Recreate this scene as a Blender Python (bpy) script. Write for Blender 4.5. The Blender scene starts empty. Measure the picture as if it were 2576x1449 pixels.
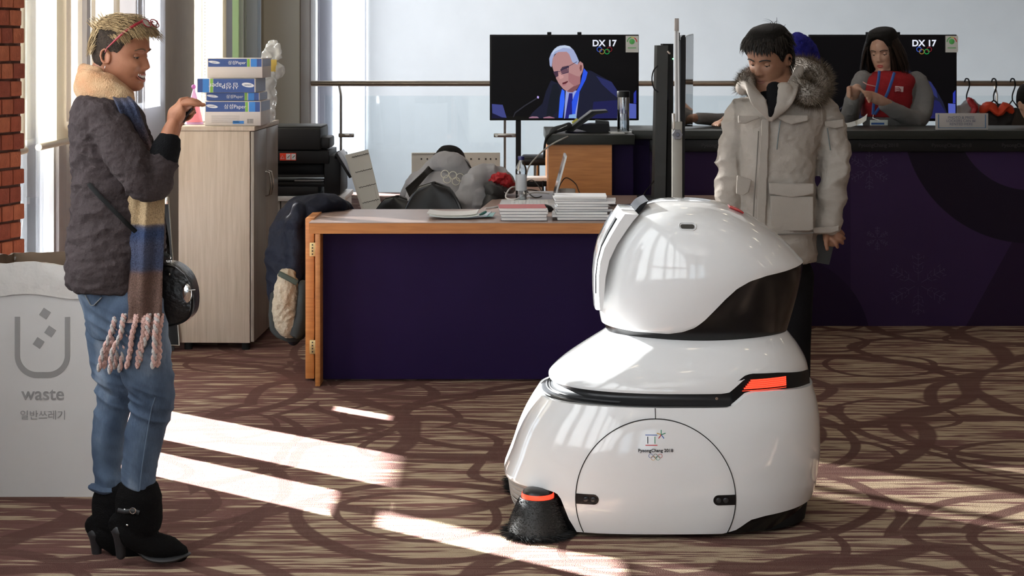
import bpy, bmesh, math, random
import numpy as np
from mathutils import Vector, Matrix, noise, Quaternion
random.seed(7); np.random.seed(7)
SC = bpy.context.scene
COL = SC.collection
R = math.radians
# ------------------------------------------------------------------ camera
F, CX, HZ, H = 4400.0, 1288.0, 110.0, 1.64      # focal length in pixels, principal column, horizon row, eye height
cam_d = bpy.data.cameras.new('camera'); cam = bpy.data.objects.new('camera', cam_d); COL.objects.link(cam)
cam.location = (0, 0, H); cam.rotation_euler = (R(90), 0, 0)
cam_d.sensor_width = 36; cam_d.lens = 36*F/2576; cam_d.shift_y = -(724.5-HZ)/2576
cam_d.clip_end = 200
cam_d.dof.use_dof = True; cam_d.dof.focus_distance = 5.8; cam_d.dof.aperture_fstop = 18
SC.camera = cam
# ------------------------------------------------------------------ colour management
SC.view_settings.view_transform = 'Standard'; SC.view_settings.look = 'None'
SC.view_settings.exposure = 0.0; SC.view_settings.gamma = 1.0; SC.view_settings.use_curve_mapping = False
# ------------------------------------------------------------------ sky
W = bpy.data.worlds.new('world'); SC.world = W; W.use_nodes = True
bg = W.node_tree.nodes['Background']
bg.inputs[0].default_value = (0.74, 0.87, 1.0, 1); bg.inputs[1].default_value = 3.4
# ------------------------------------------------------------------ sun (low winter sun through the left-hand windows)
sd = bpy.data.lights.new('sun', 'SUN'); sun = bpy.data.objects.new('sun', sd); COL.objects.link(sun)
sd.energy = 150; sd.angle = R(0.6); sd.color = (1.0, 0.985, 0.96)
_el, _k = R(20.0), 0.78
_d = Vector((1, -_k, 0)).normalized()*math.cos(_el) + Vector((0, 0, -math.sin(_el)))
sun.rotation_euler = _d.to_track_quat('-Z', 'Y').to_euler()
sun.location = (-8, 14, 6)
# ------------------------------------------------------------------ large area lights: unseen fill added below the ceiling
def area(name, loc, size, energy, color, rot=(0, 0, 0), sy=None):
    l = bpy.data.lights.new(name, 'AREA'); o = bpy.data.objects.new(name, l); COL.objects.link(o)
    l.energy = energy; l.color = color; l.size = size
    l.shape = 'RECTANGLE'; l.size_y = sy or size
    o.location = loc; o.rotation_euler = rot
    return o
area('hall_fill', (2.6, 4.0, 4.35), 5, 14, (1.0, 0.93, 0.86), sy=4)
area('hall_fill', (-0.3, -1.5, 4.35), 4, 48, (0.97, 0.98, 1.0), sy=4)
area('hall_fill', (1.5, 13.0, 4.35), 5, 50, (1.0, 0.96, 0.92), sy=6)
area('stairwell_fill', (0.2, 22.5, 4.3), 5, 140, (0.93, 0.96, 1.0), sy=4)  # unseen fill added to brighten the white back wall

# ================================================================== helpers
def P(px, py, Y): return Vector(((px-CX)*Y/F, Y, H-(py-HZ)*Y/F))
def PX(px, Y): return (px-CX)*Y/F
def PZ(py, Y): return H-(py-HZ)*Y/F
MATS = {}
def nt_of(name):
    m = bpy.data.materials.new(name); m.use_nodes = True
    return m, m.node_tree, m.node_tree.nodes['Principled BSDF']
def setin(b, **k):
    names = dict(rough='Roughness', metal='Metallic', coat='Coat Weight', coatr='Coat Roughness', spec='Specular IOR Level',
                 trans='Transmission Weight', ior='IOR', sheen='Sheen Weight', sss='Subsurface Weight', alpha='Alpha')
    for a, v in k.items(): b.inputs[names[a]].default_value = v
def mat(name, col, rough=0.5, bump=0, bscale=60, var=0, vscale=8, stretch=None, emit=0, col2=None, **k):
    if name in MATS: return MATS[name]
    m, nt, b = nt_of(name); N, L = nt.nodes, nt.links
    c = (*col, 1); b.inputs['Base Color'].default_value = c; setin(b, rough=rough, **k)
    tc = N.new('ShaderNodeTexCoord'); mp = N.new('ShaderNodeMapping'); L.new(tc.outputs['Object'], mp.inputs[0])
    if stretch: mp.inputs['Scale'].default_value = stretch
    if var or col2:
        n = N.new('ShaderNodeTexNoise'); n.inputs['Scale'].default_value = vscale; n.inputs['Detail'].default_value = 6
        L.new(mp.outputs[0], n.inputs['Vector'])
        r = N.new('ShaderNodeValToRGB'); L.new(n.outputs['Fac'], r.inputs[0])
        c2 = (*col2, 1) if col2 else (*[max(0, x*(1-var)) for x in col], 1)
        r.color_ramp.elements[0].position = 0.32; r.color_ramp.elements[1].position = 0.68
        r.color_ramp.elements[0].color = c2; r.color_ramp.elements[1].color = c
        L.new(r.outputs[0], b.inputs['Base Color'])
    if bump:
        n2 = N.new('ShaderNodeTexNoise'); n2.inputs['Scale'].default_value = bscale; n2.inputs['Detail'].default_value = 4
        L.new(mp.outputs[0], n2.inputs['Vector'])
        bp = N.new('ShaderNodeBump'); bp.inputs['Strength'].default_value = bump; bp.inputs['Distance'].default_value = 0.01
        L.new(n2.outputs['Fac'], bp.inputs['Height']); L.new(bp.outputs[0], b.inputs['Normal'])
    if emit:
        b.inputs['Emission Color'].default_value = c; b.inputs['Emission Strength'].default_value = emit
    MATS[name] = m; return m
def glassmat(name, col=(1, 1, 1), gloss=0.08, rough=0.02):
    if name in MATS: return MATS[name]
    m = bpy.data.materials.new(name); m.use_nodes = True; nt = m.node_tree; N, L = nt.nodes, nt.links
    N.remove(N['Principled BSDF'])
    t = N.new('ShaderNodeBsdfTransparent'); t.inputs[0].default_value = (*col, 1)
    g = N.new('ShaderNodeBsdfGlossy'); g.inputs['Roughness'].default_value = rough
    fr = N.new('ShaderNodeFresnel'); fr.inputs[0].default_value = 1.45
    ma = N.new('ShaderNodeMath'); ma.operation = 'MULTIPLY_ADD'; ma.inputs[1].default_value = 0.9; ma.inputs[2].default_value = gloss*0.2
    L.new(fr.outputs[0], ma.inputs[0])
    mx = N.new('ShaderNodeMixShader'); L.new(ma.outputs[0], mx.inputs[0]); L.new(t.outputs[0], mx.inputs[1]); L.new(g.outputs[0], mx.inputs[2])
    L.new(mx.outputs[0], N['Material Output'].inputs[0]); MATS[name] = m; return m
def fabric_screen(name, col, open_=0.05, trans=0.05):
    """roller-blind cloth: diffuse + translucent, with a small open weave"""
    m = bpy.data.materials.new(name); m.use_nodes = True; nt = m.node_tree; N, L = nt.nodes, nt.links
    N.remove(N['Principled BSDF'])
    d = N.new('ShaderNodeBsdfDiffuse'); d.inputs[0].default_value = (*[c*0.8 for c in col], 1)
    tl = N.new('ShaderNodeBsdfTranslucent'); tl.inputs[0].default_value = (*[c*trans for c in col], 1)
    ad = N.new('ShaderNodeAddShader'); L.new(d.outputs[0], ad.inputs[0]); L.new(tl.outputs[0], ad.inputs[1])
    t = N.new('ShaderNodeBsdfTransparent'); t.inputs[0].default_value = (1, 1, 1, 1)
    mx = N.new('ShaderNodeMixShader'); mx.inputs[0].default_value = open_
    L.new(ad.outputs[0], mx.inputs[1]); L.new(t.outputs[0], mx.inputs[2]); L.new(mx.outputs[0], N['Material Output'].inputs[0])
    return m
def attrmat(name, rough=0.9, bump=0.6, bscale=250, var=0.25):
    m, nt, b = nt_of(name); N, L = nt.nodes, nt.links; setin(b, rough=rough, spec=.15)
    a = N.new('ShaderNodeAttribute'); a.attribute_name = 'Col'
    n = N.new('ShaderNodeTexNoise'); n.inputs['Scale'].default_value = bscale; n.inputs['Detail'].default_value = 3
    tc = N.new('ShaderNodeTexCoord'); L.new(tc.outputs['Object'], n.inputs['Vector'])
    r = N.new('ShaderNodeMapRange'); r.inputs[1].default_value = 0.3; r.inputs[2].default_value = 0.7; r.inputs[3].default_value = 1-var; r.inputs[4].default_value = 1+var
    L.new(n.outputs['Fac'], r.inputs[0])
    v = N.new('ShaderNodeVectorMath'); v.operation = 'SCALE'; L.new(a.outputs['Color'], v.inputs[0]); L.new(r.outputs[0], v.inputs['Scale'])
    L.new(v.outputs[0], b.inputs['Base Color'])
    bp = N.new('ShaderNodeBump'); bp.inputs['Strength'].default_value = bump; bp.inputs['Distance'].default_value = 0.004
    L.new(n.outputs['Fac'], bp.inputs['Height']); L.new(bp.outputs[0], b.inputs['Normal'])
    return m
def hairmat(name, c1, c2, rough=0.45):
    m, nt, b = nt_of(name); N, L = nt.nodes, nt.links; setin(b, rough=rough, spec=.2)
    g = N.new('ShaderNodeNewGeometry'); r = N.new('ShaderNodeValToRGB'); L.new(g.outputs['Random Per Island'], r.inputs[0])
    r.color_ramp.elements[0].color = (*c1, 1); r.color_ramp.elements[1].color = (*c2, 1)
    L.new(r.outputs[0], b.inputs['Base Color']); return m
def lerp(a, b, t): return a+(b-a)*t
def spline(pts, n=8):
    """Catmull-Rom through tuples of any length"""
    A = [np.array(p, float) for p in pts]; out = []
    if len(A) < 3: return [A[0]*(1-i/n)+A[1]*(i/n) for i in range(n+1)]
    for i in range(len(A)-1):
        p0 = A[i-1] if i > 0 else 2*A[0]-A[1]; p1, p2 = A[i], A[i+1]; p3 = A[i+2] if i+2 < len(A) else 2*A[-1]-A[-2]
        for k in range(n):
            t = k/n
            out.append(0.5*((2*p1)+(-p0+p2)*t+(2*p0-5*p1+4*p2-p3)*t*t+(-p0+3*p1-3*p2+p3)*t**3))
    out.append(A[-1]); return out

def rootloc(o):
    while o.parent is not None: o = o.parent
    return o.matrix_basis.translation
class MB:
    def __init__(s): s.v, s.f, s.m, s.c = [], [], [], []
    def add(s, v, f, mi=0, col=None):
        o = len(s.v); s.v += [tuple(p) for p in v]; s.f += [tuple(i+o for i in q) for q in f]; s.m += [mi]*len(f)
        s.c += [col or (1, 1, 1)]*len(v) if not isinstance(col, list) else col
        return s
    def addmb(s, o, M=None, mi=None):
        n = len(s.v); s.v += [tuple(M @ Vector(p)) if M else p for p in o.v]; s.f += [tuple(i+n for i in q) for q in o.f]
        s.m += o.m if mi is None else [mi]*len(o.f); s.c += o.c; return s
    def box(s, x0, x1, y0, y1, z0, z1, mi=0, bev=0):
        if x0 > x1: x0, x1 = x1, x0
        if y0 > y1: y0, y1 = y1, y0
        if z0 > z1: z0, z1 = z1, z0
        return s.obox(((x0+x1)/2, (y0+y1)/2, (z0+z1)/2), (x1-x0, y1-y0, z1-z0), None, bev, mi)
    def obox(s, c, size, rot=None, bev=0, mi=0, seg=2):
        M = Matrix.Translation(Vector(c))
        if rot is not None: M = M @ (rot.to_4x4() if isinstance(rot, Matrix) else Matrix.Rotation(rot, 4, 'Z'))
        if bev:
            bm = bmesh.new(); bmesh.ops.create_cube(bm, size=1, matrix=Matrix.Diagonal((*size, 1)))
            bmesh.ops.bevel(bm, geom=bm.edges[:], offset=min(bev, min(size)*0.45), segments=seg, affect='EDGES', profile=0.5)
            v = [M @ q.co for q in bm.verts]; f = [[w.index for w in q.verts] for q in bm.faces]; bm.free()
        else:
            h = [q/2 for q in size]
            v = [M @ Vector((sx*h[0], sy*h[1], sz*h[2])) for sx in (-1, 1) for sy in (-1, 1) for sz in (-1, 1)]
            f = [(0, 1, 3, 2), (4, 6, 7, 5), (0, 4, 5, 1), (2, 3, 7, 6), (0, 2, 6, 4), (1, 5, 7, 3)]
        return s.add(v, f, mi)
    def tube(s, pts, rad, seg=12, mi=0, cap=True, side=None, rnd=False, col=None, twist=0):
        pts = [Vector(p[:3]) for p in pts]; n = len(pts)
        if not hasattr(rad, '__len__'): rad = [rad]*n
        rad = [(r, r) if not hasattr(r, '__len__') else tuple(r) for r in rad]
        cols = list(col) if isinstance(col, list) else None
        if rnd:
            def capr(p, q, r):
                d = (p-q).normalized(); out = []
                for a in (80, 60, 35): out.append((p+d*max(r)*0.9*math.sin(R(a)), (r[0]*math.cos(R(a)), r[1]*math.cos(R(a)))))
                return out
            A = capr(pts[0], pts[1], rad[0]); B = capr(pts[-1], pts[-2], rad[-1])[::-1]
            pts = [a[0] for a in A]+pts+[b[0] for b in B]; rad = [a[1] for a in A]+rad+[b[1] for b in B]
            if cols: cols = [cols[0]]*3+cols+[cols[-1]]*3
            n = len(pts)
        T = []
        for i in range(n):
            d = pts[min(i+1, n-1)]-pts[max(i-1, 0)]
            T.append(d.normalized() if d.length > 1e-9 else (T[-1] if T else Vector((0, 0, 1))))
        u = Vector(side) if side is not None else (Vector((0, 1, 0)) if abs(T[0].y) < 0.9 else Vector((1, 0, 0)))
        v, f, cc = [], [], []
        for i in range(n):
            if side is not None: u = Vector(side)
            u = (u-T[i]*u.dot(T[i]))
            u = u.normalized() if u.length > 1e-6 else T[i].orthogonal().normalized()
            w = T[i].cross(u)
            for k in range(seg):
                a = 2*math.pi*k/seg+twist*i
                v.append(pts[i]+u*rad[i][0]*math.cos(a)+w*rad[i][1]*math.sin(a))
                if cols: cc.append(cols[i])
        for i in range(n-1):
            for k in range(seg):
                k2 = (k+1) % seg; f.append((i*seg+k, i*seg+k2, (i+1)*seg+k2, (i+1)*seg+k))
        if cap: f.append(tuple(range(seg))[::-1]); f.append(tuple((n-1)*seg+k for k in range(seg)))
        return s.add(v, f, mi, cc if cols else col)
    def limb(s, pr, seg=20, n=4, mi=0, side=None, col=None):
        q = spline([tuple(p)+(tuple(r) if hasattr(r, '__len__') else (r, r)) for p, r in pr], n)
        return s.tube([a[:3] for a in q], [(max(a[3], 1e-4), max(a[4], 1e-4)) for a in q], seg, mi, side=side, rnd=True, col=col)
    def rings(s, rows, seg=40, n=2.0, mi=0, sm=4, cap=True):
        """rows: (cx,cy,z,ax,ay)"""
        q = spline(rows, sm) if sm else rows; v, f = [], []
        for cx, cy, z, ax, ay in q:
            for k in range(seg):
                a = 2*math.pi*k/seg; c, t = math.cos(a), math.sin(a)
                v.append((cx+ax*math.copysign(abs(c)**(2/n), c), cy+ay*math.copysign(abs(t)**(2/n), t), z))
        m = len(q)
        for i in range(m-1):
            for k in range(seg):
                k2 = (k+1) % seg; f.append((i*seg+k, i*seg+k2, (i+1)*seg+k2, (i+1)*seg+k))
        if cap: f.append(tuple(range(seg))[::-1]); f.append(tuple((m-1)*seg+k for k in range(seg)))
        return s.add(v, f, mi)
    def lathe(s, prof, c=(0, 0, 0), seg=24, mi=0, M=None, cap=True):
        v, f = [], []; m = len(prof)
        for r, z in prof:
            for k in range(seg):
                a = 2*math.pi*k/seg; p = Vector((r*math.cos(a), r*math.sin(a), z)); v.append((M @ p if M else p)+Vector(c))
        for i in range(m-1):
            for k in range(seg):
                k2 = (k+1) % seg; f.append((i*seg+k, i*seg+k2, (i+1)*seg+k2, (i+1)*seg+k))
        if cap: f.append(tuple(range(seg))[::-1]); f.append(tuple((m-1)*seg+k for k in range(seg)))
        return s.add(v, f, mi)
    def ell(s, c, r, M=None, seg=16, mi=0):
        prof = [(math.sin(math.pi*i/10)+1e-4, -math.cos(math.pi*i/10)) for i in range(11)]; t = MB().lathe(prof, seg=seg)
        D = Matrix.Translation(Vector(c)) @ (M.to_4x4() if M else Matrix()) @ Matrix.Diagonal((*r, 1))
        return s.addmb(t, D, mi)
    def prism(s, pts, d, mi=0):
        """pts: planar polygon (Vectors), extruded by vector d"""
        n = len(pts); v = [Vector(p) for p in pts]+[Vector(p)+Vector(d) for p in pts]
        f = [tuple(range(n)), tuple(range(n, 2*n))[::-1]]+[(i, i+n, (i+1) % n+n, (i+1) % n) for i in range(n)]
        return s.add(v, f, mi)
    def torus(s, c, Rr, r, M=None, seg=32, rs=8, mi=0, sc=(1, 1)):
        v, f = [], []
        for i in range(seg):
            a = 2*math.pi*i/seg
            for k in range(rs):
                b = 2*math.pi*k/rs; q = Vector(((Rr+r*math.cos(b))*math.cos(a)*sc[0], (Rr+r*math.cos(b))*math.sin(a)*sc[1], r*math.sin(b)))
                v.append((M @ q if M else q)+Vector(c))
        for i in range(seg):
            for k in range(rs):
                i2, k2 = (i+1) % seg, (k+1) % rs; f.append((i*rs+k, i2*rs+k, i2*rs+k2, i*rs+k2))
        return s.add(v, f, mi)
    def obj(s, name, mats, parent=None, smooth=True, remesh=0, sm=0, disp=None, angle=40, colattr=False, recalc=True, matfn=None):
        if not isinstance(mats, (list, tuple)): mats = [mats]
        me = bpy.data.meshes.new(name); me.from_pydata(s.v, [], s.f)
        for m in mats: me.materials.append(m)
        me.polygons.foreach_set('material_index', s.m); me.update()
        if colattr:
            at = me.color_attributes.new('Col', 'FLOAT_COLOR', 'POINT')
            at.data.foreach_set('color', np.array([(*c, 1) for c in s.c], 'f').ravel())
        if recalc:
            bm = bmesh.new(); bm.from_mesh(me); bmesh.ops.recalc_face_normals(bm, faces=bm.faces); bm.to_mesh(me); bm.free()
        if remesh or sm:
            t = bpy.data.objects.new('tmp', me); COL.objects.link(t)
            if remesh:
                r = t.modifiers.new('r', 'REMESH'); r.mode = 'VOXEL'; r.voxel_size = remesh
            if sm:
                q = t.modifiers.new('s', 'SMOOTH'); q.factor = 0.5; q.iterations = sm
            dg = bpy.context.evaluated_depsgraph_get(); me2 = bpy.data.meshes.new_from_object(t.evaluated_get(dg)); me2.name = name
            bpy.data.objects.remove(t); bpy.data.meshes.remove(me); me = me2
            if not len(me.materials):
                for m in mats: me.materials.append(m)
        if disp:
            n = len(me.vertices); co = np.empty(n*3, 'f'); no = np.empty(n*3, 'f')
            me.vertices.foreach_get('co', co); me.vertices.foreach_get('normal', no); co = co.reshape(-1, 3); no = no.reshape(-1, 3)
            d = np.array([disp(p, q) for p, q in zip(co, no)], 'f'); co += no*d[:, None]
            me.vertices.foreach_set('co', co.ravel()); me.update()
        if matfn:
            for p in me.polygons: p.material_index = matfn(p.center, p.normal)
        if parent is not None:
            me.transform(Matrix.Translation(-rootloc(parent)))
        if smooth:
            me.polygons.foreach_set('use_smooth', [True]*len(me.polygons))
            if not remesh: me.set_sharp_from_angle(angle=R(angle))
        o = bpy.data.objects.new(name, me); COL.objects.link(o)
        if parent is not None: o.parent = parent
        return o
# children of a part: the part itself sits at its thing's origin, so geometry is expressed relative to that thing
def thing(name, label, cat, loc=(0, 0, 0), group=None):
    o = bpy.data.objects.new(name, None); COL.objects.link(o); o.location = loc; o.empty_display_size = 0.05
    o['label'] = label; o['category'] = cat
    if group: o['group'] = group
    return o
def tag(o, label, cat, group=None):
    o['label'] = label; o['category'] = cat
    if group: o['group'] = group
    return o
def struct(o): o['kind'] = 'structure'; return o
def text(name, s, size, loc, m, parent=None, rot=(R(90), 0, 0), ext=0.0006, align='CENTER', bold=0.0, sx=1.0):
    cu = bpy.data.curves.new(name, 'FONT'); cu.body = s; cu.size = size; cu.extrude = ext; cu.align_x = align; cu.align_y = 'CENTER'; cu.offset = bold
    t = bpy.data.objects.new('tmp', cu); COL.objects.link(t)
    dg = bpy.context.evaluated_depsgraph_get(); me = bpy.data.meshes.new_from_object(t.evaluated_get(dg)); bpy.data.objects.remove(t)
    me.name = name
    rt = rot if isinstance(rot, Matrix) else Matrix.Rotation(rot[2], 4, 'Z') @ Matrix.Rotation(rot[1], 4, 'Y') @ Matrix.Rotation(rot[0], 4, 'X')
    me.transform(Matrix.Translation(Vector(loc)) @ rt @ Matrix.Diagonal((sx, 1, 1, 1)))
    if parent is not None: me.transform(Matrix.Translation(-rootloc(parent)))
    me.materials.clear(); me.materials.append(m)
    o = bpy.data.objects.new(name, me); COL.objects.link(o)
    if parent is not None: o.parent = parent
    return o
def flat(name, polys, Y, parent, m, z0=0.0, dy=0.0008, mb=None):
    """flat printed shape(s) given as pixel polygons standing in the plane Y"""
    b = mb or MB()
    for pl in polys: b.prism([P(x, y, Y) for x, y in pl], (0, -dy, 0))
    return b.obj(name, m, parent, smooth=False)
def copy_tree(o, loc=None, parent=None, label=None):
    c = o.copy(); COL.objects.link(c)
    if parent is not None: c.parent = parent
    if loc is not None: c.location = loc
    if label: c['label'] = label
    for ch in list(o.children): copy_tree(ch, None, c)
    return c
def wrinkle(amp, sc=(9, 9, 9), seed=0.0, ridged=True):
    def f(p, n):
        v = noise.noise(Vector((p[0]*sc[0]+seed, p[1]*sc[1], p[2]*sc[2])))
        w = noise.noise(Vector((p[0]*sc[0]*2.3+seed, p[1]*sc[1]*2.3, p[2]*sc[2]*2.3+5)))
        if ridged: v = 1-2*abs(v)*1.6
        return amp*(v*0.7+w*0.4)
    return f
# ================================================================== materials of the place
M_white = mat('wall_paint', (0.72, 0.71, 0.69), 0.8, var=0.05, vscale=2)
M_frame = mat('grey_frame', (0.33, 0.32, 0.33), 0.55)
M_frame_l = mat('light_frame', (0.62, 0.63, 0.65), 0.5)
M_taupe = mat('taupe_panel', (0.34, 0.30, 0.255), 0.7, var=0.08)
M_dgrey = mat('dark_grey_frame', (0.12, 0.12, 0.14), 0.5)
M_glass = glassmat('window_glass', (0.97, 0.99, 1.0))
M_blind = fabric_screen('cream_blind_cloth', (0.94, 0.83, 0.62), 0.065, 0.06)
M_blind2 = fabric_screen('olive_blind_cloth', (0.62, 0.56, 0.42), 0.02, 0.02)
M_steel = mat('brushed_steel', (0.55, 0.53, 0.5), 0.25, metal=1.0)
M_chrome = mat('chrome', (0.8, 0.8, 0.8), 0.12, metal=1.0)
M_black = mat('black_plastic', (0.008, 0.008, 0.009), 0.4, spec=.2)
M_blackm = mat('black_matte', (0.014, 0.014, 0.014), 0.7, spec=.15)
M_dk = mat('charcoal_plastic', (0.030, 0.031, 0.033), 0.45, spec=.25)
M_wplastic = mat('white_plastic', (0.75, 0.75, 0.75), 0.4)

M_gfrost = fabric_screen('green_frosted_glass', (0.72, 0.85, 0.6), 0.0, 0.07)
M_bfrost = fabric_screen('blue_frosted_glass', (0.6, 0.8, 0.9), 0.0, 0.07)
def carpet():
    m, nt, b = nt_of('patterned_carpet'); N, L = nt.nodes, nt.links
    setin(b, rough=0.95, spec=0.1)
    tc = N.new('ShaderNodeTexCoord')
    def mp(sc, loc=(0, 0, 0), src=None, rot=(0, 0, 0)):
        q = N.new('ShaderNodeMapping'); q.inputs['Scale'].default_value = sc; q.inputs['Location'].default_value = loc; q.inputs['Rotation'].default_value = rot
        L.new(src or tc.outputs['Object'], q.inputs[0]); return q.outputs[0]
    def nz(vec, detail=2, rough=0.5):
        q = N.new('ShaderNodeTexNoise'); q.noise_dimensions = '2D'; q.inputs['Scale'].default_value = 1; q.inputs['Detail'].default_value = detail; q.inputs['Roughness'].default_value = rough
        L.new(vec, q.inputs['Vector']); return q
    def math_(op, a, b_=None, c=None, clamp=False):
        q = N.new('ShaderNodeMath'); q.operation = op; q.use_clamp = clamp
        for i, x in enumerate((a, b_, c)):
            if x is None: continue
            if isinstance(x, (int, float)): q.inputs[i].default_value = x
            else: L.new(x, q.inputs[i])
        return q.outputs[0]
    def ramp(x, lo, hi):
        q = N.new('ShaderNodeMapRange'); q.interpolation_type = 'SMOOTHSTEP'; q.inputs[1].default_value = lo; q.inputs[2].default_value = hi; L.new(x, q.inputs[0]); return q.outputs[0]
    # gentle warp
    w = nz(mp((1.3, 1.3, 1)), 1)
    va = N.new('ShaderNodeVectorMath'); va.operation = 'MULTIPLY_ADD'; L.new(w.outputs['Color'], va.inputs[0]); va.inputs[1].default_value = (0.22, 0.22, 0); L.new(tc.outputs['Object'], va.inputs[2])
    wv = va.outputs[0]
    # streaks running left-right
    s1 = nz(mp((2.6, 30, 1)), 2, 0.55).outputs['Fac']
    s2 = nz(mp((5.0, 95, 1), (3, 7, 0)), 2, 0.6).outputs['Fac']
    big = nz(mp((0.55, 0.55, 1), (1.7, 0.4, 0)), 1).outputs['Fac']
    st = math_('ADD', math_('MULTIPLY', s1, 0.72), math_('MULTIPLY', s2, 0.38))
    # fewer pale streaks on the left and by the desk
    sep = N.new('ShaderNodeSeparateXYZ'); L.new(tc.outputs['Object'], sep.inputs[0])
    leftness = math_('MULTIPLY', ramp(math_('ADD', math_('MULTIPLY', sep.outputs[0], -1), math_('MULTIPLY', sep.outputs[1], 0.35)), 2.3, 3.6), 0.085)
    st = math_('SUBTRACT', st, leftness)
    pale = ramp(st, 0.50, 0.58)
    dark = ramp(math_('SUBTRACT', 1, s2), 0.56, 0.66)
    # curved dark bands: rings of several lattices
    bands = None
    for sc, r, wd, loc in ((0.75, 0.50, 0.034, (0.2, 0.5, 0)), (0.95, 0.42, 0.030, (5.3, 2.1, 0)), (0.62, 0.60, 0.030, (9.1, 4.4, 0)), (1.2, 0.33, 0.022, (2.9, 8.8, 0)), (0.85, 0.62, 0.022, (7.7, 3.8, 0))):
        v = N.new('ShaderNodeTexVoronoi'); v.voronoi_dimensions = '2D'; v.inputs['Scale'].default_value = 1; v.inputs['Randomness'].default_value = 0.75
        L.new(mp((sc, sc*0.9, 1), loc, wv), v.inputs['Vector'])
        d = math_('ABSOLUTE', math_('SUBTRACT', v.outputs['Distance'], r))
        bd = math_('SUBTRACT', 1, ramp(d, wd*0.75, wd*1.15))
        bands = bd if bands is None else math_('MAXIMUM', bands, bd)
    def mix(fac, a, c):
        q = N.new('ShaderNodeMix'); q.data_type = 'RGBA'; L.new(fac, q.inputs[0])
        for i, x in ((6, a), (7, c)):
            if isinstance(x, tuple): q.inputs[i].default_value = (*x, 1)
            else: L.new(x, q.inputs[i])
        return q.outputs[2]
    base = mix(big, (0.205, 0.100, 0.080), (0.19, 0.10, 0.09))
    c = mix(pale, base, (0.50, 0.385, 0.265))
    c = mix(math_('MULTIPLY', dark, 0.35), c, (0.10, 0.042, 0.028))
    c = mix(math_('MULTIPLY', bands, 0.92), c, (0.135, 0.066, 0.056))
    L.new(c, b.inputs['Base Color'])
    fz = nz(mp((260, 260, 1)), 2).outputs['Fac']
    bp = N.new('ShaderNodeBump'); bp.inputs['Strength'].default_value = 0.9; bp.inputs['Distance'].default_value = 0.006
    L.new(math_('ADD', fz, math_('MULTIPLY', pale, 0.25)), bp.inputs['Height']); L.new(bp.outputs[0], b.inputs['Normal'])
    return m
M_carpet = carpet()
# ================================================================== room shell
XW = -2.22
struct(MB().box(-2.35, 9, -6.5, 19.3, -0.2, 0).obj('floor', M_carpet, smooth=False))
struct(MB().box(XW-0.3, 9.2, -6.7, 26.3, 4.5, 4.7).obj('ceiling', mat('ceiling_paint', (0.42, 0.40, 0.38), 0.9), smooth=False))
struct(MB().box(-2.6, 9.2, 26, 26.2, -4, 4.5).obj('wall_back', M_white, smooth=False))
struct(MB().box(9, 9.2, -6.7, 26, -4, 4.5).obj('wall_right', mat('warm_wall', (0.34, 0.29, 0.25), 0.8), smooth=False))
struct(MB().box(-2.35, 9.0, 19.31, 26, -4.2, -4.0).obj('floor_lower', M_white, smooth=False))
# rear wall behind the camera with a row of tall windows
rw = MB(); xs = [-2.35, -1.7, -0.7, -0.1, 0.9, 9.0]
for i in range(0, len(xs)-1):
    if i % 2 == 0: rw.box(xs[i], xs[i+1], -6.7, -6.5, 0, 4.5)
    else: rw.box(xs[i], xs[i+1], -6.7, -6.5, 0, 0.3); rw.box(xs[i], xs[i+1], -6.7, -6.5, 3.0, 4.5)
wall_rear = struct(rw.obj('wall_rear', mat('rear_wall', (0.42, 0.37, 0.33), 0.8), smooth=False))
for i in range(1, len(xs)-1, 2):
    w = MB(); x0, x1 = xs[i], xs[i+1]
    for k in range(4): w.box(x0+(x1-x0)*k/3-0.02, x0+(x1-x0)*k/3+0.02, -6.62, -6.56, 0.3, 3.0)
    for z in (0.32, 1.2, 2.1, 2.98): w.box(x0, x1, -6.62, -6.56, z-0.02, z+0.02)
    wo = struct(w.obj('window_%d' % (20+i), M_frame, smooth=False))
    MB().box(x0, x1, -6.6, -6.59, 0.3, 3.0).obj('pane', M_glass, wo, smooth=False)

# ---- left window wall: solid pieces and openings along Y
solid = MB()
# z0,z1 of wall above/below the openings
opens = [(7.29, 7.74, 0.03, 4.4), (7.83, 8.44, 0.03, 4.4), (8.62, 8.84, 1.25, 4.4), (8.87, 9.12, 0.66, 4.4), (9.12, 9.62, 1.25, 4.4), (9.66, 10.22, 1.25, 4.4), (10.3, 10.88, 1.25, 4.4), (12.2, 13.2, 0.9, 4.4),
         (13.72, 14.4, 0.9, 4.4), (15.07, 15.4, 0.9, 4.4), (19.35, 19.9, 0.05, 4.4), (21.5, 25.9, 0.05, 4.4)]
for y0 in (-5.2, -3.3, -1.4, 0.5, 2.4, 4.3): opens.insert(0, (y0, y0+1.5, 0.9, 3.9))
opens.sort(); yy = -6.7
for y0, y1, z0, z1 in opens:
    solid.box(XW-0.12, XW, yy, y0, -4 if yy > 19 else -0.2, 4.5)
    solid.box(XW-0.12, XW, y0, y1, -4 if yy > 19 else -0.2, z0); solid.box(XW-0.12, XW, y0, y1, z1, 4.5); yy = y1
solid.box(XW-0.12, XW, yy, 26, -4, 4.5)
wall_left = struct(solid.obj('wall_left', M_frame, smooth=False))
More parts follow.
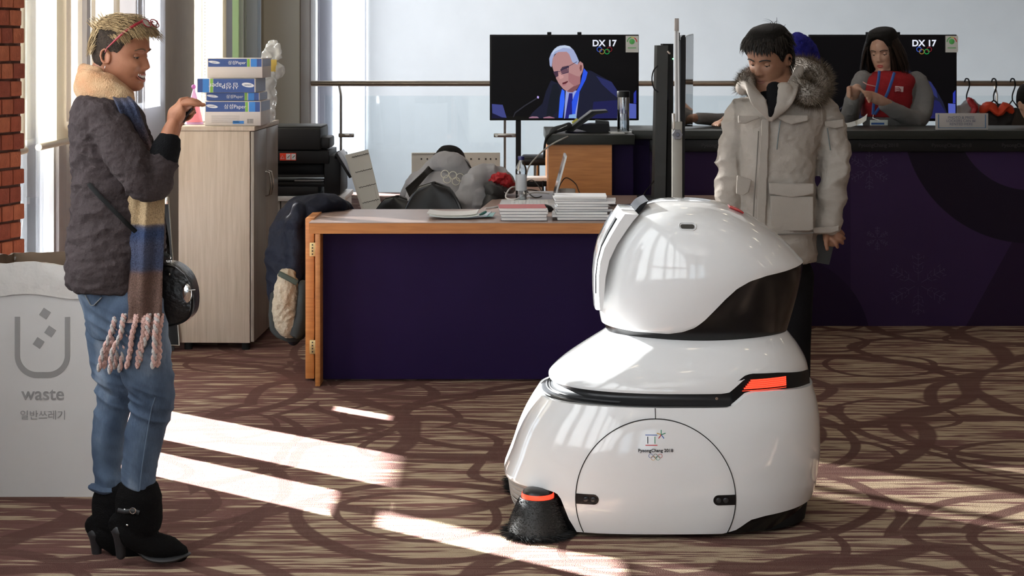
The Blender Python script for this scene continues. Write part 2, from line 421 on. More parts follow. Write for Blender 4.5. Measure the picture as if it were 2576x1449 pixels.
for i, (y0, y1, z0, z1) in enumerate(opens):
    if y0 in (8.87,): MB().box(XW-0.12, XW, y0, y1, .83, 1.25).obj('infill', M_frame, wall_left, smooth=False)
    if 8.6 < y0 < 9.2 or y0 == 9.66: continue
    w = MB()
    th = 0.012 if z0 == 0.03 else 0.03
    for ya in (y0, y1-th): w.box(XW-0.05, XW+0.012, ya, ya+th, z0, z1)
    if abs(y0-7.29) < .01: w.box(XW-0.08, XW+0.0, y0, y1, 0.765, 0.815)
    w.box(XW-0.05, XW+0.012, y0+0.03, y1-0.03, z0, z0+0.03); w.box(XW-0.05, XW+0.012, y0+0.03, y1-0.03, z1-0.03, z1)
    wo = struct(w.obj('window_%d' % (i+1), M_frame_l, smooth=False))
    MB().box(XW-0.03, XW-0.02, y0+0.03, y1-0.03, z0+0.03, z1-0.03).obj('pane', M_glass if y0 not in (13.72, 15.07) else (M_gfrost if y0 == 13.72 else M_bfrost), wo, smooth=False)
# facing panels of the wall, strip after strip
MB().box(XW, XW+.03, 8.60, 8.80, 0, 1.25, bev=.004).obj('panel', M_frame, wall_left)
for (y0, y1, m, t) in ((8.46, 8.60, M_frame, 0.03), (8.79, 8.865, M_frame_l, 0.085), (10.92, 11.95, M_taupe, 0.05), (11.98, 12.17, M_frame_l, 0.02),
                    (13.22, 13.7, M_frame, 0.03), (14.42, 15.05, mat('grey_green_panel', (0.30, 0.33, 0.30), 0.6), 0.03), (15.45, 18.05, mat('olive_panel', (0.42, 0.38, 0.27), 0.8), 0.03),
                    (18.05, 18.85, M_taupe, 0.04), (18.87, 19.33, M_frame_l, 0.05), (19.92, 21.4, mat('slate_panel', (0.21, 0.21, 0.26), 0.6), 0.03)):
    struct(MB().box(XW, XW+t, y0, y1, 0, 4.48, bev=0.004).obj('trim_%d' % int(y0*10), m, wall_left))
# unseen slab added outside to block sun from the second bay's upper part
struct(MB().box(-5.1, -5.0, 9.75, 10.95, 2.13, 2.47).obj('trim_90', M_frame_l, smooth=False))
struct(MB().box(-40, XW-0.12, -20, 60, -0.4, -0.3).obj('ground', mat('pale_paving', (0.16, 0.165, 0.18), 0.9), smooth=False))
M_blind_near = fabric_screen('white_blind_near', (0.88, 0.90, 0.92), 0.0, 0.14)
# ---- roller blinds
def blind(y0, y1, z0, m, label, x=XW+0.06, seam=True, bar=True):
    t = thing('roller_blind', label, 'blind', (x, (y0+y1)/2, z0), 'roller blinds along the window wall')
    MB().add([(x, y0, z0+.01), (x, y1, z0+.01), (x, y1, 4.42), (x, y0, 4.42)], [(0, 1, 2, 3)]).obj('fabric', m, t, smooth=False, recalc=False)
    if bar: MB().tube([(x, y0, z0), (x, y1, z0)], 0.016, 12).obj('bottom_bar', mat('beige_bar', (0.5, 0.44, 0.34), 0.5), t)
    MB().tube([(x, y0, 4.44), (x, y1, 4.44)], 0.025, 12).obj('roller', M_frame_l, t)
    if seam:
        c = MB()
        for k in range(90): c.ell((x+0.012, y0+0.06, z0+0.05+k*0.022), (0.003, 0.003, 0.004), seg=6)
        c.obj('bead_chain', mat('bead_grey', (0.35, 0.33, 0.3), 0.5), t)
blind(7.98, 8.80, 1.167, M_blind, 'cream roller blind beside the brick pillar, ending above the bright gap', seam=False)
blind(7.29, 7.76, 1.167, M_blind, 'cream roller blind hidden behind the brick pillar', seam=False)
blind(8.82, 9.63, 0.85, M_blind, 'cream roller blind behind the head of the blonde woman')
blind(10.25, 10.9, 0.85, fabric_screen('white_blind_cloth', (0.86, 0.88, 0.95), 0.04, 0.07), 'pale bluish white blind just left of the taupe pillar', seam=False)
blind(9.60, 10.30, 0.85, fabric_screen('grey_blind_cloth', (0.42, 0.40, 0.40), 0.06, 0.04), 'grey roller blind between the cream one and the pale one behind the blonde woman', x=XW+.05, seam=False, bar=False)
MB().box(XW, XW+.03, 9.62, 10.22, 0, 1.25, bev=.004).obj('panel', M_frame, wall_left)
blind(12.18, 13.22, 0.8, M_blind, 'cream roller blind right behind the stacked paper boxes, left part')
for y0 in (-5.2, -3.3, -1.4, 0.5, 2.4, 4.3): blind(y0-0.03, y0+1.53, 0.85, M_blind_near, 'cream roller blind on the window wall outside the picture', seam=False)
blind(21.45, 25.9, 0.0, fabric_screen('far_white_blind', (0.85, 0.88, 0.96), 0.005, 0.05), 'pale blue white blind in the far corner above the railing', seam=False, bar=False)
# ---- brick pillar at the left edge
b0, b1 = Vector((-1.985, 7.1, 0)), Vector((-2.034, 6.95, 0)); dr = (b1-b0).normalized(); nr = Vector((-dr.y, dr.x, 0))   # outward normal (towards +X)
if nr.x < 0: nr = -nr
ang = math.atan2(dr.y, dr.x)
M_mortar = mat('mortar', (0.16, 0.08, 0.06), 0.9, bump=0.4)
pil = MB(); L_ = 0.75
pil.prism([b0-nr*0.012, b0+dr*L_-nr*0.012, b0+dr*L_-nr*0.6, b0-nr*0.6], (0, 0, 4.5))
pillar = struct(pil.obj('wall_brick', M_mortar, smooth=False))
M_br = [mat('brick_red_%d' % i, c, 0.85, bump=0.5, bscale=90, var=0.25, vscale=25) for i, c in enumerate(((0.36, 0.085, 0.04), (0.42, 0.115, 0.055), (0.30, 0.07, 0.038), (0.47, 0.14, 0.065)))]
bw, bh, pj = 0.0755, 0.062, 0.0712
meshes = []
for i in range(8):
    q = MB().obox((0, 0, 0), (bw+random.uniform(-.003, .002), 0.05, bh+random.uniform(-.003, .002)), None, 0.004); o = q.obj('brick', M_br[i % 4]); meshes.append(o.data); bpy.data.objects.remove(o)
for r_ in range(31):
    for k in range(-1 if False else 0, 7):
        off = 0.0 if r_ % 2 else -0.022
        s0 = k*(bw+0.006)+off; 
        if k == 0 and off < 0: s0 += 0.0
        c = b0+dr*(s0+bw/2+0.004+(0.022 if off < 0 else 0)-0.01*(r_ % 2)) - nr*0.02
        if r_ % 2 == 0: c = c+dr*0.012
        o = bpy.data.objects.new('brick', random.choice(meshes)); COL.objects.link(o); o.parent = pillar
        o.location = c+nr*random.uniform(-0.002, 0.003)+Vector((0, 0, 0.035+r_*pj)); o.rotation_euler = (0, random.uniform(-.015, .015), ang+random.uniform(-.015, .015))
# ---- ceiling downlights (seen as reflections in the robot)
M_lamp = mat('warm_lamp', (1.0, 0.84, 0.60), 0.5, emit=10)
rim = MB().box(-0.16, 0.16, -0.09, 0.09, -0.02, 0.0, bev=0.004).obj('downlight', M_frame_l); dif = MB().box(-0.13, 0.13, -0.05, 0.05, -0.026, -0.021).obj('diffuser', M_lamp, rim, smooth=False)
tag(rim, 'warm rectangular ceiling downlight, outside the picture', 'ceiling light', 'ceiling downlights'); rim.location = (-0.9, 1, 4.5)
for x in (-0.9, 0.9, 2.7, 4.5, 6.3):
    for y in (-3, -1, 1, 3, 5, 7.2, 9.4, 11.6):
        if (x, y) != (-0.9, 1): copy_tree(rim, (x, y, 4.5))
# ---- glass balustrade with steel handrail
YR = 18.9
rail = thing('balustrade', 'glass balustrade with round steel handrail in front of the white back wall', 'railing', (0, YR, 0))
zr = PZ(210, YR)
MB().tube([(XW+0.03, YR, zr), (8.9, YR, zr)], 0.03, 16).obj('handrail', mat('warm_steel', (0.42, 0.36, 0.29), 0.3, metal=0.8), rail)
M_bg = glassmat('balustrade_glass', (0.955, 0.985, 0.995), 0.1)
px_posts = (858, 1270, 1682, 2094, 2506, 2918)
for i, px in enumerate(px_posts):
    x = PX(px, YR)
    p = MB().tube([(x, YR-0.02, 0), (x, YR-0.02, zr-0.12), (x-0.02, YR, zr-0.02)], 0.014, 8).obj('post', M_steel, rail)
    MB().obox((x+(0.06 if i == 0 else 0), YR-0.04, PZ(340, YR)), (0.24 if i else 0.17, 0.02, 0.045), None, 0.009).obj('clamp', M_steel, p)
    for s_ in ((-0.09, 0.09) if i else (0.11,)): MB().lathe([(0.016, 0), (0.016, 0.012)], (x+s_, YR-0.05, PZ(340, YR)), 12, M=Matrix.Rotation(R(90), 3, 'X')).obj('bolt', M_chrome, p)
zt = PZ(241, YR)
for i in range(len(px_posts)-1+1):
    x0 = PX(820, YR) if i == 0 else PX(px_posts[i-1], YR)+0.03 if i > 1 else PX(px_posts[0], YR)+0.03
    if i == 0: continue
    x0 = PX(817, YR) if i == 1 else PX(px_posts[i-1], YR)+0.02
    x1 = PX(px_posts[i], YR)-0.02
    MB().box(x0, x1, YR, YR+0.012, 0.02, zt).obj('glass_panel', M_bg, rail, smooth=False)
# ================================================================== the cleaning robot
M_shell = mat('glossy_white_shell', (0.80, 0.80, 0.80), 0.1, coat=0.6, coatr=0.04)
M_gblack = mat('glossy_black_shell', (0.008, 0.008, 0.009), 0.22, spec=0.35)
M_sblack = mat('satin_black_band', (0.015, 0.016, 0.018), 0.3)
M_red = mat('red_lens', (1.0, 0.055, 0.025), 0.3, emit=1.6)
YC, S = 6.15, 725.0
def rx(px, s=S): return (px-CX)/s
def rz(py, s=S): return H-(py-HZ)/s
class Shell:
    def __init__(s, rows, n=2.6, res=12):
        q = spline([(r[0], r[1], r[2], r[3]) for r in rows], res); s.q = np.array(q); s.n = n
        s.tn = len(q)-1
    def row(s, t):
        x = t*s.tn; i = min(int(x), s.tn-1); u = x-i; return s.q[i]*(1-u)+s.q[i+1]*u
    def pt(s, th, t, inset=0.0):
        z, xl, xr, b = s.row(t); a = (xr-xl)/2-inset; c, v = math.cos(th), math.sin(th)
        return Vector(((xl+xr)/2+max(a, 0)*math.copysign(abs(c)**(2/s.n), c), YC+max(b-inset, 0)*math.copysign(abs(v)**(2/s.n), v), z))
    def solve(s, th, zf, lo=0.0, hi=1.0, N=240):
        prev = None
        for i in range(N+1):
            t = lo+(hi-lo)*i/N; p = s.pt(th, t); g = p.z-zf(p.x, p.y)
            if prev is not None and (g >= 0) != (prev >= 0):
                return t-(hi-lo)/N*abs(g)/(abs(g)+abs(prev)+1e-9)
            prev = g
        return None
    def band(s, tlo, thi, nt=24, seg=160, inset=0.0, lip=0.006, mb=None):
        """surface between two boundary functions; both rims turned inwards to show thickness"""
        m = mb or MB(); v, f = [], []
        for k in range(seg):
            th = 2*math.pi*k/seg; a, b = tlo(th), thi(th)
            col = [s.pt(th, a, inset+0.02)] + [s.pt(th, a, inset+lip*0.35)+Vector((0, 0, -0.0))] + [s.pt(th, a+(b-a)*(j/nt), inset) for j in range(nt+1)] + [s.pt(th, b, inset+lip*0.35), s.pt(th, b, inset+0.02)]
            v += col
        nn = nt+5
        for k in range(seg):
            k2 = (k+1) % seg
            for j in range(nn-1): f.append((k*nn+j, k2*nn+j, k2*nn+j+1, k*nn+j+1))
        return m.add(v, f)
    def fy(s, x, z):
        """y of the camera-facing surface at x, z"""
        t = np.interp(z, s.q[:, 0], np.arange(s.tn+1)/s.tn) if s.q[0, 0] < s.q[-1, 0] else np.interp(-z, -s.q[:, 0], np.arange(s.tn+1)/s.tn)
        z_, xl, xr, b = s.row(t); u = min(abs((x-(xl+xr)/2)/((xr-xl)/2)), 0.999)
        return YC-b*(1-u**s.n)**(1/s.n)
def pw(pts):
    xs = [p[0] for p in pts]; ys = [p[1] for p in pts]
    return lambda x, y=0: float(np.interp(x, xs, ys))
robot = thing('cleaning_robot', 'large glossy white rounded cleaning robot with black visor and side brush on the carpet', 'robot', (rx(1665), YC, 0))
# --- lower body
LB = Shell([(0.015, rx(1300), rx(2008), .368), (0.06, rx(1279), rx(2034), .378), (0.11, rx(1272), rx(2048), .384), (0.142, rx(1269), rx(2055), .386), (0.16, rx(1269), rx(2057), .386), (0.185, rx(1276), rx(2059), .385), (0.235, rx(1290), rx(2063), .384),
            (0.29, rx(1303), rx(2063), .380), (0.345, rx(1320), rx(2062), .373), (0.39, rx(1338), rx(2058), .364), (0.425, rx(1354), rx(2053), .354), (0.455, rx(1366), rx(2047), .346), (0.50, rx(1378), rx(2040), .336)], n=2.9)
zlo = pw([(-0.1, .150), (0.12, .153), (0.148, .147), (.165, .125), (.179, .085), (.196, .045), (.213, .018), (.70, .018), (.745, .030), (.79, .062), (.84, .072), (.95, .082), (1.1, .10)])
zhi = pw([(-0.1, .425), (.2, .432), (.715, .432), (.735, .437), (.785, .474), (.81, .480), (.90, .480), (1.1, .468)])
def bound(sh, zf, default, side=None):
    cache = {}
    def g(th):
        k = round(th, 5)
        if k not in cache:
            r = sh.solve(th, zf); cache[k] = default if r is None else r
        return cache[k]
    return g
def tz(sh, z): return float(np.interp(z, sh.q[:, 0], np.arange(sh.tn+1)/sh.tn))
lb = LB.band(bound(LB, zlo, 0.0), bound(LB, zhi, 1.0), 40, 220)
lower = lb.obj('lower_shell', M_shell, robot, angle=60)
# black skirt under the shell (right) and ribbed bumper (left)
zf_skirt = lambda x, y: zlo(x)+0.012 if x > 0.4 else 0.10
sk = LB.band(lambda th: 0.0, bound(LB, zf_skirt, 0.1), 6, 120, inset=0.012)
sk.obj('skirt', M_gblack, robot)
core = MB().rings([(rx(1665)+0.03, YC, 0.012, .47, .33), (rx(1665)+0.02, YC, 0.2, .50, .355), (rx(1665)+0.02, YC, 0.41, .45, .31), (rx(1665)+0.02, YC, 0.43, .43, .29)], n=2.9, sm=2)
core.obj('chassis', M_blackm, robot)
M_rib = mat('grey_bumper', (0.33, 0.31, 0.29), 0.5)
bump = MB(); v, f = [], []
nr_ = 28
for k in range(61):
    th = R(98)+R(118)*k/60
    for j in range(nr_+1):
        z = 0.035+0.118*j/nr_; p = LB.pt(th, tz(LB, z), 0.010+0.004*(1 if j % 4 in (0,) else 0)); v.append(p)
for k in range(60):
    for j in range(nr_): f.append((k*(nr_+1)+j, (k+1)*(nr_+1)+j, (k+1)*(nr_+1)+j+1, k*(nr_+1)+j+1))
bump.add(v, f).obj('ribbed_bumper', M_rib, robot, angle=30)
# --- door disc with seam
dc = Vector((0.4745, 0, 0.1345)); dr_ = 0.264
seam = []
for k in range(121):
    a = R(-26)+R(232)*k/120; x, z = dc.x+dr_*math.cos(a), dc.z+dr_*math.sin(a)
    if z < 0.02: z = 0.02
    seam.append(Vector((x, LB.fy(x, z)-0.0012, z)))
sm_ = MB().tube(seam, 0.0016, 6)
sx = dc.x
sm_.tube([Vector((sx, LB.fy(sx, z)-0.001, z)) for z in np.linspace(dc.z+dr_, 0.432, 8)], 0.0013, 6)
sm_.obj('seam', M_blackm, lower)
dv, df = [], []; NA, NR = 72, 16
for i in range(NR+1):
    for k in range(NA):
        a = 2*math.pi*k/NA; rr = (dr_-0.003)*i/NR; x, z = dc.x+rr*math.cos(a), max(dc.z+rr*math.sin(a), 0.021)
        dv.append((x, LB.fy(x, z)-0.0016*(1 if i < NR else 0), z))
for i in range(NR):
    for k in range(NA): df.append((i*NA+k, i*NA+(k+1) % NA, (i+1)*NA+(k+1) % NA, (i+1)*NA+k))
door = MB().add(dv, df).obj('side_door', M_shell, robot, angle=60)
def stadium(sh, x0, x1, zc, h, flat_side, off, nseg=10):
    pts = []; r = h/2
    if flat_side != 'L': pts += [(x0+r-r*math.sin(a), zc-r*math.cos(a)) for a in np.linspace(0, math.pi, nseg)]
    else: pts += [(x0, zc-r), (x0, zc+r)]
    if flat_side != 'R': pts += [(x1-r+r*math.sin(a), zc+r*math.cos(a)) for a in np.linspace(0, math.pi, nseg)]
    else: pts += [(x1, zc+r), (x1, zc-r)]
    return [Vector((x, sh.fy(x, z)-off, z)) for x, z in pts]
s7 = 761
for (a, b, fl) in ((1449, 1506, 'L'), (1793, 1850, 'R')):
    x0, x1, z0 = rx(a, s7), rx(b, s7), rz(1255.5, s7)
    sl = MB().prism(stadium(LB, x0, x1, z0, .034, fl, .0035), (0, 0.01, 0)).obj('sensor_slot', M_gblack, door, smooth=False)
    cxs = (x0+x1)/2+(0.008 if fl == 'L' else -0.008)
    for dx in (-0.012, 0.012):
        MB().lathe([(0.009, 0), (0.009, .002), (0.006, .003)], (cxs+dx, LB.fy(cxs+dx, z0)-0.004, z0), 16, M=Matrix.Rotation(R(90), 3, 'X')).obj('lens', mat('dark_lens', (0.03, 0.03, 0.032), 0.1), door)
# printed emblem on the door
def onz(px, py): x, z = rx(px, 763), rz(py, 763); return Vector((x, LB.fy(x, z)-0.0024, z))
def stroke(p, q, w, m, name='emblem_stroke', par=None):
    a, b = onz(*p), onz(*q); d = (b-a).normalized(); n = Vector((d.z, 0, -d.x))*w/2
    MB().prism([a-n, b-n, b+n, a+n], (0, 0.0006, 0)).obj(name, m, par or door, smooth=False)
cB, cG, cR_, cK, cO = [mat('print_'+n, c, 0.4) for n, c in (('blue', (0.02, 0.10, 0.42)), ('green', (0.0, 0.25, 0.12)), ('red', (0.62, 0.02, 0.03)), ('black', (0.015, 0.015, 0.02)), ('ochre', (0.65, 0.33, 0.05)))]
stroke((1624, 1096), (1654, 1096), .0022, cB); stroke((1624, 1121), (1654, 1121), .0026, cR_)
stroke((1630, 1100), (1630, 1117), .0030, cK); stroke((1648, 1100), (1648, 1117), .0022, cG)
for a, c in ((90, cG), (18, cG), (-54, cB), (-126, cR_), (162, cO)):
    stroke((1664, 1095), (1664+11.5*math.cos(R(a)), 1095-11.5*math.sin(R(a))), .0026, c)
tt = text('emblem_text', 'PyeongChang 2018', 0.0150, onz(1650, 1134)+Vector((-0.001, -0.0008, 0)), cK, door, bold=0.0002)
for i, (dx, dy, c) in enumerate(((-12, 0, cB), (0, 0, cK), (12, 0, cR_), (-6, 5.5, cO), (6, 5.5, cG))):
    MB().torus(onz(1649+dx, 1147+dy)+Vector((0, -0.0005*(i % 2), 0)), 0.0066, 0.0006, Matrix.Rotation(R(90), 3, 'X'), 24, 4).obj('ring', c, door)
# --- upper body
UB = Shell([(0.448, rx(1396), rx(2030), .320), (0.470, rx(1384), rx(2038), .330), (0.487, rx(1383), rx(2038), .331), (.516, rx(1403), rx(2037), .322), (.55, rx(1434), rx(2030), .303), (.592, rx(1480), rx(2013), .272), (.619, rx(1511), rx(1998), .248), (.640, rx(1534), rx(1984), .226), (.652, rx(1560), rx(1960), .205)], n=2.4)
ulo = pw([(-1, .472), (.18, .474), (.70, .474), (.725, .478), (.775, .517), (.80, .524), (.90, .520), (1.1, .496)])
UB.band(bound(UB, ulo, 0.0), lambda th: 1.0, 24, 200).obj('upper_shell', M_shell, robot, angle=60)
# black waist between the two
WB = Shell([(0.40, rx(1372), rx(2042), .338), (0.432, rx(1362), rx(2048), .346), (0.440, rx(1380), rx(2044), .335), (0.455, rx(1396), rx(2034), .318), (0.480, rx(1398), rx(2028), .314), (0.51, rx(1424), rx(2010), .292), (0.545, rx(1460), rx(1990), .265)], n=2.4)
waist = WB.band(lambda th: 0.0, lambda th: 1.0, 30, 160).obj('waist_band', M_sblack, robot, angle=60)
for k in range(5):   # ribs on the front ledge
    pts = [WB.pt(R(150)+R(95)*i/30, 0.34, -0.006+k*0.010)+Vector((0, 0, 0.003)) for i in range(31)]
    MB().tube(pts, 0.0022, 6).obj('rib', M_dk, waist)
MB().lathe([(0.005, 0), (0.005, .003)], Vector((rx(1803, 755), WB.fy(rx(1803, 755), .455)-0.003, rz(1003, 755))), 14, M=Matrix.Rotation(R(90), 3, 'X')).obj('camera_lens', M_chrome, waist)
# red tail light: stacked strips following the waist
RS = Shell([(0.46, rx(1376), rx(2043), .334), (0.50, rx(1384), rx(2040), .329), (0.54, rx(1400), rx(2034), .320)], n=2.5)
bk = MB(); v = []
for i in range(21):
    x = .735+.29*i/20
    for z in (zhi(x)-0.012, ulo(x)+0.012): v.append((x, RS.fy(min(x, 1.02), z)+0.004, z))
bk.add(v, [(2*i, 2*i+2, 2*i+3, 2*i+1) for i in range(20)]); bk.obj('lamp_housing', M_gblack, waist)
for j in range(6):
    z0 = 0.4815+j*0.0062; xa, xb = .768+j*0.0058, .925
    v = []
    for i in range(13):
        x = xa+(xb-xa)*i/12
        for z in (z0, z0+0.0052 if j else z0+0.002): v.append((x, RS.fy(x, z)-0.0, z+0.008*(x-.85)))
    MB().add(v, [(2*i, 2*i+2, 2*i+3, 2*i+1) for i in range(12)]).obj('red_lamp', M_red, waist, smooth=False)
# --- head
s7 = 718.0
def hx(p): return rx(p, s7)
HB = Shell([(rz(858, s7), hx(1575), hx(1940), .19), (rz(846, s7), hx(1545), hx(1968), .215), (rz(835, s7), hx(1526), hx(1981), .235), (rz(812, s7), hx(1514), hx(1989), .257), (rz(780, s7), hx(1508), hx(1998), .275), (rz(740, s7), hx(1507), hx(2009), .287), (rz(700, s7), hx(1511), hx(2018), .293),
            (rz(676, s7), hx(1515), hx(2022), .294), (rz(657, s7), hx(1519), hx(2023), .292), (rz(640, s7), hx(1523), hx(2008), .289), (rz(610, s7), hx(1532), hx(1980), .279), (rz(580, s7), hx(1546), hx(1944), .263), (rz(555, s7), hx(1563), hx(1910), .243), (rz(535, s7), hx(1584), hx(1877), .218),
            (rz(520, s7), hx(1607), hx(1846), .185), (rz(509, s7), hx(1634), hx(1812), .142), (rz(502.5, s7), hx(1666), hx(1772), .088), (rz(500, s7), hx(1712), hx(1722), .01)], n=2.15)
zsp = pw([(.28, .672), (.316, .666), (.42, .660), (.53, .660), (.575, .668), (.615, .684), (.645, .708), (.68, .745), (.715, .782), (.755, .818), (.80, .842), (.86, .858), (.93, .868), (.98, .877), (1.03, .887)])
hsplit = bound(HB, zsp, 0.12)
head = HB.band(hsplit, lambda th: 1.0, 60, 220, lip=0.008).obj('head_shell', M_shell, robot, angle=70)
HB.band(lambda th: 0.0, hsplit, 30, 220, inset=0.007, lip=0).obj('visor', M_gblack, robot, angle=60)
MB().rings([(rx(1765), YC, .60, .27, .18), (rx(1765), YC, .66, .27, .19)], sm=0, n=2.3).obj('neck', M_gblack, robot)
def onh(px, py, s=752, off=0.0): x, z = rx(px, s), rz(py, s); return Vector((x, HB.fy(x, z)-off, z))
x0, x1, z0 = rx(1716, 752), rx(1751, 752), rz(574, 752)
# side sensor: recessed oval with white rim
MB().prism(stadium(HB, x0, x1, z0, .0135, '', .004), (0, 0.01, 0)).obj('sensor_window', mat('grey_sensor', (0.05, 0.047, 0.042), 0.3), head, smooth=False)
st = stadium(HB, x0-.005, x1+.006, z0, .023, '', .0022, 12); st.append(st[0])
MB().tube(st, 0.0016, 6).obj('sensor_rim', M_shell, head)
# red lamp on top
rp = [Vector((rx(px, 722), YC-.06, rz(py, 722))) for px, py in ((1832, 518), (1843, 522), (1854, 526), (1866, 533))]
MB().tube(rp, [(.045, .004), (.05, .006), (.05, .006), (.045, .004)], 12, side=(0, 1, 0)).obj('stop_button', mat('red_button', (0.62, 0.015, 0.015), 0.2), head)
# face plate: white display frame standing off the front, edge-on to us
fp = [(1500, 788), (1497, 740), (1497, 700), (1501, 660), (1511, 622), (1528, 588), (1548, 552), (1563, 529), (1598, 531), (1584, 548), (1566, 575), (1543, 612), (1524, 655), (1515, 700), (1510, 760), (1508, 790)]
fpm = MB(); sec = []
for i in range(13):
    u = i/12*2-1; y = YC+u*0.165; k = 1-0.10*abs(u)**3
    sec.append((y, k))
v, f = [], []
cxm, czm = rx(1525, 735), rz(660, 735)
for y, k in sec:
    for px, py in fp:
        x, z = rx(px, 735), rz(py, 735); v.append((x+(1-k)*0.12, y, czm+(z-czm)*(0.93+0.07*(k-.9)/.1)))
n = len(fp)
for i in range(12):
    for j in range(n): f.append((i*n+j, (i+1)*n+j, (i+1)*n+(j+1) % n, i*n+(j+1) % n))
f.append(tuple(range(n))[::-1]); f.append(tuple(12*n+j for j in range(n)))
fpo = fpm.add(v, f).obj('face_plate', M_shell, robot, angle=35)
scr = [(1494.5, 742), (1494.5, 700), (1499, 659), (1509, 620), (1526, 586), (1546, 551), (1550, 553), (1530, 588), (1513, 622), (1503, 660), (1499, 700), (1499, 742)]
MB().prism([Vector((rx(a+4.6, 735), YC-.13, rz(b, 735))) for a, b in scr], (0, .26, 0)).obj('face_screen', M_gblack, fpo, angle=30)
bkp = [(1560, 585), (1590, 545), (1612, 519), (1624, 512), (1634, 508), (1618, 530), (1590, 562), (1575, 588)]
MB().prism([Vector((rx(a, 735), YC-.12, rz(b, 735))) for a, b in bkp], (0, .24, 0)).obj('rear_screen', M_gblack, robot, angle=30)
# --- side brush
bx, by = .086, 5.850
brush = thing('side_brush', 'x', 'x', (bx, by, 0)); brush.parent = None
bpar = MB().lathe([(.028, .176), (.045, .172), (.052, .163)][::-1]+[], (bx, by, 0), 32)
bcap = MB().lathe([(.052, .139), (.050, .146), (.040, .153), (.02, .157), (.002, .158)], (bx, by, 0), 36).obj('brush_cap', M_sblack, robot)
MB().lathe([(.054, .124), (.055, .131), (.053, .140)], (bx, by, 0), 36).obj('red_ring', M_red, bcap)
bpy.data.objects.remove(brush)
cone = MB().lathe([(.104, .004), (.101, .02), (.090, .055), (.073, .095), (.059, .125)], (bx, by, 0), 48).obj('brush_core', mat('black_brush', (0.012, 0.013, 0.013), 0.5), robot)
br = MB()
for i in range(5200):
    z = random.uniform(.004, .123) if i > 500 else random.uniform(.0, .01); a = random.uniform(0, 2*math.pi)
    r0 = np.interp(z, [.004, .02, .055, .095, .125], [.102, .099, .088, .071, .057])
    l = random.uniform(.004, .011) if z > .02 else random.uniform(.02, .05)
    d = Vector((math.cos(a), math.sin(a), 0)); tg = Vector((-math.sin(a), math.cos(a), 0)); p = Vector((bx, by, z))+d*r0
    q = p+d*l*0.75+tg*l*random.uniform(-.5, 1.0)+Vector((0, 0, random.uniform(-.004, .002)))
    q.z = max(q.z, .001)
    w = Vector((0, 0, .0013)); br.add([p-w, p+w, q], [(0, 1, 2)])
bo = br.obj('bristles', mat('bristle', (0.02, 0.022, 0.024), 0.4), robot, smooth=False, recalc=False); bo['kind'] = 'stuff'
br = MB(); bx2, by2 = .085, 6.42   # far brush, peeping out behind
for i in range(900):
    z = random.uniform(.0, .05); a = random.uniform(0, 2*math.pi); l = random.uniform(.02, .045)
    d = Vector((math.cos(a), math.sin(a), 0)); tg = Vector((-math.sin(a), math.cos(a), 0)); p = Vector((bx2, by2, z))+d*.09
    q = p+d*l+tg*l*random.uniform(-.6, .6); w = Vector((0, 0, .0015)); br.add([p-w, p+w, q], [(0, 1, 2)])
MB().lathe([(.1, .004), (.08, .08), (.05, .14)], (bx2, by2, 0), 32).obj('brush_core', MATS['black_brush'], robot)
bo = br.obj('bristles', MATS['bristle'], robot, smooth=False, recalc=False); bo['kind'] = 'stuff'
for x, y in ((.35, 5.95), (.8, 5.95), (.6, 6.35)):
    MB().tube([(x-.015, y, .032), (x+.015, y, .032)], .032, 20, rnd=False).obj('wheel', M_blackm, robot)
# ================================================================== furniture
def lin(r, g, b): return tuple(((c/255+0.055)/1.055)**2.4 if c > 10 else c/255/12.92 for c in (r, g, b))
def woodmat(name, c1, c2, sc=(3, 3, 40), rough=0.45, scale=3.0):
    m, nt, b = nt_of(name); N, L = nt.nodes, nt.links; setin(b, rough=rough)
    tc = N.new('ShaderNodeTexCoord'); mp = N.new('ShaderNodeMapping'); mp.inputs['Scale'].default_value = sc; L.new(tc.outputs['Object'], mp.inputs[0])
    n = N.new('ShaderNodeTexNoise'); n.inputs['Scale'].default_value = scale; n.inputs['Detail'].default_value = 8; n.inputs['Distortion'].default_value = 0.6; L.new(mp.outputs[0], n.inputs['Vector'])
    r = N.new('ShaderNodeValToRGB'); r.color_ramp.elements[0].position = 0.3; r.color_ramp.elements[1].position = 0.72
    r.color_ramp.elements[0].color = (*c1, 1); r.color_ramp.elements[1].color = (*c2, 1); L.new(n.outputs['Fac'], r.inputs[0]); L.new(r.outputs[0], b.inputs['Base Color'])
    return m
M_beech = woodmat('orange_beech', (0.40, 0.15, 0.04), (0.54, 0.225, 0.065), (2, 2, 26), 0.4)
M_desktop = mat('mauve_laminate', (0.33, 0.235, 0.20), 0.35, var=0.06)
M_pale = woodmat('pale_oak_laminate', (0.44, 0.355, 0.275), (0.57, 0.475, 0.385), (22, 22, 1.2), 0.5)
M_dpale = woodmat('grey_oak_door', (0.24, 0.20, 0.17), (0.33, 0.285, 0.24), (22, 22, 1.2), 0.35)
M_purple = mat('purple_panel', (0.016, 0.007, 0.046), 0.55, spec=.12, var=0.1, vscale=3)
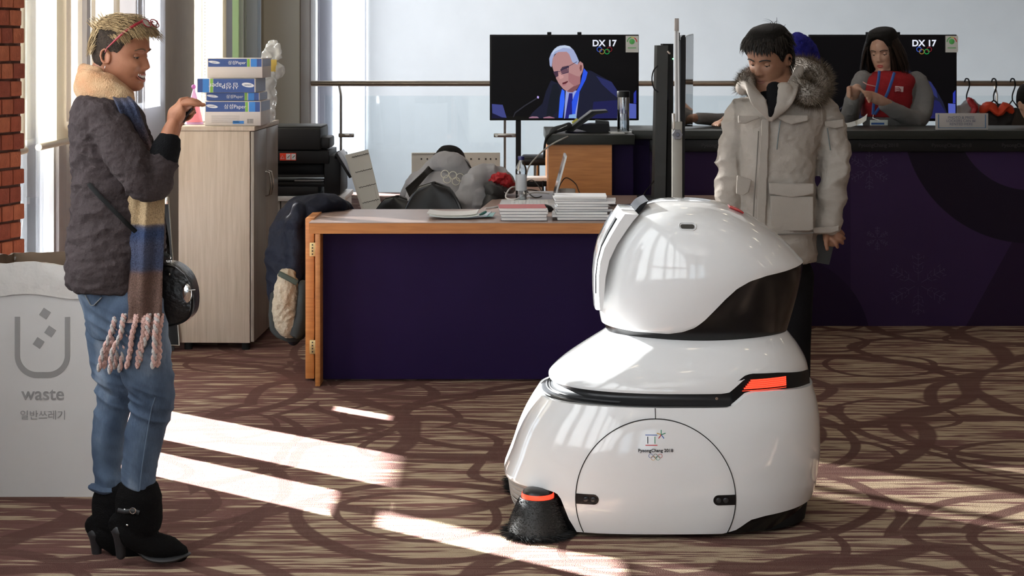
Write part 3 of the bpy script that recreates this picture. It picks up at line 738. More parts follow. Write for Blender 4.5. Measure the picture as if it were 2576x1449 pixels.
# ---- front desk
desk = thing('reception_desk', 'long low desk with orange wood edge and dark purple front, left of the robot', 'desk', (0, 8.6, 0))
zt = .784
top = [(-.972, 8.37), (1.15, 8.37), (1.15, 9.88), (.185, 9.88), (.185, 11.0), (0.03, 11.0), (-.165, 9.05), (-.93, 9.05), (-.93, 9.0), (-.972, 9.0)]
MB().prism([Vector((x, y, zt-.003)) for x, y in top], (0, 0, .003)).obj('desktop', M_desktop, desk, smooth=False)
MB().prism([Vector((x, y, zt-.053)) for x, y in top], (0, 0, .0495)).obj('edge_frame', M_beech, desk, smooth=False)
MB().box(-.942, -.918, 8.372, 9.0, 0, zt-.054, bev=.002).obj('end_panel', M_beech, desk)
MB().box(-.917, .455, 8.49, 8.51, .012, zt-.054).obj('front_panel', M_purple, desk, smooth=False)
MB().box(.458, 1.13, 8.49, 8.51, .012, zt-.054).obj('front_panel', M_purple, desk, smooth=False)
MB().box(1.132, 1.15, 8.40, 9.87, 0, zt-.054).obj('end_panel', M_beech, desk, smooth=False)
hp = MB().box(-1.004, -.962, 8.50, 8.98, .012, .792, bev=.002).obj('hinged_panel', M_beech, desk)
for py in (627, 872):
    z = PZ(py, 8.5); h_ = MB().box(-.982, -.945, 8.485, 8.4995, z-.034, z+.034, bev=.004).obj('hinge', mat('brass_hinge', (0.62, 0.50, 0.24), 0.35, metal=0.6), hp)
    for dz in (-.022, -.007, .008, .023): MB().lathe([(.004, 0), (.0035, .002)], (-.968, 8.4845, z+dz), 8, M=Matrix.Rotation(R(90), 3, 'X')).obj('screw', M_dk, hp)
# ---- tall cabinet
cab = thing('storage_cabinet', 'pale oak laminate cabinet with two grey doors, behind the blonde woman', 'cabinet', (-1.38, 9.35, 0))
rot = R(1.6); ca, sa = math.cos(rot), math.sin(rot)
def cb(x0, x1, y0, y1, z0, z1, name, m, par=cab, bev=.002):
    # local frame: origin front right corner, x to the right, y into depth
    return MB().obox(Vector((-1.38, 9.35, 0))+Matrix.Rotation(-rot, 3, 'Z') @ Vector(((x0+x1)/2, (y0+y1)/2, (z0+z1)/2)), (abs(x1-x0), abs(y1-y0), abs(z1-z0)), -rot, bev).obj(name, m, par)
cb(-.405, -.022, 0, .80, .04, 1.172, 'body', M_pale)
cb(-.405, 0.004, -.004, .81, 1.174, 1.198, 'top', M_pale)
for a, b in ((.006, .398), (.402, .797)):
    dd = cb(-.018, 0, a, b, .045, 1.170, 'door', M_dpale)
    yh = .398-.035 if a < .1 else .402+.035
    q = Matrix.Rotation(-rot, 3, 'Z'); o = Vector((-1.38, 9.35, 0))
    MB().tube([o+q @ Vector((x, yh, z)) for x, z in ((0, .93), (.022, .925), (.03, .88), (.03, .84), (.022, .80), (0, .795))], .005, 8).obj('handle', M_steel, dd)
for x in (-.36, -.05):
    for y in (.04, .74): MB().lathe([(.022, .0), (.022, .035), (.03, .04)], Vector((-1.38, 9.35, 0))+Matrix.Rotation(-rot, 3, 'Z') @ Vector((x, y, 0)), 14).obj('foot', M_blackm, cab)
struct(MB().box(XW, -1.0, 10.55, 10.62, 0, .07).obj('baseboard_left', mat('baseboard_beige', (0.55, 0.48, 0.40), 0.6), smooth=False))
# ---- leaning framed board behind the woman
bo = thing('framed_board', 'tall black panel with thin silver frame leaning behind the handbag', 'board', (PX(437, 9.1), 9.1, 0))
A, B = P(432, 868, 9.33), P(412, 497, 9.45); A.z = .028
w_, up = Vector((-.30, .05, 0)), (B-A)
C_, D_ = A+Vector((0.04, 0, 0)), B+Vector((0.026, 0, 0))
MB().prism([C_, C_+w_, D_+w_, D_], (0, .012, 0)).obj('panel', M_black, bo, smooth=False)
MB().tube([C_+Vector((0, -.004, .003)), D_+Vector((0, -.004, 0)), D_+w_+Vector((0, -.004, 0)), C_+w_+Vector((0, -.004, .003)), C_+Vector((0, -.004, .003))], .004, 8).obj('frame', M_steel, bo)
for k in (0.04, .26): MB().tube([Vector((C_.x-k, C_.y, .0141)), Vector((C_.x-k, C_.y+.014, .0141))], .014, 12).obj('caster', M_dk, bo)
MB().obox(D_+Vector((-.012, -.01, -.015)), (.025, .02, .04), None, .003).obj('clip', M_steel, bo)
# ---- waste paper bins, left foreground
bn = thing('waste_bin', 'white cardboard waste bin printed waste, left of the woman', 'bin', (PX(110, 6.33), 6.33, 0))
M_card = mat('white_card', (0.64, 0.61, 0.585), 0.6, var=0.02)
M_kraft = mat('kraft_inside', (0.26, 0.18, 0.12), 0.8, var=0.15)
bx0, bx1, by0, by1, bh_ = PX(-34, 6.33), PX(250, 6.33), 6.33, 6.66, .83
q = MB().box(bx0, bx1, by0, by0+.006, 0, bh_).box(bx0, bx1, by1-.006, by1, 0, bh_).box(bx0, bx0+.006, by0+.006, by1-.006, 0, bh_).box(bx1-.006, bx1, by0+.006, by1-.006, 0, bh_)
q.obj('body', M_card, bn, smooth=False)
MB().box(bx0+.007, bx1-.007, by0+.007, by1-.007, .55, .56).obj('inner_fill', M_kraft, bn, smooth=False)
# crumpled paper liner folded over the rim
lv, lf = [], []; per = [(bx0-.003, by0-.005), (bx1+.003, by0-.005), (bx1+.003, by1+.003), (bx0-.003, by1+.003)]
N_ = 160
def perim(u):
    u = u % 1*4; i = int(u); a, b = per[i], per[(i+1) % 4]; t = u-i; return a[0]+(b[0]-a[0])*t, a[1]+(b[1]-a[1])*t
cxm_, cym_ = (bx0+bx1)/2, (by0+by1)/2
prof = [(-1, .62), (-1, .72), (-1, .80), (-.95, .835), (-.3, .846), (.3, .844), (.6, .83), (.7, .80), (.7, .77), (.65, .745), (.5, .728)]
for k in range(N_):
    x, y = perim(k/N_); dx, dy = (x-cxm_), (y-cym_); l = math.hypot(dx, dy); dx, dy = dx/l, dy/l
    for i, (o, z) in enumerate(prof):
        nn = noise.noise(Vector((x*14, y*14, z*16)))*.009+noise.noise(Vector((x*40, y*40, z*45)))*.005
        inn = -0.014 if o < 0 else 0.006*o; nn = abs(nn) if o > 0 else nn
        zz = z+(noise.noise(Vector((x*6, y*6, 3)))*.022 if i > 2 else 0)
        lv.append((x+dx*(inn+nn*(1 if o > -.9 else 0.2)), y+dy*(inn+nn*(1 if o > -.9 else .2)), zz+nn*.5))
for k in range(N_):
    for i in range(len(prof)-1): k2 = (k+1) % N_; lf.append((k*len(prof)+i, k2*len(prof)+i, k2*len(prof)+i+1, k*len(prof)+i+1))
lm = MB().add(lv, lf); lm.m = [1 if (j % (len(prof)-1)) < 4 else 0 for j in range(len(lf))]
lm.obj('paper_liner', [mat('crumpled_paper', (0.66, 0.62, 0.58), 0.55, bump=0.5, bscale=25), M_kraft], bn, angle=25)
M_print = mat('grey_print', (0.30, 0.285, 0.275), 0.6)
YB = by0-.0015
def pr(pts): return [P(x, y, YB) for x, y in pts]
us = [(50, 797), (50, 895)]+[(50+50-50*math.cos(a), 895+50*math.sin(a)) for a in np.linspace(0, math.pi/2, 10)]+[(100, 945), (120, 945)]+[(118+50*math.sin(a), 895+50*math.cos(a)) for a in np.linspace(0, math.pi/2, 10)]+[(168, 797)]
outer = [(37, 797), (37, 895)]+[(37+56-56*math.cos(a), 895+56*math.sin(a)) for a in np.linspace(0, math.pi/2, 12)]+[(120, 951)]+[(120+56*math.sin(a), 895+56*math.cos(a)) for a in np.linspace(0, math.pi/2, 12)]+[(176, 797)]
inner = [(163, 798), (163, 893)]+[(120+43*math.cos(a), 893+43*math.sin(a)) for a in np.linspace(0, math.pi/2, 12)]+[(93, 936)]+[(93-43*math.sin(a), 893+43*math.cos(a)) for a in np.linspace(0, math.pi/2, 12)]+[(50, 797)]
MB().prism(pr(outer+inner), (0, .001, 0)).obj('bin_symbol', M_print, bn, smooth=False)
for cx_, cy_ in ((113, 789), (126, 834), (97, 863)):
    MB().prism(pr([(cx_-3, cy_-15), (cx_+15, cy_-3), (cx_+3, cy_+15), (cx_-15, cy_+3)]), (0, .001, 0)).obj('litter_symbol', M_print, bn, smooth=False)
text('lettering', 'waste', .066, P(108, 992, YB), M_print, bn, bold=.0008, ext=.0004)
text('lettering', '일반쓰레기', .0365, P(108, 1046, YB), M_print, bn, ext=.0004)
# ---- long reception counter
cn = thing('service_counter', 'long high counter with black top and dark purple snowflake front', 'counter', (1.9, 10.16, 0))
def counter_print():
    m, nt, b = nt_of('purple_counter_print'); N, L = nt.nodes, nt.links; setin(b, rough=.5, spec=.15)
    tc = N.new('ShaderNodeTexCoord'); sp = N.new('ShaderNodeSeparateXYZ'); L.new(tc.outputs['Object'], sp.inputs[0])
    def M_(op, a, c=None):
        q = N.new('ShaderNodeMath'); q.operation = op
        for i, x in enumerate((a, c)):
            if x is None: continue
            if isinstance(x, (int, float)): q.inputs[i].default_value = x
            else: L.new(x, q.inputs[i])
        return q.outputs[0]
    X = M_('ADD', sp.outputs[0], 1.9); Z = sp.outputs[2]
    cx_, cz_ = PX(2590, 10.16), PZ(292, 10.16)
    d = M_('SQRT', M_('ADD', M_('POWER', M_('SUBTRACT', X, cx_), 2), M_('POWER', M_('SUBTRACT', Z, cz_), 2)))
    ring = M_('MULTIPLY', M_('GREATER_THAN', d, 186/433), M_('LESS_THAN', d, 320/433))
    # slanted darker field at lower right, darker left panel, big arc on the left panel
    sl = M_('GREATER_THAN', M_('ADD', X, M_('MULTIPLY', Z, -.55)), PX(2540, 10.16)-.55*PZ(620, 10.16))
    lf_ = M_('LESS_THAN', X, PX(2140, 10.16))
    d2 = M_('SQRT', M_('ADD', M_('POWER', M_('SUBTRACT', X, PX(1960, 10.16)), 2), M_('POWER', M_('SUBTRACT', Z, PZ(870, 10.16)), 2)))
    arc = M_('LESS_THAN', d2, 230/433)
    def mix(f, a, c):
        q = N.new('ShaderNodeMix'); q.data_type = 'RGBA'; L.new(f, q.inputs[0])
        for i, x in ((6, a), (7, c)):
            if isinstance(x, tuple): q.inputs[i].default_value = (*x, 1)
            else: L.new(x, q.inputs[i])
        return q.outputs[2]
    c = mix(sl, (.036, .018, .062), (.022, .010, .032)); c = mix(lf_, c, (.024, .011, .045)); c = mix(arc, c, (.018, .008, .033)); c = mix(ring, c, (.012, .007, .018))
    L.new(c, b.inputs['Base Color']); return m
MB().box(.80, 3.9, 10.16, 10.19, .0, 1.03).obj('front_panel', counter_print(), cn, smooth=False)
MB().box(.80, 3.9, 10.12, 10.2, 1.015, 1.085, bev=.003).obj('fascia', mat('black_fascia', (.010, .010, .011), .4, spec=.2), cn)
MB().box(.70, 3.9, 10.10, 10.75, 1.088, 1.138, bev=.004).obj('top', mat('black_top', (.022, .024, .021), .4, spec=.25), cn)
MB().box(3.87, 3.9, 10.19, 10.7, 0, 1.08).obj('end_panel', M_purple, cn, smooth=False)
M_dim = mat('dim_lettering', (.03, .028, .033), .4)
for px in (1815, 2210, 2394, 2570): text('lettering', 'PyeongChang 2018', .030, Vector((PX(px, 10.12), 10.119, 1.052)), M_dim, cn, ext=.0004)
M_lav = mat('lavender_print', (.06, .036, .095), .5)
def flake(px, py, r):
    q = MB(); c = P(px, py, 10.158); s_ = r/433
    def seg_(a, r0, r1, w=.0028, off=0.0, aa=None):
        d = Vector((math.sin(a), 0, math.cos(a))); n = Vector((d.z, 0, -d.x))
        p0 = c+d*r0*s_+n*off*s_; e = d if aa is None else Vector((math.sin(a+aa), 0, math.cos(a+aa))); p1 = p0+e*(r1-r0)*s_; m_ = Vector((e.z, 0, -e.x))*w/2
        q.prism([p0-m_, p1-m_, p1+m_, p0+m_], (0, .0008, 0))
    for k in range(6):
        a = k*math.pi/3
        seg_(a, .12, .45); seg_(a, .55, 1.0)
        for r0, l in ((.35, .16), (.6, .2), (.8, .16)):
            for s2 in (-1, 1): seg_(a, r0, r0+l, aa=s2*1.0)
        for s2 in (-1, 1):
            seg_(a+s2*.26, .5, .62); seg_(a+s2*.2, .84, .95)
        seg_(a, .5, .56, off=-.06, aa=1.57); seg_(a, .95, 1.06, off=-.05, aa=1.57)
    return q.obj('snowflake_print', M_lav, cn, smooth=False)
flake(2187, 425, 52); flake(2207, 600, 30); flake(2310, 715, 78); flake(1755, 640, 40)
# short return of the counter
c2 = thing('counter_return', 'short wooden counter end with thick black top carrying the desk phone', 'counter', (.45, 9.95, 0))
MB().box(.196, .695, 9.90, 10.9, 1.068, 1.124, bev=.004).obj('top', MATS['black_top'], c2)
MB().box(.207, .567, 9.93, 10.85, 0.0, 1.066).obj('body', M_beech, c2, smooth=False)
MB().box(.569, .694, 10.02, 10.85, 0.0, 1.066).obj('side_panel', M_purple, c2, smooth=False)
MB().box(.697, .799, 10.165, 10.19, 0, 1.085).obj('infill_panel', M_purple, cn, smooth=False)
# ---- televisions
YT = 12.5
def E(n, r, g, b, k=1.0):
    nm = 'screen_'+n
    if nm in MATS: return MATS[nm]
    m, nt, bs = nt_of(nm); c = lin(r, g, b); bs.inputs['Base Color'].default_value = (0.005, 0.005, 0.005, 1); setin(bs, rough=.3, spec=.08)
    bs.inputs['Emission Color'].default_value = (*c, 1); bs.inputs['Emission Strength'].default_value = k; MATS[nm] = m; return m
def tv(x0, y0, x1, y1, label):
    t = thing('television', label, 'television', (PX((x0+x1)/2, YT), YT, 0))
    a, b = P(x0, y1, YT), P(x1, y0, YT)
    MB().box(a.x, b.x, YT, YT+.045, a.z, b.z, bev=.004).obj('casing', M_black, t)
    sc = MB().box(a.x+.012, b.x-.012, YT-.001, YT+.0, a.z+.03, b.z-.012).obj('screen', E('black', 8, 7, 9), t, smooth=False)
    k = 4.6
    lay = [0]
    def sh(pts, m, name='picture_shape'):
        lay[0] += 1; d = .0003*lay[0]
        pp = [P(x0+(cx-150)/k, y0+(cy-122)/k, YT)+Vector((0, -.001-d, 0)) for cx, cy in pts]
        MB().prism(pp, (0, .0002, 0)).obj(name, m, sc, smooth=False)
    sh([(175, 925), (300, 935), (345, 1085), (290, 1078), (180, 1030)], E('slate', 62, 68, 130))
    sh([(175, 1030), (290, 1078), (330, 1092), (175, 1092)], E('navy', 18, 18, 50))
    sh([(1760, 918), (1845, 925), (1845, 1092), (1765, 1092)], E('slate2', 80, 92, 175))
    sh([(1845, 765), (1815, 800), (1815, 918), (1845, 918)], E('blue', 40, 50, 150))
    sh([(600, 1092), (640, 1030), (760, 920), (800, 780), (860, 650), (930, 680), (1000, 750), (1060, 790), (1130, 780), (1200, 680), (1245, 530), (1320, 540), (1560, 670), (1620, 760), (1700, 900), (1770, 1092)], E('suit', 27, 29, 48))
    sh([(1330, 1092), (1350, 900), (1620, 880), (1660, 900), (1770, 1092)], E('suit2', 30, 31, 78))
    sh([(1380, 600), (1560, 670), (1620, 760), (1640, 860), (1560, 800), (1450, 700)], E('suit3', 40, 44, 92))
    sh([(880, 700), (930, 690), (960, 760), (940, 1000), (860, 1080), (800, 1092), (830, 900)], E('suit4', 22, 26, 36))
    sh([(1030, 770), (1190, 770), (1150, 1092), (1010, 1092)], E('shirt', 150, 160, 215))
    sh([(1068, 800), (1108, 800), (1110, 900), (1130, 1092), (1020, 1092), (1050, 900)], E('tie', 32, 34, 120))
    sh([(985, 752), (1015, 775), (1016, 900), (992, 1085), (945, 1085), (962, 850)], E('lanyard', 50, 100, 245))
    sh([(1238, 510), (1282, 560), (1262, 640), (1190, 780), (1145, 1000), (1135, 1088), (1105, 1088), (1100, 900), (1130, 820), (1200, 690)], E('lanyard2', 44, 84, 225))
    sh([(1070, 1050), (1140, 1040), (1155, 1088), (1062, 1088)], E('badge', 130, 170, 220))
    sh([(605, 1080), (640, 1068), (700, 1070), (720, 1088), (605, 1090)], E('hand', 150, 110, 130))
    sh([(770, 1080), (840, 1066), (900, 1085), (900, 1090), (770, 1090)], E('hand2', 150, 105, 125))
    sh([(870, 480), (880, 390), (940, 315), (1060, 320), (1110, 420), (1172, 460), (1195, 430), (1228, 455), (1236, 500), (1222, 555), (1200, 600), (1196, 690), (1160, 750), (1110, 790), (1060, 790), (1000, 750), (950, 690), (918, 630), (905, 580), (888, 540)], E('face', 176, 132, 132))
    sh([(1196, 690), (1150, 700), (1090, 740), (1040, 780), (1110, 792), (1160, 752)], E('jaw', 120, 78, 84))
    sh([(1060, 560), (1150, 600), (1196, 610), (1196, 690), (1130, 720), (1060, 660)], E('cheek', 160, 110, 114))
    sh([(1198, 470), (1218, 480), (1215, 530), (1200, 550), (1188, 510)], E('ear', 120, 72, 70))
    sh([(845, 480), (838, 400), (860, 340), (900, 285), (960, 250), (1020, 245), (1075, 258), (1120, 300), (1150, 355), (1182, 430), (1165, 470), (1105, 440), (1070, 350), (1040, 320), (945, 322), (900, 350), (878, 400), (868, 480), (862, 500)], E('hair', 158, 168, 205))
    sh([(930, 262), (1020, 245), (1075, 258), (1100, 285), (1000, 275), (900, 320), (870, 360), (880, 310)], E('hair2', 192, 205, 228))
    sh([(965, 530), (990, 495), (1060, 480), (1070, 500), (1000, 530), (975, 548)], E('brow', 70, 55, 70))
    sh([(885, 558), (940, 545), (945, 600), (915, 618)], E('eye', 70, 48, 66))
    sh([(970, 535), (1050, 510), (1058, 560), (1000, 578), (975, 565)], E('eye2', 104, 74, 88))
    for (p, q_) in (((945, 550), (968, 545)), ((885, 555), (945, 545)), ((970, 540), (1060, 490)), ((1060, 490), (1160, 435)), ((975, 580), (1060, 560)), ((1060, 490), (1060, 560))):
        d = Vector((q_[0]-p[0], q_[1]-p[1])); n = Vector((-d.y, d.x)).normalized()*3; sh([(p[0]+n.x, p[1]+n.y), (q_[0]+n.x, q_[1]+n.y), (q_[0]-n.x, q_[1]-n.y), (p[0]-n.x, p[1]-n.y)], E('rim', 30, 26, 60))
    sh([(945, 570), (965, 575), (1005, 600), (1000, 625), (960, 640), (945, 610)], E('nose', 196, 148, 146))
    sh([(990, 680), (1050, 658), (1056, 668), (1030, 690), (992, 700)], E('mouth', 88, 34, 44))
    sh([(985, 706), (1040, 694), (1030, 708), (995, 716)], E('lip', 170, 108, 116))
    sh([(700, 832), (720, 838), (716, 862), (696, 856)], E('mic', 190, 170, 240))
    sh([(696, 850), (706, 860), (560, 950), (450, 1030), (425, 1080), (418, 1076), (440, 1020), (550, 940)], E('micarm', 44, 44, 52))
    tx = P(x0+(1475-150)/k, y0+(225-122)/k, YT); text('picture_text', 'DX 17', .063, tx+Vector((0, -.018, 0)), E('white', 225, 228, 240, 1.1), sc, bold=.0014)
    for i, (dx, dy, c) in enumerate(((-58, -12, ('r1', 60, 90, 190)), (60, -12, ('r2', 120, 30, 40)), (-27, 14, ('r3', 150, 120, 60)), (30, 14, ('r4', 40, 160, 80)))):
        MB().torus(P(x0+(1475-150+dx)/k, y0+(305-122+dy)/k, YT)+Vector((0, -.018-.001*i, 0)), .0165, .0022, Matrix.Rotation(R(90), 3, 'X'), 24, 4).obj('picture_ring', E(*c), sc)
    ls = P(x0+(1794-150)/k, y0+(232-122)/k, YT)
    lb_ = MB().obox(ls+Vector((0, -.020, 0)), (.090, .002, .118), None).obj('energy_label', mat('paper_white', (.72, .73, .70), .5), t, smooth=False)
    for a0, a1, c in ((100, 180, ('lg', .1, .5, .12)), (60, 100, ('ly', .8, .7, .1)), (0, 60, ('lr', .7, .05, .04))):
        q = MB(); v = []
        for i in range(9):
            an = R(a0+(a1-a0)*i/8)
            for r_ in (.030, .037): v.append(ls+Vector((r_*math.cos(an), -.0215, .015+r_*math.sin(an))))
        q.add(v, [(2*i, 2*i+2, 2*i+3, 2*i+1) for i in range(8)]).obj('label_arc', mat(c[0], c[1:], .5), lb_, smooth=False)
    MB().lathe([(.02, 0), (.018, .001)], ls+Vector((0, -.0215, .018)), 14, M=Matrix.Rotation(R(90), 3, 'X')).obj('label_dot', MATS['lg'], lb_)
    MB().obox(ls+Vector((0, -.0215, -.027)), (.06, .001, .006)).obj('label_bar', MATS['lg'], lb_, smooth=False)
    for px in (1382, 1458):
        MB().obox(P(x0+px-1232, y0-3, YT)+Vector((0, .03, 0)), (.03, .02, .02), None, .003).obj('bracket', M_black, t)
    xs_ = PX(x0+72, YT) if x0 < 2000 else PX((x0+x1)/2, YT)
    MB().box(xs_-.019, xs_+.019, YT+.05, YT+.09, .02, b.z-.1).obj('pole', M_black, t, smooth=False)
    MB().obox((PX((x0+x1)/2, YT), YT+.06, (a.z+b.z)/2), (.6, .03, .3)).obj('mount', M_black, t, smooth=False)
    MB().box(xs_-.25, xs_+.25, YT-.15, YT+.35, 0, .02, bev=.004).obj('base', M_black, t)
    return t
tv(1232, 87, 1607, 303, 'black television showing a grey-haired man in a suit, left of the dark stand')
tv(2035, 87, 2407, 305, 'black television behind the receptionist in the red vest')
# ================================================================== people
def skinmat(name, c, c2):
    m, nt, b = nt_of(name); N, L = nt.nodes, nt.links; setin(b, rough=.5, spec=.35, sss=.12); b.inputs['Subsurface Radius'].default_value = (.012, .005, .003)
    tc = N.new('ShaderNodeTexCoord'); n = N.new('ShaderNodeTexNoise'); n.inputs['Scale'].default_value = 22; n.inputs['Detail'].default_value = 5; L.new(tc.outputs['Object'], n.inputs['Vector'])
    r = N.new('ShaderNodeValToRGB'); r.color_ramp.elements[0].position = .35; r.color_ramp.elements[1].position = .7; r.color_ramp.elements[0].color = (*c2, 1); r.color_ramp.elements[1].color = (*c, 1)
    L.new(n.outputs['Fac'], r.inputs[0]); L.new(r.outputs[0], b.inputs['Base Color'])
    n2 = N.new('ShaderNodeTexNoise'); n2.inputs['Scale'].default_value = 220; L.new(tc.outputs['Object'], n2.inputs['Vector'])
    bp = N.new('ShaderNodeBump'); bp.inputs['Strength'].default_value = .15; bp.inputs['Distance'].default_value = .002; L.new(n2.outputs['Fac'], bp.inputs['Height']); L.new(bp.outputs[0], b.inputs['Normal'])
    return m
def g1(x, s): return math.exp(-(x/s)**2)
def head_geo(smile=0.0, w=1.0, rows=None, nose=1.0):
    """local head: +X forward, +Z up, origin between the ears at eye height"""
    rows = rows or [(.118, -.03, .02, .02), (.112, -.06, .045, .046), (.097, -.082, .066, .062), (.07, -.097, .082, .073), (.04, -.101, .088, .077), (.01, -.100, .087, .077), (-.02, -.092, .085, .0745), (-.045, -.078, .083, .071), (-.068, -.052, .083, .065), (-.088, -.025, .083, .056), (-.103, -.004, .081, .045), (-.113, .012, .074, .031), (-.118, .03, .06, .014)]
    q = spline([(a, b, c, d*w) for a, b, c, d in rows], 8); seg = 96; v, f = [], []
    for z, xb, xf, hw in q:
        xm = -.004
        for k in range(seg):
            a = 2*math.pi*k/seg; c, s = math.cos(a), math.sin(a); n = 2.25 if c > 0 else 2.05
            e = (xf-xm) if c > 0 else (xm-xb)
            x = xm+e*math.copysign(abs(c)**(2/n), c); y = hw*math.copysign(abs(s)**(2/n), s)
            if c > 0.1:
                ay = abs(y)
                d = 0
                t = np.interp(z, [-.050, -.044, -.034, -.015, .006, .02], [0, .55, 1, .62, .18, 0])
                d += .024*nose*t*g1(y, .0085+.004*t)
                d += .007*nose*g1(ay-.012, .006)*g1(z+.038, .007)
                d -= .013*g1(ay-.032, .017)*g1(z-.001, .012)
                d += .005*g1(z-.022, .008)*g1(ay-.028, .022)
                d -= .004*g1(y, .010)*g1(z-.006, .010)
                d += (.004+.006*smile)*g1(ay-.044, .016)*g1(z+.030, .016)
                d += .0060*g1(y, .022+.008*smile)*(g1(z+.062-.003*smile, .0042)+1.0*g1(z+.075+.005*smile, .005))
                d -= (.007+.004*smile)*g1(y, .026+.006*smile)*g1(z+.0685, .0032+.0045*smile)
                d -= .004*g1(y, .02)*g1(z+.085, .006)
                d += .006*g1(y, .018)*g1(z+.100, .011)
                d -= .003*smile*g1(ay-.036, .005)*g1(z+.058, .014)
                x += d*min(1, (c-.1)*3)
            v.append((x, y, z))
    m = len(q)
    for i in range(m-1):
        for k in range(seg): k2 = (k+1) % seg; f.append((i*seg+k, i*seg+k2, (i+1)*seg+k2, (i+1)*seg+k))
    f.append(tuple(range(seg))); f.append(tuple((m-1)*seg+k for k in range(seg))[::-1])
    mb = MB().add(v, f)
    for s in (-1, 1):   # ears: rim, bowl and lobe
        Mr = Matrix.Rotation(R(18)*s, 3, 'Z') @ Matrix.Rotation(R(-8), 3, 'Y')
        mb.ell((-.012, s*.078*w, -.010), (.014, .005, .024), Mr)
        pts = [(.004, .0, .010), (-.002, .004, .022), (-.013, .007, .027), (-.024, .008, .018), (-.027, .007, 0), (-.021, .005, -.018), (-.010, .003, -.028), (-.002, 0, -.026)]
        mb.tube([Vector((-.010+p[0]*.82, s*(.080*w+p[1]*.9), -.008+p[2]*.85)) for p in pts], .0045, 8, rnd=True)
    return mb
def orient(center, fwd, roll=0.0, sc=1.0):
    x = Vector(fwd).normalized(); y = Vector((0, 0, 1)).cross(x).normalized(); z = x.cross(y)
    M = Matrix((x, y, z)).transposed().to_4x4()
    return Matrix.Translation(Vector(center)) @ M @ Matrix.Rotation(roll, 4, 'X') @ Matrix.Scale(sc, 4)
M_eye = mat('eye_white', (.7, .68, .66), .2); M_iris = mat('iris_dark', (.03, .02, .015), .1); M_lash = mat('lash_dark', (.02, .015, .012), .6)
M_teeth = mat('teeth', (.80, .77, .70), .25)
def face_parts(M, par, skin, lipm, browm, closed=0.6, smile=0.0, brow=True):
    for s in (-1, 1):
        MB().ell(M @ Vector((.0635, s*.0315, .001)), [.0118*M.to_scale().x]*3, seg=16).obj('eye', M_eye, par)
        MB().ell(M @ Vector((.0718, s*.0322, -.003-.002*closed)), [.0046*M.to_scale().x]*3, seg=10).obj('iris', M_iris, par)
        # upper lid: a skin shell over the eyeball with a lash line
        lid = MB(); v = []
        for i in range(9):
            a = R(-75+150*i/8)
            for j in range(5):
                b = lerp(R(62), R(26-48*closed), j/4); r = .0134
                v.append(M @ Vector((.0635+r*math.cos(b)*math.cos(a), s*.0315+r*math.cos(b)*math.sin(a), .001+r*math.sin(b))))
        lid.add(v, [(i*5+j, (i+1)*5+j, (i+1)*5+j+1, i*5+j+1) for i in range(8) for j in range(4)]).obj('eyelid', skin, par)
        ls = [M @ Vector((.0635+.0140*math.cos(b)*math.cos(a), s*.0315+.0140*math.cos(b)*math.sin(a), .001+.0140*math.sin(b)-.0004)) for a, b in [(R(-85+170*i/8), R(26-48*closed)+R(10)*(1-abs(i-4)/4)) for i in range(9)]]
        MB().tube(ls, .0011, 6, rnd=True).obj('eyelashes', M_lash, par)
        if brow:
            bp = [M @ Vector(p) for p in ((.0905, s*.013, .020), (.0895, s*.025, .0245), (.084, s*.039, .025), (.073, s*.052, .019))]
            MB().tube(spline(bp, 4), [(.0013, .0030)]*13, 6, rnd=True).obj('eyebrow', browm, par)
    lw = .020+.007*smile; up_ = .006*smile
    for z, t in ((-.0625+.003*smile, .0028), (-.0745-.006*smile, .0034)):
        pts = [M @ Vector((.0885-.011*abs(u)**2-.003*smile*abs(u), u*lw, z*(1)+(up_+(-.0685-z)*.9)*abs(u)**2)) for u in np.linspace(-1, 1, 11)]
        MB().tube(pts, [(t*(1-.75*abs(u)**2)+.0004, (t*.9)*(1-.75*abs(u)**2)+.0004) for u in np.linspace(-1, 1, 11)], 8).obj('lip', lipm, par)
    if smile:
        for k in range(-4, 5):
            u = k/4.6; MB().obox(M @ Vector((.0860-.010*u*u, u*lw, -.0655+up_*u*u+.0005)), (.003, .0058, .0100-.004*u*u), M.to_3x3().normalized() @ Matrix.Rotation(-u*.45, 3, 'Z'), .001).obj('tooth', M_teeth, par)
def strands(M, n, root, direc, length, width, seed=1, seg=5, curl=0.0, lift=0.0, flat_=0.35):
    """tapered locks: root(i,rnd)->local point on scalp, direc(point)->local direction"""
    rnd = random.Random(seed); mb = MB()
    for i in range(n):
        p = Vector(root(rnd)); nrm = Vector((p.x, p.y, p.z*1.0)).normalized(); d = Vector(direc(p, rnd)).normalized()
        l = length(p, rnd) if callable(length) else length*rnd.uniform(.7, 1.2); w = width*rnd.uniform(.6, 1.3)
        pts = [p]; cur = p.copy(); dd = (d+nrm*lift).normalized()
        for k in range(seg):
            cur = cur+dd*l/seg; pts.append(cur.copy()); dd = (dd+d*.3-nrm*curl*.35+Vector((rnd.uniform(-.1, .1), rnd.uniform(-.1, .1), rnd.uniform(-.08, .05)))).normalized()
        rr = [(w*(1-(k/seg)**2*.9), w*flat_*(1-(k/seg)**2*.9)) for k in range(seg+1)]
        sd_ = nrm.cross(d); sd_ = sd_ if sd_.length > .05 else Vector((0, 1, 0))
        t = MB().tube(pts, rr, 5, side=sd_)
        mb.addmb(t, M)
    return mb
HR = [(.118, -.03, .02, .02), (.112, -.06, .045, .046), (.097, -.082, .066, .062), (.07, -.097, .082, .073), (.04, -.101, .088, .077), (.01, -.100, .087, .077), (-.02, -.092, .085, .0745), (-.045, -.078, .083, .071), (-.068, -.052, .083, .065), (-.088, -.025, .083, .056), (-.103, -.004, .081, .045), (-.118, .03, .06, .014)][::-1]
_hz = [r[0] for r in HR]
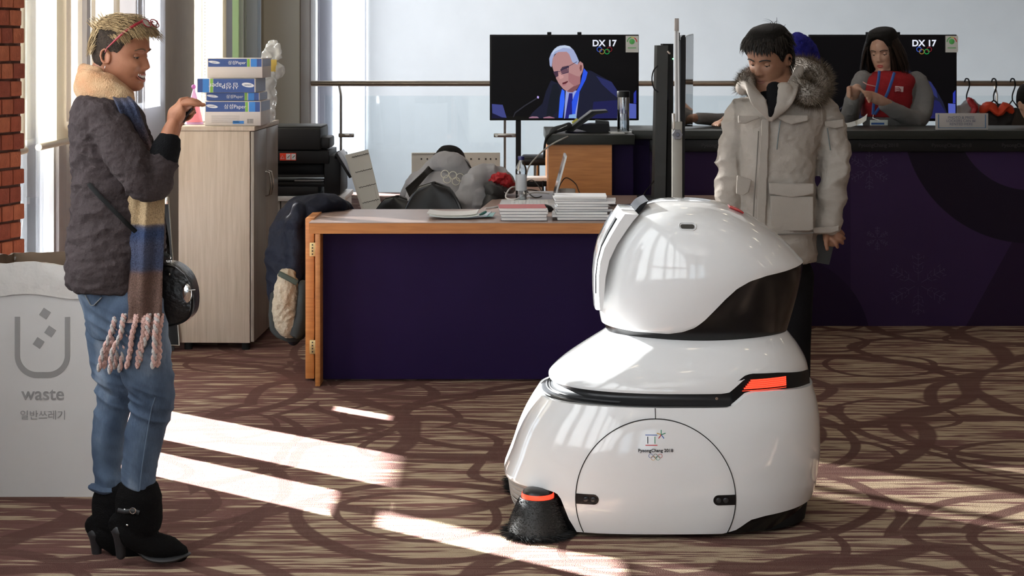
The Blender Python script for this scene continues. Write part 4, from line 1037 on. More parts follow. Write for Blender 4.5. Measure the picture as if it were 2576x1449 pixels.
def skull(a, z, off=0.0):
    """point of the head surface at azimuth a and height z, moved outwards by off"""
    k = max(0.0, min(1.0, (.1175-z)/.012)); z = min(z, .1175); xb, xf, hw = [float(np.interp(z, _hz, [r[i] for r in HR])) for i in (1, 2, 3)]
    c, s_ = math.cos(a), math.sin(a); xm = -.004; e = (xf-xm) if c > 0 else (xm-xb); n = 2.2
    up_ = off*max(0, (z-.03)/.09)
    return Vector((xm+(e+off)*math.copysign(abs(c)**(2/n), c), (hw+off)*math.copysign(abs(s_)**(2/n), s_), z+up_))
def scalp(az0, az1, el0, el1, off=.002):
    def f(r):
        a = R(r.uniform(az0, az1)); e = math.asin(r.uniform(math.sin(R(el0)), math.sin(R(el1))))
        if math.degrees(e) > 66:
            t = (90-math.degrees(e))/24; p = skull(a, .108, off); return (lerp(-.008, p.x, t), lerp(0, p.y, t), lerp(.121, p.z, t*t))
        return skull(a, .118*math.sin(e), off)
    return f
def skullcap(M, zc, grow=1.03, off=None):
    """hair base: the head surface above a hairline, slightly enlarged"""
    off = (grow-1)*.12 if off is None else off
    mb = MB(); v, f = [], []; seg, n = 56, 18
    for i in range(n+1):
        for k in range(seg):
            a = 2*math.pi*k/seg; z0 = .118*math.sin(zc(a)); t = i/n
            z = lerp(z0, .116, t**.8); v.append(M @ skull(a, z, off*min(1, .25+t*6)))
    for i in range(n):
        for k in range(seg): k2 = (k+1) % seg; f.append((i*seg+k, i*seg+k2, (i+1)*seg+k2, (i+1)*seg+k))
    c0 = len(v); v.append(M @ Vector((-.008, 0, .120+off)))
    f += [(n*seg+k, n*seg+(k+1) % seg, c0) for k in range(seg)]
    v.append(M @ Vector((-.01, 0, .03))); f += [((k+1) % seg, k, c0+1) for k in range(seg)]
    return mb.add(v, f)
def hand(mb, palm, fingers, thumb, rp=.026, rf=.0085):
    """palm: wrist->knuckle-centre limb; fingers: list of joint polylines"""
    mb.limb(palm, 16, 3)
    for fg in fingers: n = len(fg); mb.limb([(p, rf*(1.08-.28*i/(n-1))) for i, p in enumerate(fg)], 10, 3)
    n = len(thumb); mb.limb([(p, rf*(1.35-.3*i/(n-1))) for i, p in enumerate(thumb)], 10, 3)
    return mb

# ------------------------------------------------------------------ woman with scarf (left)
wo = thing('person', 'smiling woman in dark grey top, jeans and black boots, holding up a phone', 'person', (PX(330, 5.57), 5.57, 0))
YW = 5.57
SK = skinmat('tanned_skin', (.46, .205, .115), (.37, .150, .082))
hc = P(306, 136, YW)
fw = Vector((math.cos(R(-14)), math.sin(R(-14)), -.10))
Mh = orient(hc, fw, 0, 0.96)
sk = MB().addmb(head_geo(smile=1.0, w=.97), Mh)
sk.limb([(P(272, 172, YW), (.054, .052)), (P(268, 215, YW), (.052, .052)), (P(266, 262, YW), (.048, .055))], 24)
# torso and legs inside the clothes keep the body one figure
sk.limb([(P(268, 272, YW), (.045, .07)), (P(285, 330, YW), (.085, .13)), (P(295, 480, YW), (.09, .12)), (P(300, 640, YW), (.10, .13)), (P(305, 740, YW), (.09, .13))], 20, side=(1, 0, 0))
for pts in ([(335, 760, 5.48), (355, 870, 5.49), (385, 985, 5.50), (362, 1100, 5.50), (348, 1230, 5.50), (345, 1340, 5.5)], [(290, 760, 5.66), (288, 870, 5.66), (292, 985, 5.65), (272, 1100, 5.64), (272, 1230, 5.63), (268, 1340, 5.63)]):
    sk.limb([(P(*p), r) for p, r in zip(pts, (.075, .065, .045, .042, .032, .03))], 16)
sk.limb([(P(270, 290, 5.43), .045), (P(330, 405, 5.39), .038), (P(380, 468, 5.38), .034), (P(405, 405, 5.40), .032), (P(418, 365, 5.41), (.032, .030)), (P(429, 330, 5.42), (.028, .026)), (P(438, 306, 5.43), (.025, .020))], 20)
sk.limb([(P(275, 290, 5.73), .045), (P(360, 450, 5.72), .036), (P(420, 360, 5.62), .028), (P(440, 318, 5.58), .022)], 16)
# raised near hand: back of the hand towards us, fingers pointing ahead over the phone
sk.limb([(P(438, 306, 5.43), (.024, .020)), (P(446, 284, 5.43), (.030, .022)), (P(457, 268, 5.435), (.031, .020)), (P(468, 261, 5.44), (.026, .016))], 20, 4, side=(.65, 0, .75))
for fg in ([(462, 259, 5.40), (480, 258, 5.395), (496, 262, 5.395), (513, 264, 5.40)], [(463, 257, 5.425), (482, 254, 5.42), (498, 257, 5.42), (507, 264, 5.425)],
           [(462, 256, 5.45), (478, 252, 5.45), (492, 256, 5.455), (500, 264, 5.46)], [(458, 257, 5.475), (471, 254, 5.475), (482, 258, 5.48), (489, 266, 5.485)]):
    sk.limb([(P(*p), r) for p, r in zip(fg, (.0105, .0095, .0085, .0065))], 10, 4)
sk.limb([(P(452, 284, 5.455), .014), (P(464, 283, 5.47), .0115), (P(474, 281, 5.48), .010), (P(484, 277, 5.485), .008)], 10, 4)
# far hand under the phone
sk.limb([(P(440, 318, 5.58), (.022, .018)), (P(455, 300, 5.56), (.032, .016)), (P(466, 292, 5.54), (.028, .014))], 14, 3)
for k, fg in enumerate(([(462, 300, 5.52), (474, 296, 5.50), (482, 290, 5.49)], [(464, 296, 5.54), (478, 290, 5.52), (486, 284, 5.50)], [(466, 291, 5.55), (480, 284, 5.54), (487, 278, 5.52)], [(464, 286, 5.57), (477, 279, 5.56), (483, 273, 5.55)])):
    sk.limb([(P(*p), r) for p, r in zip(fg, (.010, .009, .0075))], 8, 3)
body = sk.obj('body', SK, wo, remesh=.0024, sm=3)
M_lip = mat('lip_rose', (.42, .13, .10), .35)
face_parts(Mh, wo, SK, M_lip, mat('brow_light', (.16, .09, .05), .7), closed=.95, smile=1.0)
MB().ell(Mh @ Vector((.079, 0, -.0675)), (.006, .018, .0055), Mh.to_3x3().normalized()).obj('mouth', mat('mouth_dark', (.10, .02, .015), .5), wo)
# hair: shaved dark sides, long blonde top swept forward
def hl(a):   # hairline elevation around the head
    d = abs((math.degrees(a)+180) % 360-180)
    return R(np.interp(d, [0, 35, 60, 75, 88, 105, 130, 180], [34, 32, 22, 2, 6, -14, -30, -40]))
M_shave = mat('shaved_hair', (.080, .058, .044), .9, spec=.15, bump=.7, bscale=500, var=.5, vscale=180)
skullcap(Mh, hl, grow=1.035).obj('hair', M_shave, wo)
M_blond = hairmat('blonde_hair', (.12, .075, .038), (.66, .47, .25), .4)
def dtop(p, r): return (1.0, (-.45 if p.y < 0 else .2)+r.uniform(-.2, .2), -.10-(.5 if p.x > .03 else 0)+r.uniform(-.15, .25))
hb = strands(Mh, 1700, scalp(0, 360, 38, 90), dtop, .060, .0019, 3, 6, curl=.45, lift=.85)
hb.addmb(strands(Mh, 520, scalp(120, 240, 5, 60), lambda p, r: (-.25, (p.y*4), -.75+r.uniform(-.3, .3)),   .034, .0018, 5, 5, curl=.5, lift=.35))
hb.addmb(strands(Mh, 320, scalp(230, 300, 30, 55), lambda p, r: (.75, -.15, -.75+r.uniform(-.2, .2)), .036, .0018, 6, 5, curl=.5, lift=.2))
hb.addmb(strands(Mh, 420, scalp(-60, 35, 44, 66), lambda p, r: (1.0, -.55+r.uniform(-.25, .2), -.40+r.uniform(-.2, .15)), .062, .0018, 8, 6, curl=.40, lift=.45))
hb.addmb(strands(Mh, 70, scalp(110, 250, 35, 75), lambda p, r: (-.7, r.uniform(-.5, .5), .6), .035, .0016, 9, 5, curl=.2, lift=.6))
o = hb.obj('hair_locks', M_blond, wo, recalc=False, angle=80)
# glasses pushed up, arm running back over the ear
M_gl = mat('red_frame', (.30, .02, .03), .25)
gx = thing('eyeglasses', 'dark red framed reading glasses pushed up into the blonde hair', 'glasses', Mh @ Vector((.095, 0, .115)))
def G(x, y, z): return Mh @ Vector((x, y, z))
cG_ = Matrix.Rotation(R(-38), 3, 'Y')
for s in (-1, 1):
    c = Vector((.094, s*.031, .112)); pts = []
    for k in range(25):
        a = 2*math.pi*k/24; u = Vector((0, .024*math.copysign(abs(math.cos(a))**.8, math.cos(a)), .015*math.copysign(abs(math.sin(a))**.8, math.sin(a)))); pts.append(Mh @ (c+cG_ @ u))
    MB().tube(pts, .0019, 8).obj('rim', M_gl, gx)
    MB().add([p for p in pts[:-1]], [tuple(range(24))]).obj('lens', glassmat('spectacle_lens', (.95, .9, .85), .5), gx, smooth=False)
    MB().tube([G(.090, s*.056, .117), G(.080, s*.078, .106), G(.048, s*.094, .078), G(.014, s*.094, .042), G(-.008, s*.092, .020), G(-.016, s*.088, .004)], [(.0045, .0018), (.0045, .0018), (.0042, .0015), (.003, .0014), (.002, .0014), (.0018, .0014)], 8, side=(0, 0, 1)).obj('temple', M_gl, gx)
MB().tube([G(.098, -.007, .116), G(.100, 0, .119), G(.098, .007, .116)], .0018, 8).obj('bridge', M_gl, gx)
ear = MB().tube([G(-.010, -.090, -.040), G(-.010, -.092, -.050), G(-.012, -.092, -.060)], .0009, 6).obj('earring', M_chrome, wo)
MB().lathe([(.002, .012), (.006, .009), (.0075, 0), (.0075, -.008), (.005, -.009)], G(-.013, -.092, -.072), 14).obj('earring_bell', M_chrome, ear)
MB().ell(G(.1, -.012, -.043), (.0012,)*3, seg=8).obj('nose_stud', M_chrome, wo)
# top
M_top = mat('dark_grey_jersey', (.055, .041, .042), .9, bump=.4, bscale=130, var=.2, vscale=30, spec=.2)
def row(py, xb, xf, hd, Y=YW, yo=0): return (PX((xb+xf)/2, Y), Y+yo, PZ(py, Y), (xf-xb)/2*Y/F, hd)
tp = MB().rings([row(232, 222, 312, .075), row(246, 203, 322, .135), row(266, 192, 340, .178), row(300, 186, 358, .192), (row(350, 184, 376, .180)), row(410, 187, 388, .163), row(460, 190, 392, .155), row(510, 187, 400, .152), row(560, 180, 408, .160), row(610, 175, 410, .170), row(660, 172, 408, .178), row(700, 176, 400, .178), row(722, 184, 396, .172)], seg=48, sm=3, n=2.2)
tp.limb([(P(258, 296, 5.44), (.068, .065)), (P(297, 355, 5.40), .064), (P(335, 415, 5.38), .060), (P(366, 462, 5.38), .057), (P(389, 462, 5.39), .050), (P(402, 430, 5.40), .048), (P(410, 402, 5.41), .045), (P(414, 388, 5.41), .043)], 24)
tp.limb([(P(270, 296, 5.72), .066), (P(330, 400, 5.70), .056), (P(372, 455, 5.70), .050), (P(405, 390, 5.64), .042)], 20)
w1 = wrinkle(.0065, (10, 10, 17), 3.0); w2 = wrinkle(.0035, (30, 30, 42), 9.0)
def hemdrop(p, n): return w1(p, n)*(1.3 if p[2] < 1.3 else .8)+w2(p, n)
tpo = tp.obj('top', M_top, wo, remesh=.0042, sm=6, disp=hemdrop)
M_cuff = mat('black_rib', (.006, .006, .007), .9, bump=.5, bscale=200, spec=.15)
MB().limb([(P(411, 398, 5.41), .046), (P(416, 380, 5.41), .045), (P(421, 366, 5.41), .043), (P(423, 360, 5.41), .040)], 24).obj('cuff', M_cuff, wo, disp=wrinkle(.0015, (60, 60, 60)))
MB().limb([(P(409, 392, 5.64), .044), (P(417, 366, 5.63), .040)], 20, 3).obj('cuff', M_cuff, wo)
# jeans
def denim():
    m, nt, b = nt_of('faded_denim'); N, L = nt.nodes, nt.links; setin(b, rough=.85, spec=.2)
    tc = N.new('ShaderNodeTexCoord'); mp = N.new('ShaderNodeMapping'); mp.inputs['Scale'].default_value = (7, 7, 3.2); L.new(tc.outputs['Object'], mp.inputs[0])
    n = N.new('ShaderNodeTexNoise'); n.inputs['Scale'].default_value = 1; n.inputs['Detail'].default_value = 4; L.new(mp.outputs[0], n.inputs['Vector'])
    r = N.new('ShaderNodeValToRGB'); e = r.color_ramp.elements; e[0].position = .35; e[0].color = (.040, .060, .100, 1); e[1].position = .72; e[1].color = (.25, .29, .35, 1)
    x = r.color_ramp.elements.new(.52); x.color = (.085, .118, .172, 1); L.new(n.outputs['Fac'], r.inputs[0])
    m2 = N.new('ShaderNodeMapping'); m2.inputs['Scale'].default_value = (300, 300, 60); L.new(tc.outputs['Object'], m2.inputs[0])
    n2 = N.new('ShaderNodeTexNoise'); n2.inputs['Scale'].default_value = 1; L.new(m2.outputs[0], n2.inputs['Vector'])
    mr = N.new('ShaderNodeMapRange'); mr.inputs[3].default_value = .75; mr.inputs[4].default_value = 1.25; L.new(n2.outputs['Fac'], mr.inputs[0])
    vm = N.new('ShaderNodeVectorMath'); vm.operation = 'SCALE'; L.new(r.outputs[0], vm.inputs[0]); L.new(mr.outputs[0], vm.inputs['Scale']); L.new(vm.outputs[0], b.inputs['Base Color'])
    bp = N.new('ShaderNodeBump'); bp.inputs['Strength'].default_value = .3; bp.inputs['Distance'].default_value = .003; L.new(n2.outputs['Fac'], bp.inputs['Height']); L.new(bp.outputs[0], b.inputs['Normal'])
    return m
M_denim = denim()
jn = MB().rings([row(690, 192, 392, .150), row(730, 200, 398, .156), row(770, 212, 404, .158), row(810, 224, 408, .150), row(840, 232, 405, .135)], seg=40, sm=3)
NL = [((332, 770, 5.49), .098), ((345, 830, 5.485), .093), ((360, 890, 5.49), .086), ((372, 940, 5.49), .077), ((384, 985, 5.50), .0705), ((379, 1030, 5.50), .066), ((364, 1090, 5.50), .0615), ((354, 1150, 5.50), .056), ((348, 1200, 5.5), .050), ((347, 1236, 5.5), .048)]
FL = [((290, 770, 5.66), .092), ((284, 830, 5.66), .085), ((284, 890, 5.66), .076), ((287, 940, 5.65), .066), ((289, 985, 5.65), .059), ((281, 1040, 5.645), .055), ((272, 1100, 5.64), .052), ((271, 1160, 5.64), .047), ((274, 1210, 5.63), .044), ((272, 1232, 5.63), .046)]
for LL in (NL, FL): jn.limb([(P(*p), r) for p, r in LL], 24)
def jd(p, n):
    z = p[2]; k = .35+1.6*g1(z-.53, .07)+1.3*g1(z-.24, .06)+.8*g1(z-.75, .08)
    return .0042*k*(1-2*abs(noise.noise(Vector((p[0]*5, p[1]*5, z*26+p[0]*14)))*1.5))+.0015*noise.noise(Vector((p[0]*30, p[1]*30, z*30)))
jo = jn.obj('jeans', M_denim, wo, remesh=.0042, sm=5, disp=jd)
M_st = mat('seam_thread', (.20, .20, .20), .8)
MB().tube(spline([tuple(P(x, y, 5.43)) for x, y in ((346, 850), (372, 900), (388, 950), (392, 990), (381, 1030), (372, 1080), (364, 1130), (357, 1180), (351, 1235))], 5), .0016, 6).obj('seam', mat('denim_seam', (.10, .14, .2), .8), jo)
MB().prism([P(x, y, 5.415) for x, y in ((214, 742), (250, 738), (256, 748), (236, 768), (228, 768))], (0, .02, 0)).obj('pocket', M_denim, jo, smooth=False)
MB().tube([P(x, y, 5.412) for x, y in ((214, 742), (228, 768), (236, 768), (256, 748))], .0016, 6).obj('pocket_stitch', M_st, jo)
MB().limb([(P(236, 1226, 5.6), (.02, .012)), (P(262, 1232, 5.6), (.03, .014)), (P(292, 1234, 5.6), (.02, .012))], 12).obj('turn_up', M_denim, jo, disp=wrinkle(.002, (60, 60, 60)))
# boots
M_suede = mat('black_suede', (.006, .0055, .0055), .95, bump=.5, bscale=300, spec=.1)
M_sole = mat('black_sole', (.02, .02, .022), .5)
def boot(dx, dy, Y, near):
    s = F/Y
    def Q(x, y, r): return (P(x+dx, y+dy, Y), r)
    b = MB().limb([Q(349, 1246, (.072, .062)), Q(349, 1275, (.073, .062)), Q(352, 1310, (.070, .058)), Q(350, 1335, (.058, .05))], 28, side=(1, 0, 0))
    b.limb([Q(330, 1318, (.05, .045)), Q(345, 1345, (.052, .045)), Q(375, 1368, (.045, .042)), Q(405, 1377, (.038, .043)), Q(432, 1385, (.028, .041)), Q(452, 1391, (.018, .030))], 24)
    b.limb([Q(303, 1315, (.026, .04)), Q(312, 1335, (.03, .035)), Q(330, 1350, (.03, .035))], 16)
    bo_ = b.obj('boot', M_suede, wo, remesh=.0035, sm=4, disp=wrinkle(.0012, (35, 35, 35)))
    MB().limb([Q(303, 1334, (.030, .032)), Q(303, 1350, (.022, .026)), Q(303, 1375, (.0165, .018)), Q(304, 1396, (.0150, .016))], 16, side=(1, 0, 0)).obj('heel', M_sole, bo_)
    MB().limb([Q(345, 1374, (.010, .028)), Q(372, 1396, (.012, .038)), Q(405, 1403, (.013, .044)), Q(440, 1402, (.011, .040)), Q(462, 1397, (.007, .026))], 16, side=(0, 0, 1)).obj('sole', M_sole, bo_)
    if near:
        yy = Y-.066
        MB().tube([P(x+dx, y+dy, yy) for x, y in ((296, 1283), (312, 1287), (335, 1285), (350, 1290))], [(.007, .003)]*4, 8, side=(0, 0, 1)).obj('strap', M_sole, bo_)
        MB().torus(P(334+dx, 1285+dy, yy-.006), .009, .0016, Matrix.Rotation(R(90), 3, 'X'), 20, 6).obj('buckle', M_chrome, bo_)
        for x, y in ((314, 1282), (320, 1321), (344, 1326)): MB().ell(P(x+dx, y+dy, yy+(.002 if y < 1300 else .012)), (.0045, .003, .0035), seg=10).obj('stud', M_chrome, bo_)
boot(0, 0, 5.50, True); boot(-60, 6, 5.63, False)
# scarf: collar and long hanging end
M_scarf = attrmat('scarf_wool', .95, .9, 260, .35)
CR, BL, BR, PK = lin(170, 145, 112), lin(70, 74, 94), lin(104, 82, 74), lin(190, 160, 150)
sc_t = thing('scarf', 'long fuzzy scarf striped cream, blue and brown with pale twisted fringe', 'scarf', P(300, 240, 5.5))
def colmix(a, b, t): return tuple(lerp(x, y, t) for x, y in zip(a, b))
col_pts = []
cs = MB()
ring_ = []
for k in range(41):
    a = 2*math.pi*k/40; x = 262+52*math.cos(a); y = 222+(26 if math.cos(a) > 0 else -6)*math.cos(a)*1.0
    Yk = YW+.098*math.sin(a); ring_.append((P(x, y-6, Yk), (.044-.006*max(0, math.cos(a)), .030)))
cs.tube([r[0] for r in ring_], [r[1] for r in ring_], 16, side=(-.25, 0, 1), cap=False, col=[CR]*41)
cs.tube([P(262+48*math.cos(2*math.pi*k/40), 206+(34 if math.cos(2*math.pi*k/40) > 0 else 14)*math.cos(2*math.pi*k/40), YW+.088*math.sin(2*math.pi*k/40)) for k in range(41)], [(.042 if k in range(12, 29) else .03, .022) for k in range(41)], 16, side=(-.25, 0, 1), cap=False)
cs.limb([(P(214, 210, 5.50), (.046, .022)), (P(238, 214, 5.470), (.046, .026)), (P(272, 228, 5.455), (.036, .026)), (P(302, 240, 5.455), (.030, .024)), (P(324, 250, 5.47), (.022, .02))], 16, side=(-.3, 0, 1), col=None)
cs.c = [CR]*len(cs.c)
co_ = cs.obj('collar', mat('scarf_cream', lin(206, 174, 134), .95, bump=.8, bscale=220, col2=lin(196, 140, 96), vscale=9, sheen=.1), sc_t, remesh=.0045, sm=5, disp=wrinkle(.003, (14, 14, 18)))
def ribbon(pts, th=.010, name='scarf_end'):
    """pts: (px_left, px_right, py, Y, colour)"""
    q = spline([(a, b, c, d)+tuple(e) for a, b, c, d, e in pts], 8); m = MB(); v, f, cc = [], [], []; K = 24
    for xl, xr_, y, Y, r_, g_, b_ in q:
        for side in (0, 1):
            for k in range(K+1):
                u = k/K; fold = .010*math.sin(u*9+y*.01)+.006*math.sin(u*17+1); e = math.sin(math.pi*u)**.5
                p = P(lerp(xl, xr_, u), y, Y); p.y += fold-.018*math.sin(math.pi*u)+(th*e*(1 if side else -1)); v.append(p); cc.append((max(r_, 0), max(g_, 0), max(b_, 0)))
    W2 = 2*(K+1)
    for i in range(len(q)-1):
        for k in range(K):
            f.append((i*W2+k, i*W2+k+1, (i+1)*W2+k+1, (i+1)*W2+k)); f.append((i*W2+K+1+k, (i+1)*W2+K+1+k, (i+1)*W2+K+2+k, i*W2+K+2+k))
        f.append((i*W2, (i+1)*W2, (i+1)*W2+K+1, i*W2+K+1)); f.append((i*W2+K, i*W2+2*K+1, (i+1)*W2+2*K+1, (i+1)*W2+K))
    f.append(tuple(range(K+1))+tuple(range(2*K+1, K, -1))); b0_ = (len(q)-1)*W2; f.append(tuple(b0_+k for k in list(range(K+1))+list(range(2*K+1, K, -1))))
    return m.add(v, f, 0, cc).obj(name, M_scarf, sc_t, colattr=True, angle=60)
ribbon([(262, 306, 214, 5.53, colmix(CR, BL, .5)), (276, 326, 238, 5.475, colmix(CR, BL, .8)), (288, 346, 262, 5.42, BL), (304, 360, 300, 5.44, BL), (326, 376, 345, 5.47, colmix(BL, BR, .5)), (345, 388, 385, 5.49, BR), (352, 396, 430, 5.50, BR), (345, 404, 470, 5.50, CR)])
ribbon([(322, 414, 478, 5.45, CR), (320, 414, 510, 5.44, CR), (317, 413, 552, 5.44, CR), (316, 413, 560, 5.44, CR), (315, 413, 572, 5.44, BL), (313, 412, 620, 5.43, BL), (312, 411, 670, 5.43, BL), (311, 410, 682, 5.43, colmix(BL, BR, .6)), (310, 410, 692, 5.43, BR), (306, 410, 740, 5.425, BR), (302, 410, 790, 5.42, BR), (301, 411, 800, 5.42, colmix(BR, PK, .4)), (300, 411, 808, 5.42, PK)])
ribbon([(306, 322, 640, 5.47, BR), (298, 320, 740, 5.46, BR), (290, 318, 800, 5.45, BR), (286, 316, 812, 5.45, PK)], .006)
ends = [(248, 932), (262, 925), (276, 938), (288, 926), (300, 934), (318, 925), (326, 936), (346, 924), (352, 910), (368, 915), (384, 925), (396, 921)]
M_fr = [mat('fringe_grey', lin(190, 182, 178), .95, bump=.8, bscale=200), mat('fringe_pink', lin(212, 172, 162), .95, bump=.8, bscale=200)]
for i, (ex, ey) in enumerate(ends):
    sx_ = 292+i*10.3
    Yk = 5.42+.02*math.sin(i*2.3)
    path = spline([tuple(P(sx_, 792, Yk-.008)), tuple(P(lerp(sx_, ex, .12), 812, Yk-.022)), tuple(P(lerp(sx_, ex, .35)+3*math.sin(i), 845, Yk-.02)), tuple(P(lerp(sx_, ex, .75)-3*math.sin(i), 885, Yk-.012)), tuple(P(ex, ey, Yk-.005))], 10)
    for j in (0, 1):
        pts = []
        for k, p in enumerate(path):
            a = k*.75+math.pi*j; pts.append(Vector(p)+Vector((math.cos(a), math.sin(a), 0))*.0042)
        MB().tube(pts, [.0058*(1-.15*k/len(path)) for k in range(len(path))], 7, rnd=True).obj('fringe', M_fr[(i*j+i+j) % 2 if i % 3 else j], sc_t)
# phone (seen on edge) under the hands
ph = thing('phone', 'dark slim phone held up in the woman\'s hands, seen on edge', 'phone', P(468, 295, 5.47))
MB().obox(P(470, 290, 5.48), (.009, .075, .058), Matrix.Rotation(R(38), 3, 'Y') @ Matrix.Rotation(R(0), 3, 'Z'), .003).obj('casing', M_black, ph)
MB().obox(P(469, 289, 5.48)+Vector((-.0052, 0, .003)), (.001, .066, .05), Matrix.Rotation(R(38), 3, 'Y')).obj('screen', M_gblack, ph)
# handbag and its strap
hb_ = thing('handbag', 'black leather crossbody handbag with oval silver clasp hanging by the scarf', 'handbag', P(445, 740, 5.6))
M_lea = mat('black_leather', (.012, .012, .013), .28, bump=.35, bscale=70)
out = [(410, 660), (430, 658), (452, 664), (474, 682), (488, 706), (496, 740), (495, 775), (484, 797), (462, 810), (430, 817), (408, 818)]
hv = MB(); secs = []
for dy_, k in ((-.055, .86), (-.048, .95), (-.03, 1.0), (.03, 1.0), (.048, .95), (.055, .86)):
    for (x, y) in spline([tuple(map(float, p)) for p in out], 3): secs.append(P(440+(x-440)*k, 738+(y-738)*k, 5.60)+Vector((0, dy_*1.25, 0)))
n = len(secs)//6
fs = [(i*n+j, (i+1)*n+j, (i+1)*n+(j+1) % n, i*n+(j+1) % n) for i in range(5) for j in range(n)]+[tuple(range(n))[::-1], tuple(5*n+j for j in range(n))]
bag = hv.add(secs, fs).obj('bag_body', M_lea, hb_, angle=50)
MB().tube([p+Vector((0, -.002, 0)) for p in secs[n:2*n]], .0025, 6).obj('piping', M_lea, bag)
flap = [(452, 664), (474, 682), (488, 706), (495, 740), (489, 752), (472, 740), (458, 710), (448, 690)]
MB().prism([P(x, y, 5.60)+Vector((0, -.076, 0)) for x, y in flap], (0, .012, 0)).obj('flap', M_lea, bag, smooth=False)
MB().lathe([(.001, .006), (.012, .005), (.0165, .003), (.018, 0)], P(480, 729, 5.60)+Vector((0, -.078, 0)), 24, M=Matrix.Rotation(R(90), 3, 'X') @ Matrix.Diagonal((.95, 1.7, 1)) @ Matrix.Rotation(0, 3, 'Z')).obj('clasp', M_chrome, bag)
MB().tube([P(470, 731, 5.51), P(492, 729, 5.51)], .0016, 6).obj('clasp_bar', M_steel, bag)
MB().torus(P(424, 656, 5.60), .008, .0018, Matrix.Rotation(R(90), 3, 'X'), 20, 6).obj('ring', M_chrome, bag)
MB().torus(P(424, 648, 5.60), .006, .0016, Matrix.Rotation(R(90), 3, 'X'), 16, 6).obj('ring', M_chrome, bag)
MB().ell(P(426, 690, 5.53), (.004, .002, .004)).obj('rivet', M_steel, bag)
stp = [(200, 396, 5.60), (196, 420, 5.50), (212, 448, 5.435), (240, 482, 5.408), (275, 518, 5.400), (305, 548, 5.402), (322, 565, 5.41), (360, 600, 5.44), (400, 632, 5.52), (424, 645, 5.60)]
MB().tube(spline([tuple(P(*p)) for p in stp], 6), [(.007, .0016)]*55, 8, side=(.6, 0, .8)).obj('strap', mat('strap_black', (.010, .010, .010), .7, spec=.15), hb_)
MB().tube(spline([tuple(P(*p)) for p in ((200, 396, 5.60), (235, 330, 5.74), (300, 262, 5.76), (345, 330, 5.76), (395, 480, 5.73), (420, 600, 5.68), (424, 645, 5.60))], 6), [(.007, .0016)]*37, 8, side=(.6, 0, .8)).obj('strap', mat('strap_black', (.010, .010, .010), .7, spec=.15), hb_)
# ------------------------------------------------------------------ man in the pale parka
YM = 7.2
mn = thing('person', 'man in pale grey parka with fur-trimmed hood, looking down behind the robot', 'person', (PX(1950, YM), YM, 0))
SKM = skinmat('brown_skin', (.30, .155, .095), (.24, .115, .07)); SKP = skinmat('fair_skin', (.48, .30, .22), (.40, .22, .15))
Mm = orient(P(1934, 146, YM), (-.62, -.72, -.36), R(-4), 1.02)
sk = MB().addmb(head_geo(w=1.0), Mm)
sk.limb([(P(1952, 165, YM+.01), (.055, .055)), (P(1962, 200, YM+.03), (.057, .056)), (P(1962, 245, YM+.03), (.07, .07))], 22)
sk.limb([(P(1958, 250, YM), (.12, .08)), (P(1955, 330, YM), (.14, .10)), (P(1950, 480, YM), (.13, .09)), (P(1945, 620, YM), (.13, .09))], 20, side=(1, 0, 0))
for x in (1905, 1985): sk.limb([(P(x, 620, YM), .08), (P(x, 860, YM), .055), (P(x, 1050, YM), .035), (P(x, 1085, YM), .035)], 14)
sk.limb([(P(2070, 290, 7.2), .05), (P(2095, 430, 7.18), .04), (P(2086, 560, 7.13), .028), (P(2088, 585, 7.12), (.032, .018)), (P(2092, 602, 7.11), (.036, .016))], 16, side=(1, 0, 0))
for k, fg in enumerate(([(2080, 592, 7.10), (2078, 610, 7.085), (2081, 628, 7.08)], [(2092, 600, 7.095), (2102, 612, 7.08), (2107, 622, 7.085)], [(2100, 596, 7.10), (2112, 604, 7.09), (2120, 612, 7.10)], [(2104, 588, 7.10), (2116, 594, 7.10), (2124, 600, 7.11)])):
    sk.limb([(P(*p), r) for p, r in zip(fg, (.012, .010, .008))], 10, 3)
sk.limb([(P(2100, 578, 7.11), .012), (P(2114, 582, 7.12), .010), (P(2122, 590, 7.13), .008)], 10, 3)
sk.limb([(P(1870, 290, 7.2), .05), (P(1840, 430, 7.18), .04), (P(1832, 560, 7.15), .028), (P(1832, 600, 7.13), (.03, .016))], 16)
sk.obj('body', SKM, mn, remesh=.0045, sm=3)
face_parts(Mm, mn, SKM, mat('lip_brown', (.26, .10, .075), .45), mat('black_brow', (.015, .012, .01), .7), closed=1.0)
def hlm(a):
    d = abs((math.degrees(a)+180) % 360-180); return R(np.interp(d, [0, 40, 62, 75, 95, 110, 180], [34, 31, 18, -4, 12, -25, -42]))
M_bh = hairmat('black_hair', (.006, .005, .005), (.022, .018, .015), .4)
skullcap(Mm, hlm, grow=1.12).obj('hair', mat('black_hair_base', (.006, .005, .0045), .6, bump=.5, bscale=200, spec=.12), mn)
def dm(p, r): return (.55 if p.x > -.02 else -.25, p.y*6+r.uniform(-.2, .2), -.75+r.uniform(-.3, .2))
hm = strands(Mm, 620, scalp(0, 360, 42, 90, .010), dm, .045, .005, 11, 6, curl=.6, lift=.35)
hm.addmb(strands(Mm, 200, scalp(60, 300, 25, 45, .010), dm, .035, .005, 15, 6, curl=.4, lift=.2))
hm.addmb(strands(Mm, 260, scalp(100, 260, -20, 30, .008), lambda p, r: (-.1, p.y*3, -1), .04, .005, 12, 5, curl=.3, lift=.15))
hm.addmb(strands(Mm, 170, scalp(-50, 50, 40, 66, .010), lambda p, r: (.9, p.y*7+r.uniform(-.3, .3), -.35), .036, .0045, 13, 6, curl=.6, lift=.2))
hm.addmb(strands(Mm, 14, scalp(60, 200, 60, 85, .010), lambda p, r: (.1, r.uniform(-.8, .8), .7), .05, .0012, 14, 6, curl=1.2, lift=.5))
hm.obj('hair_locks', M_bh, mn, recalc=False, angle=80)
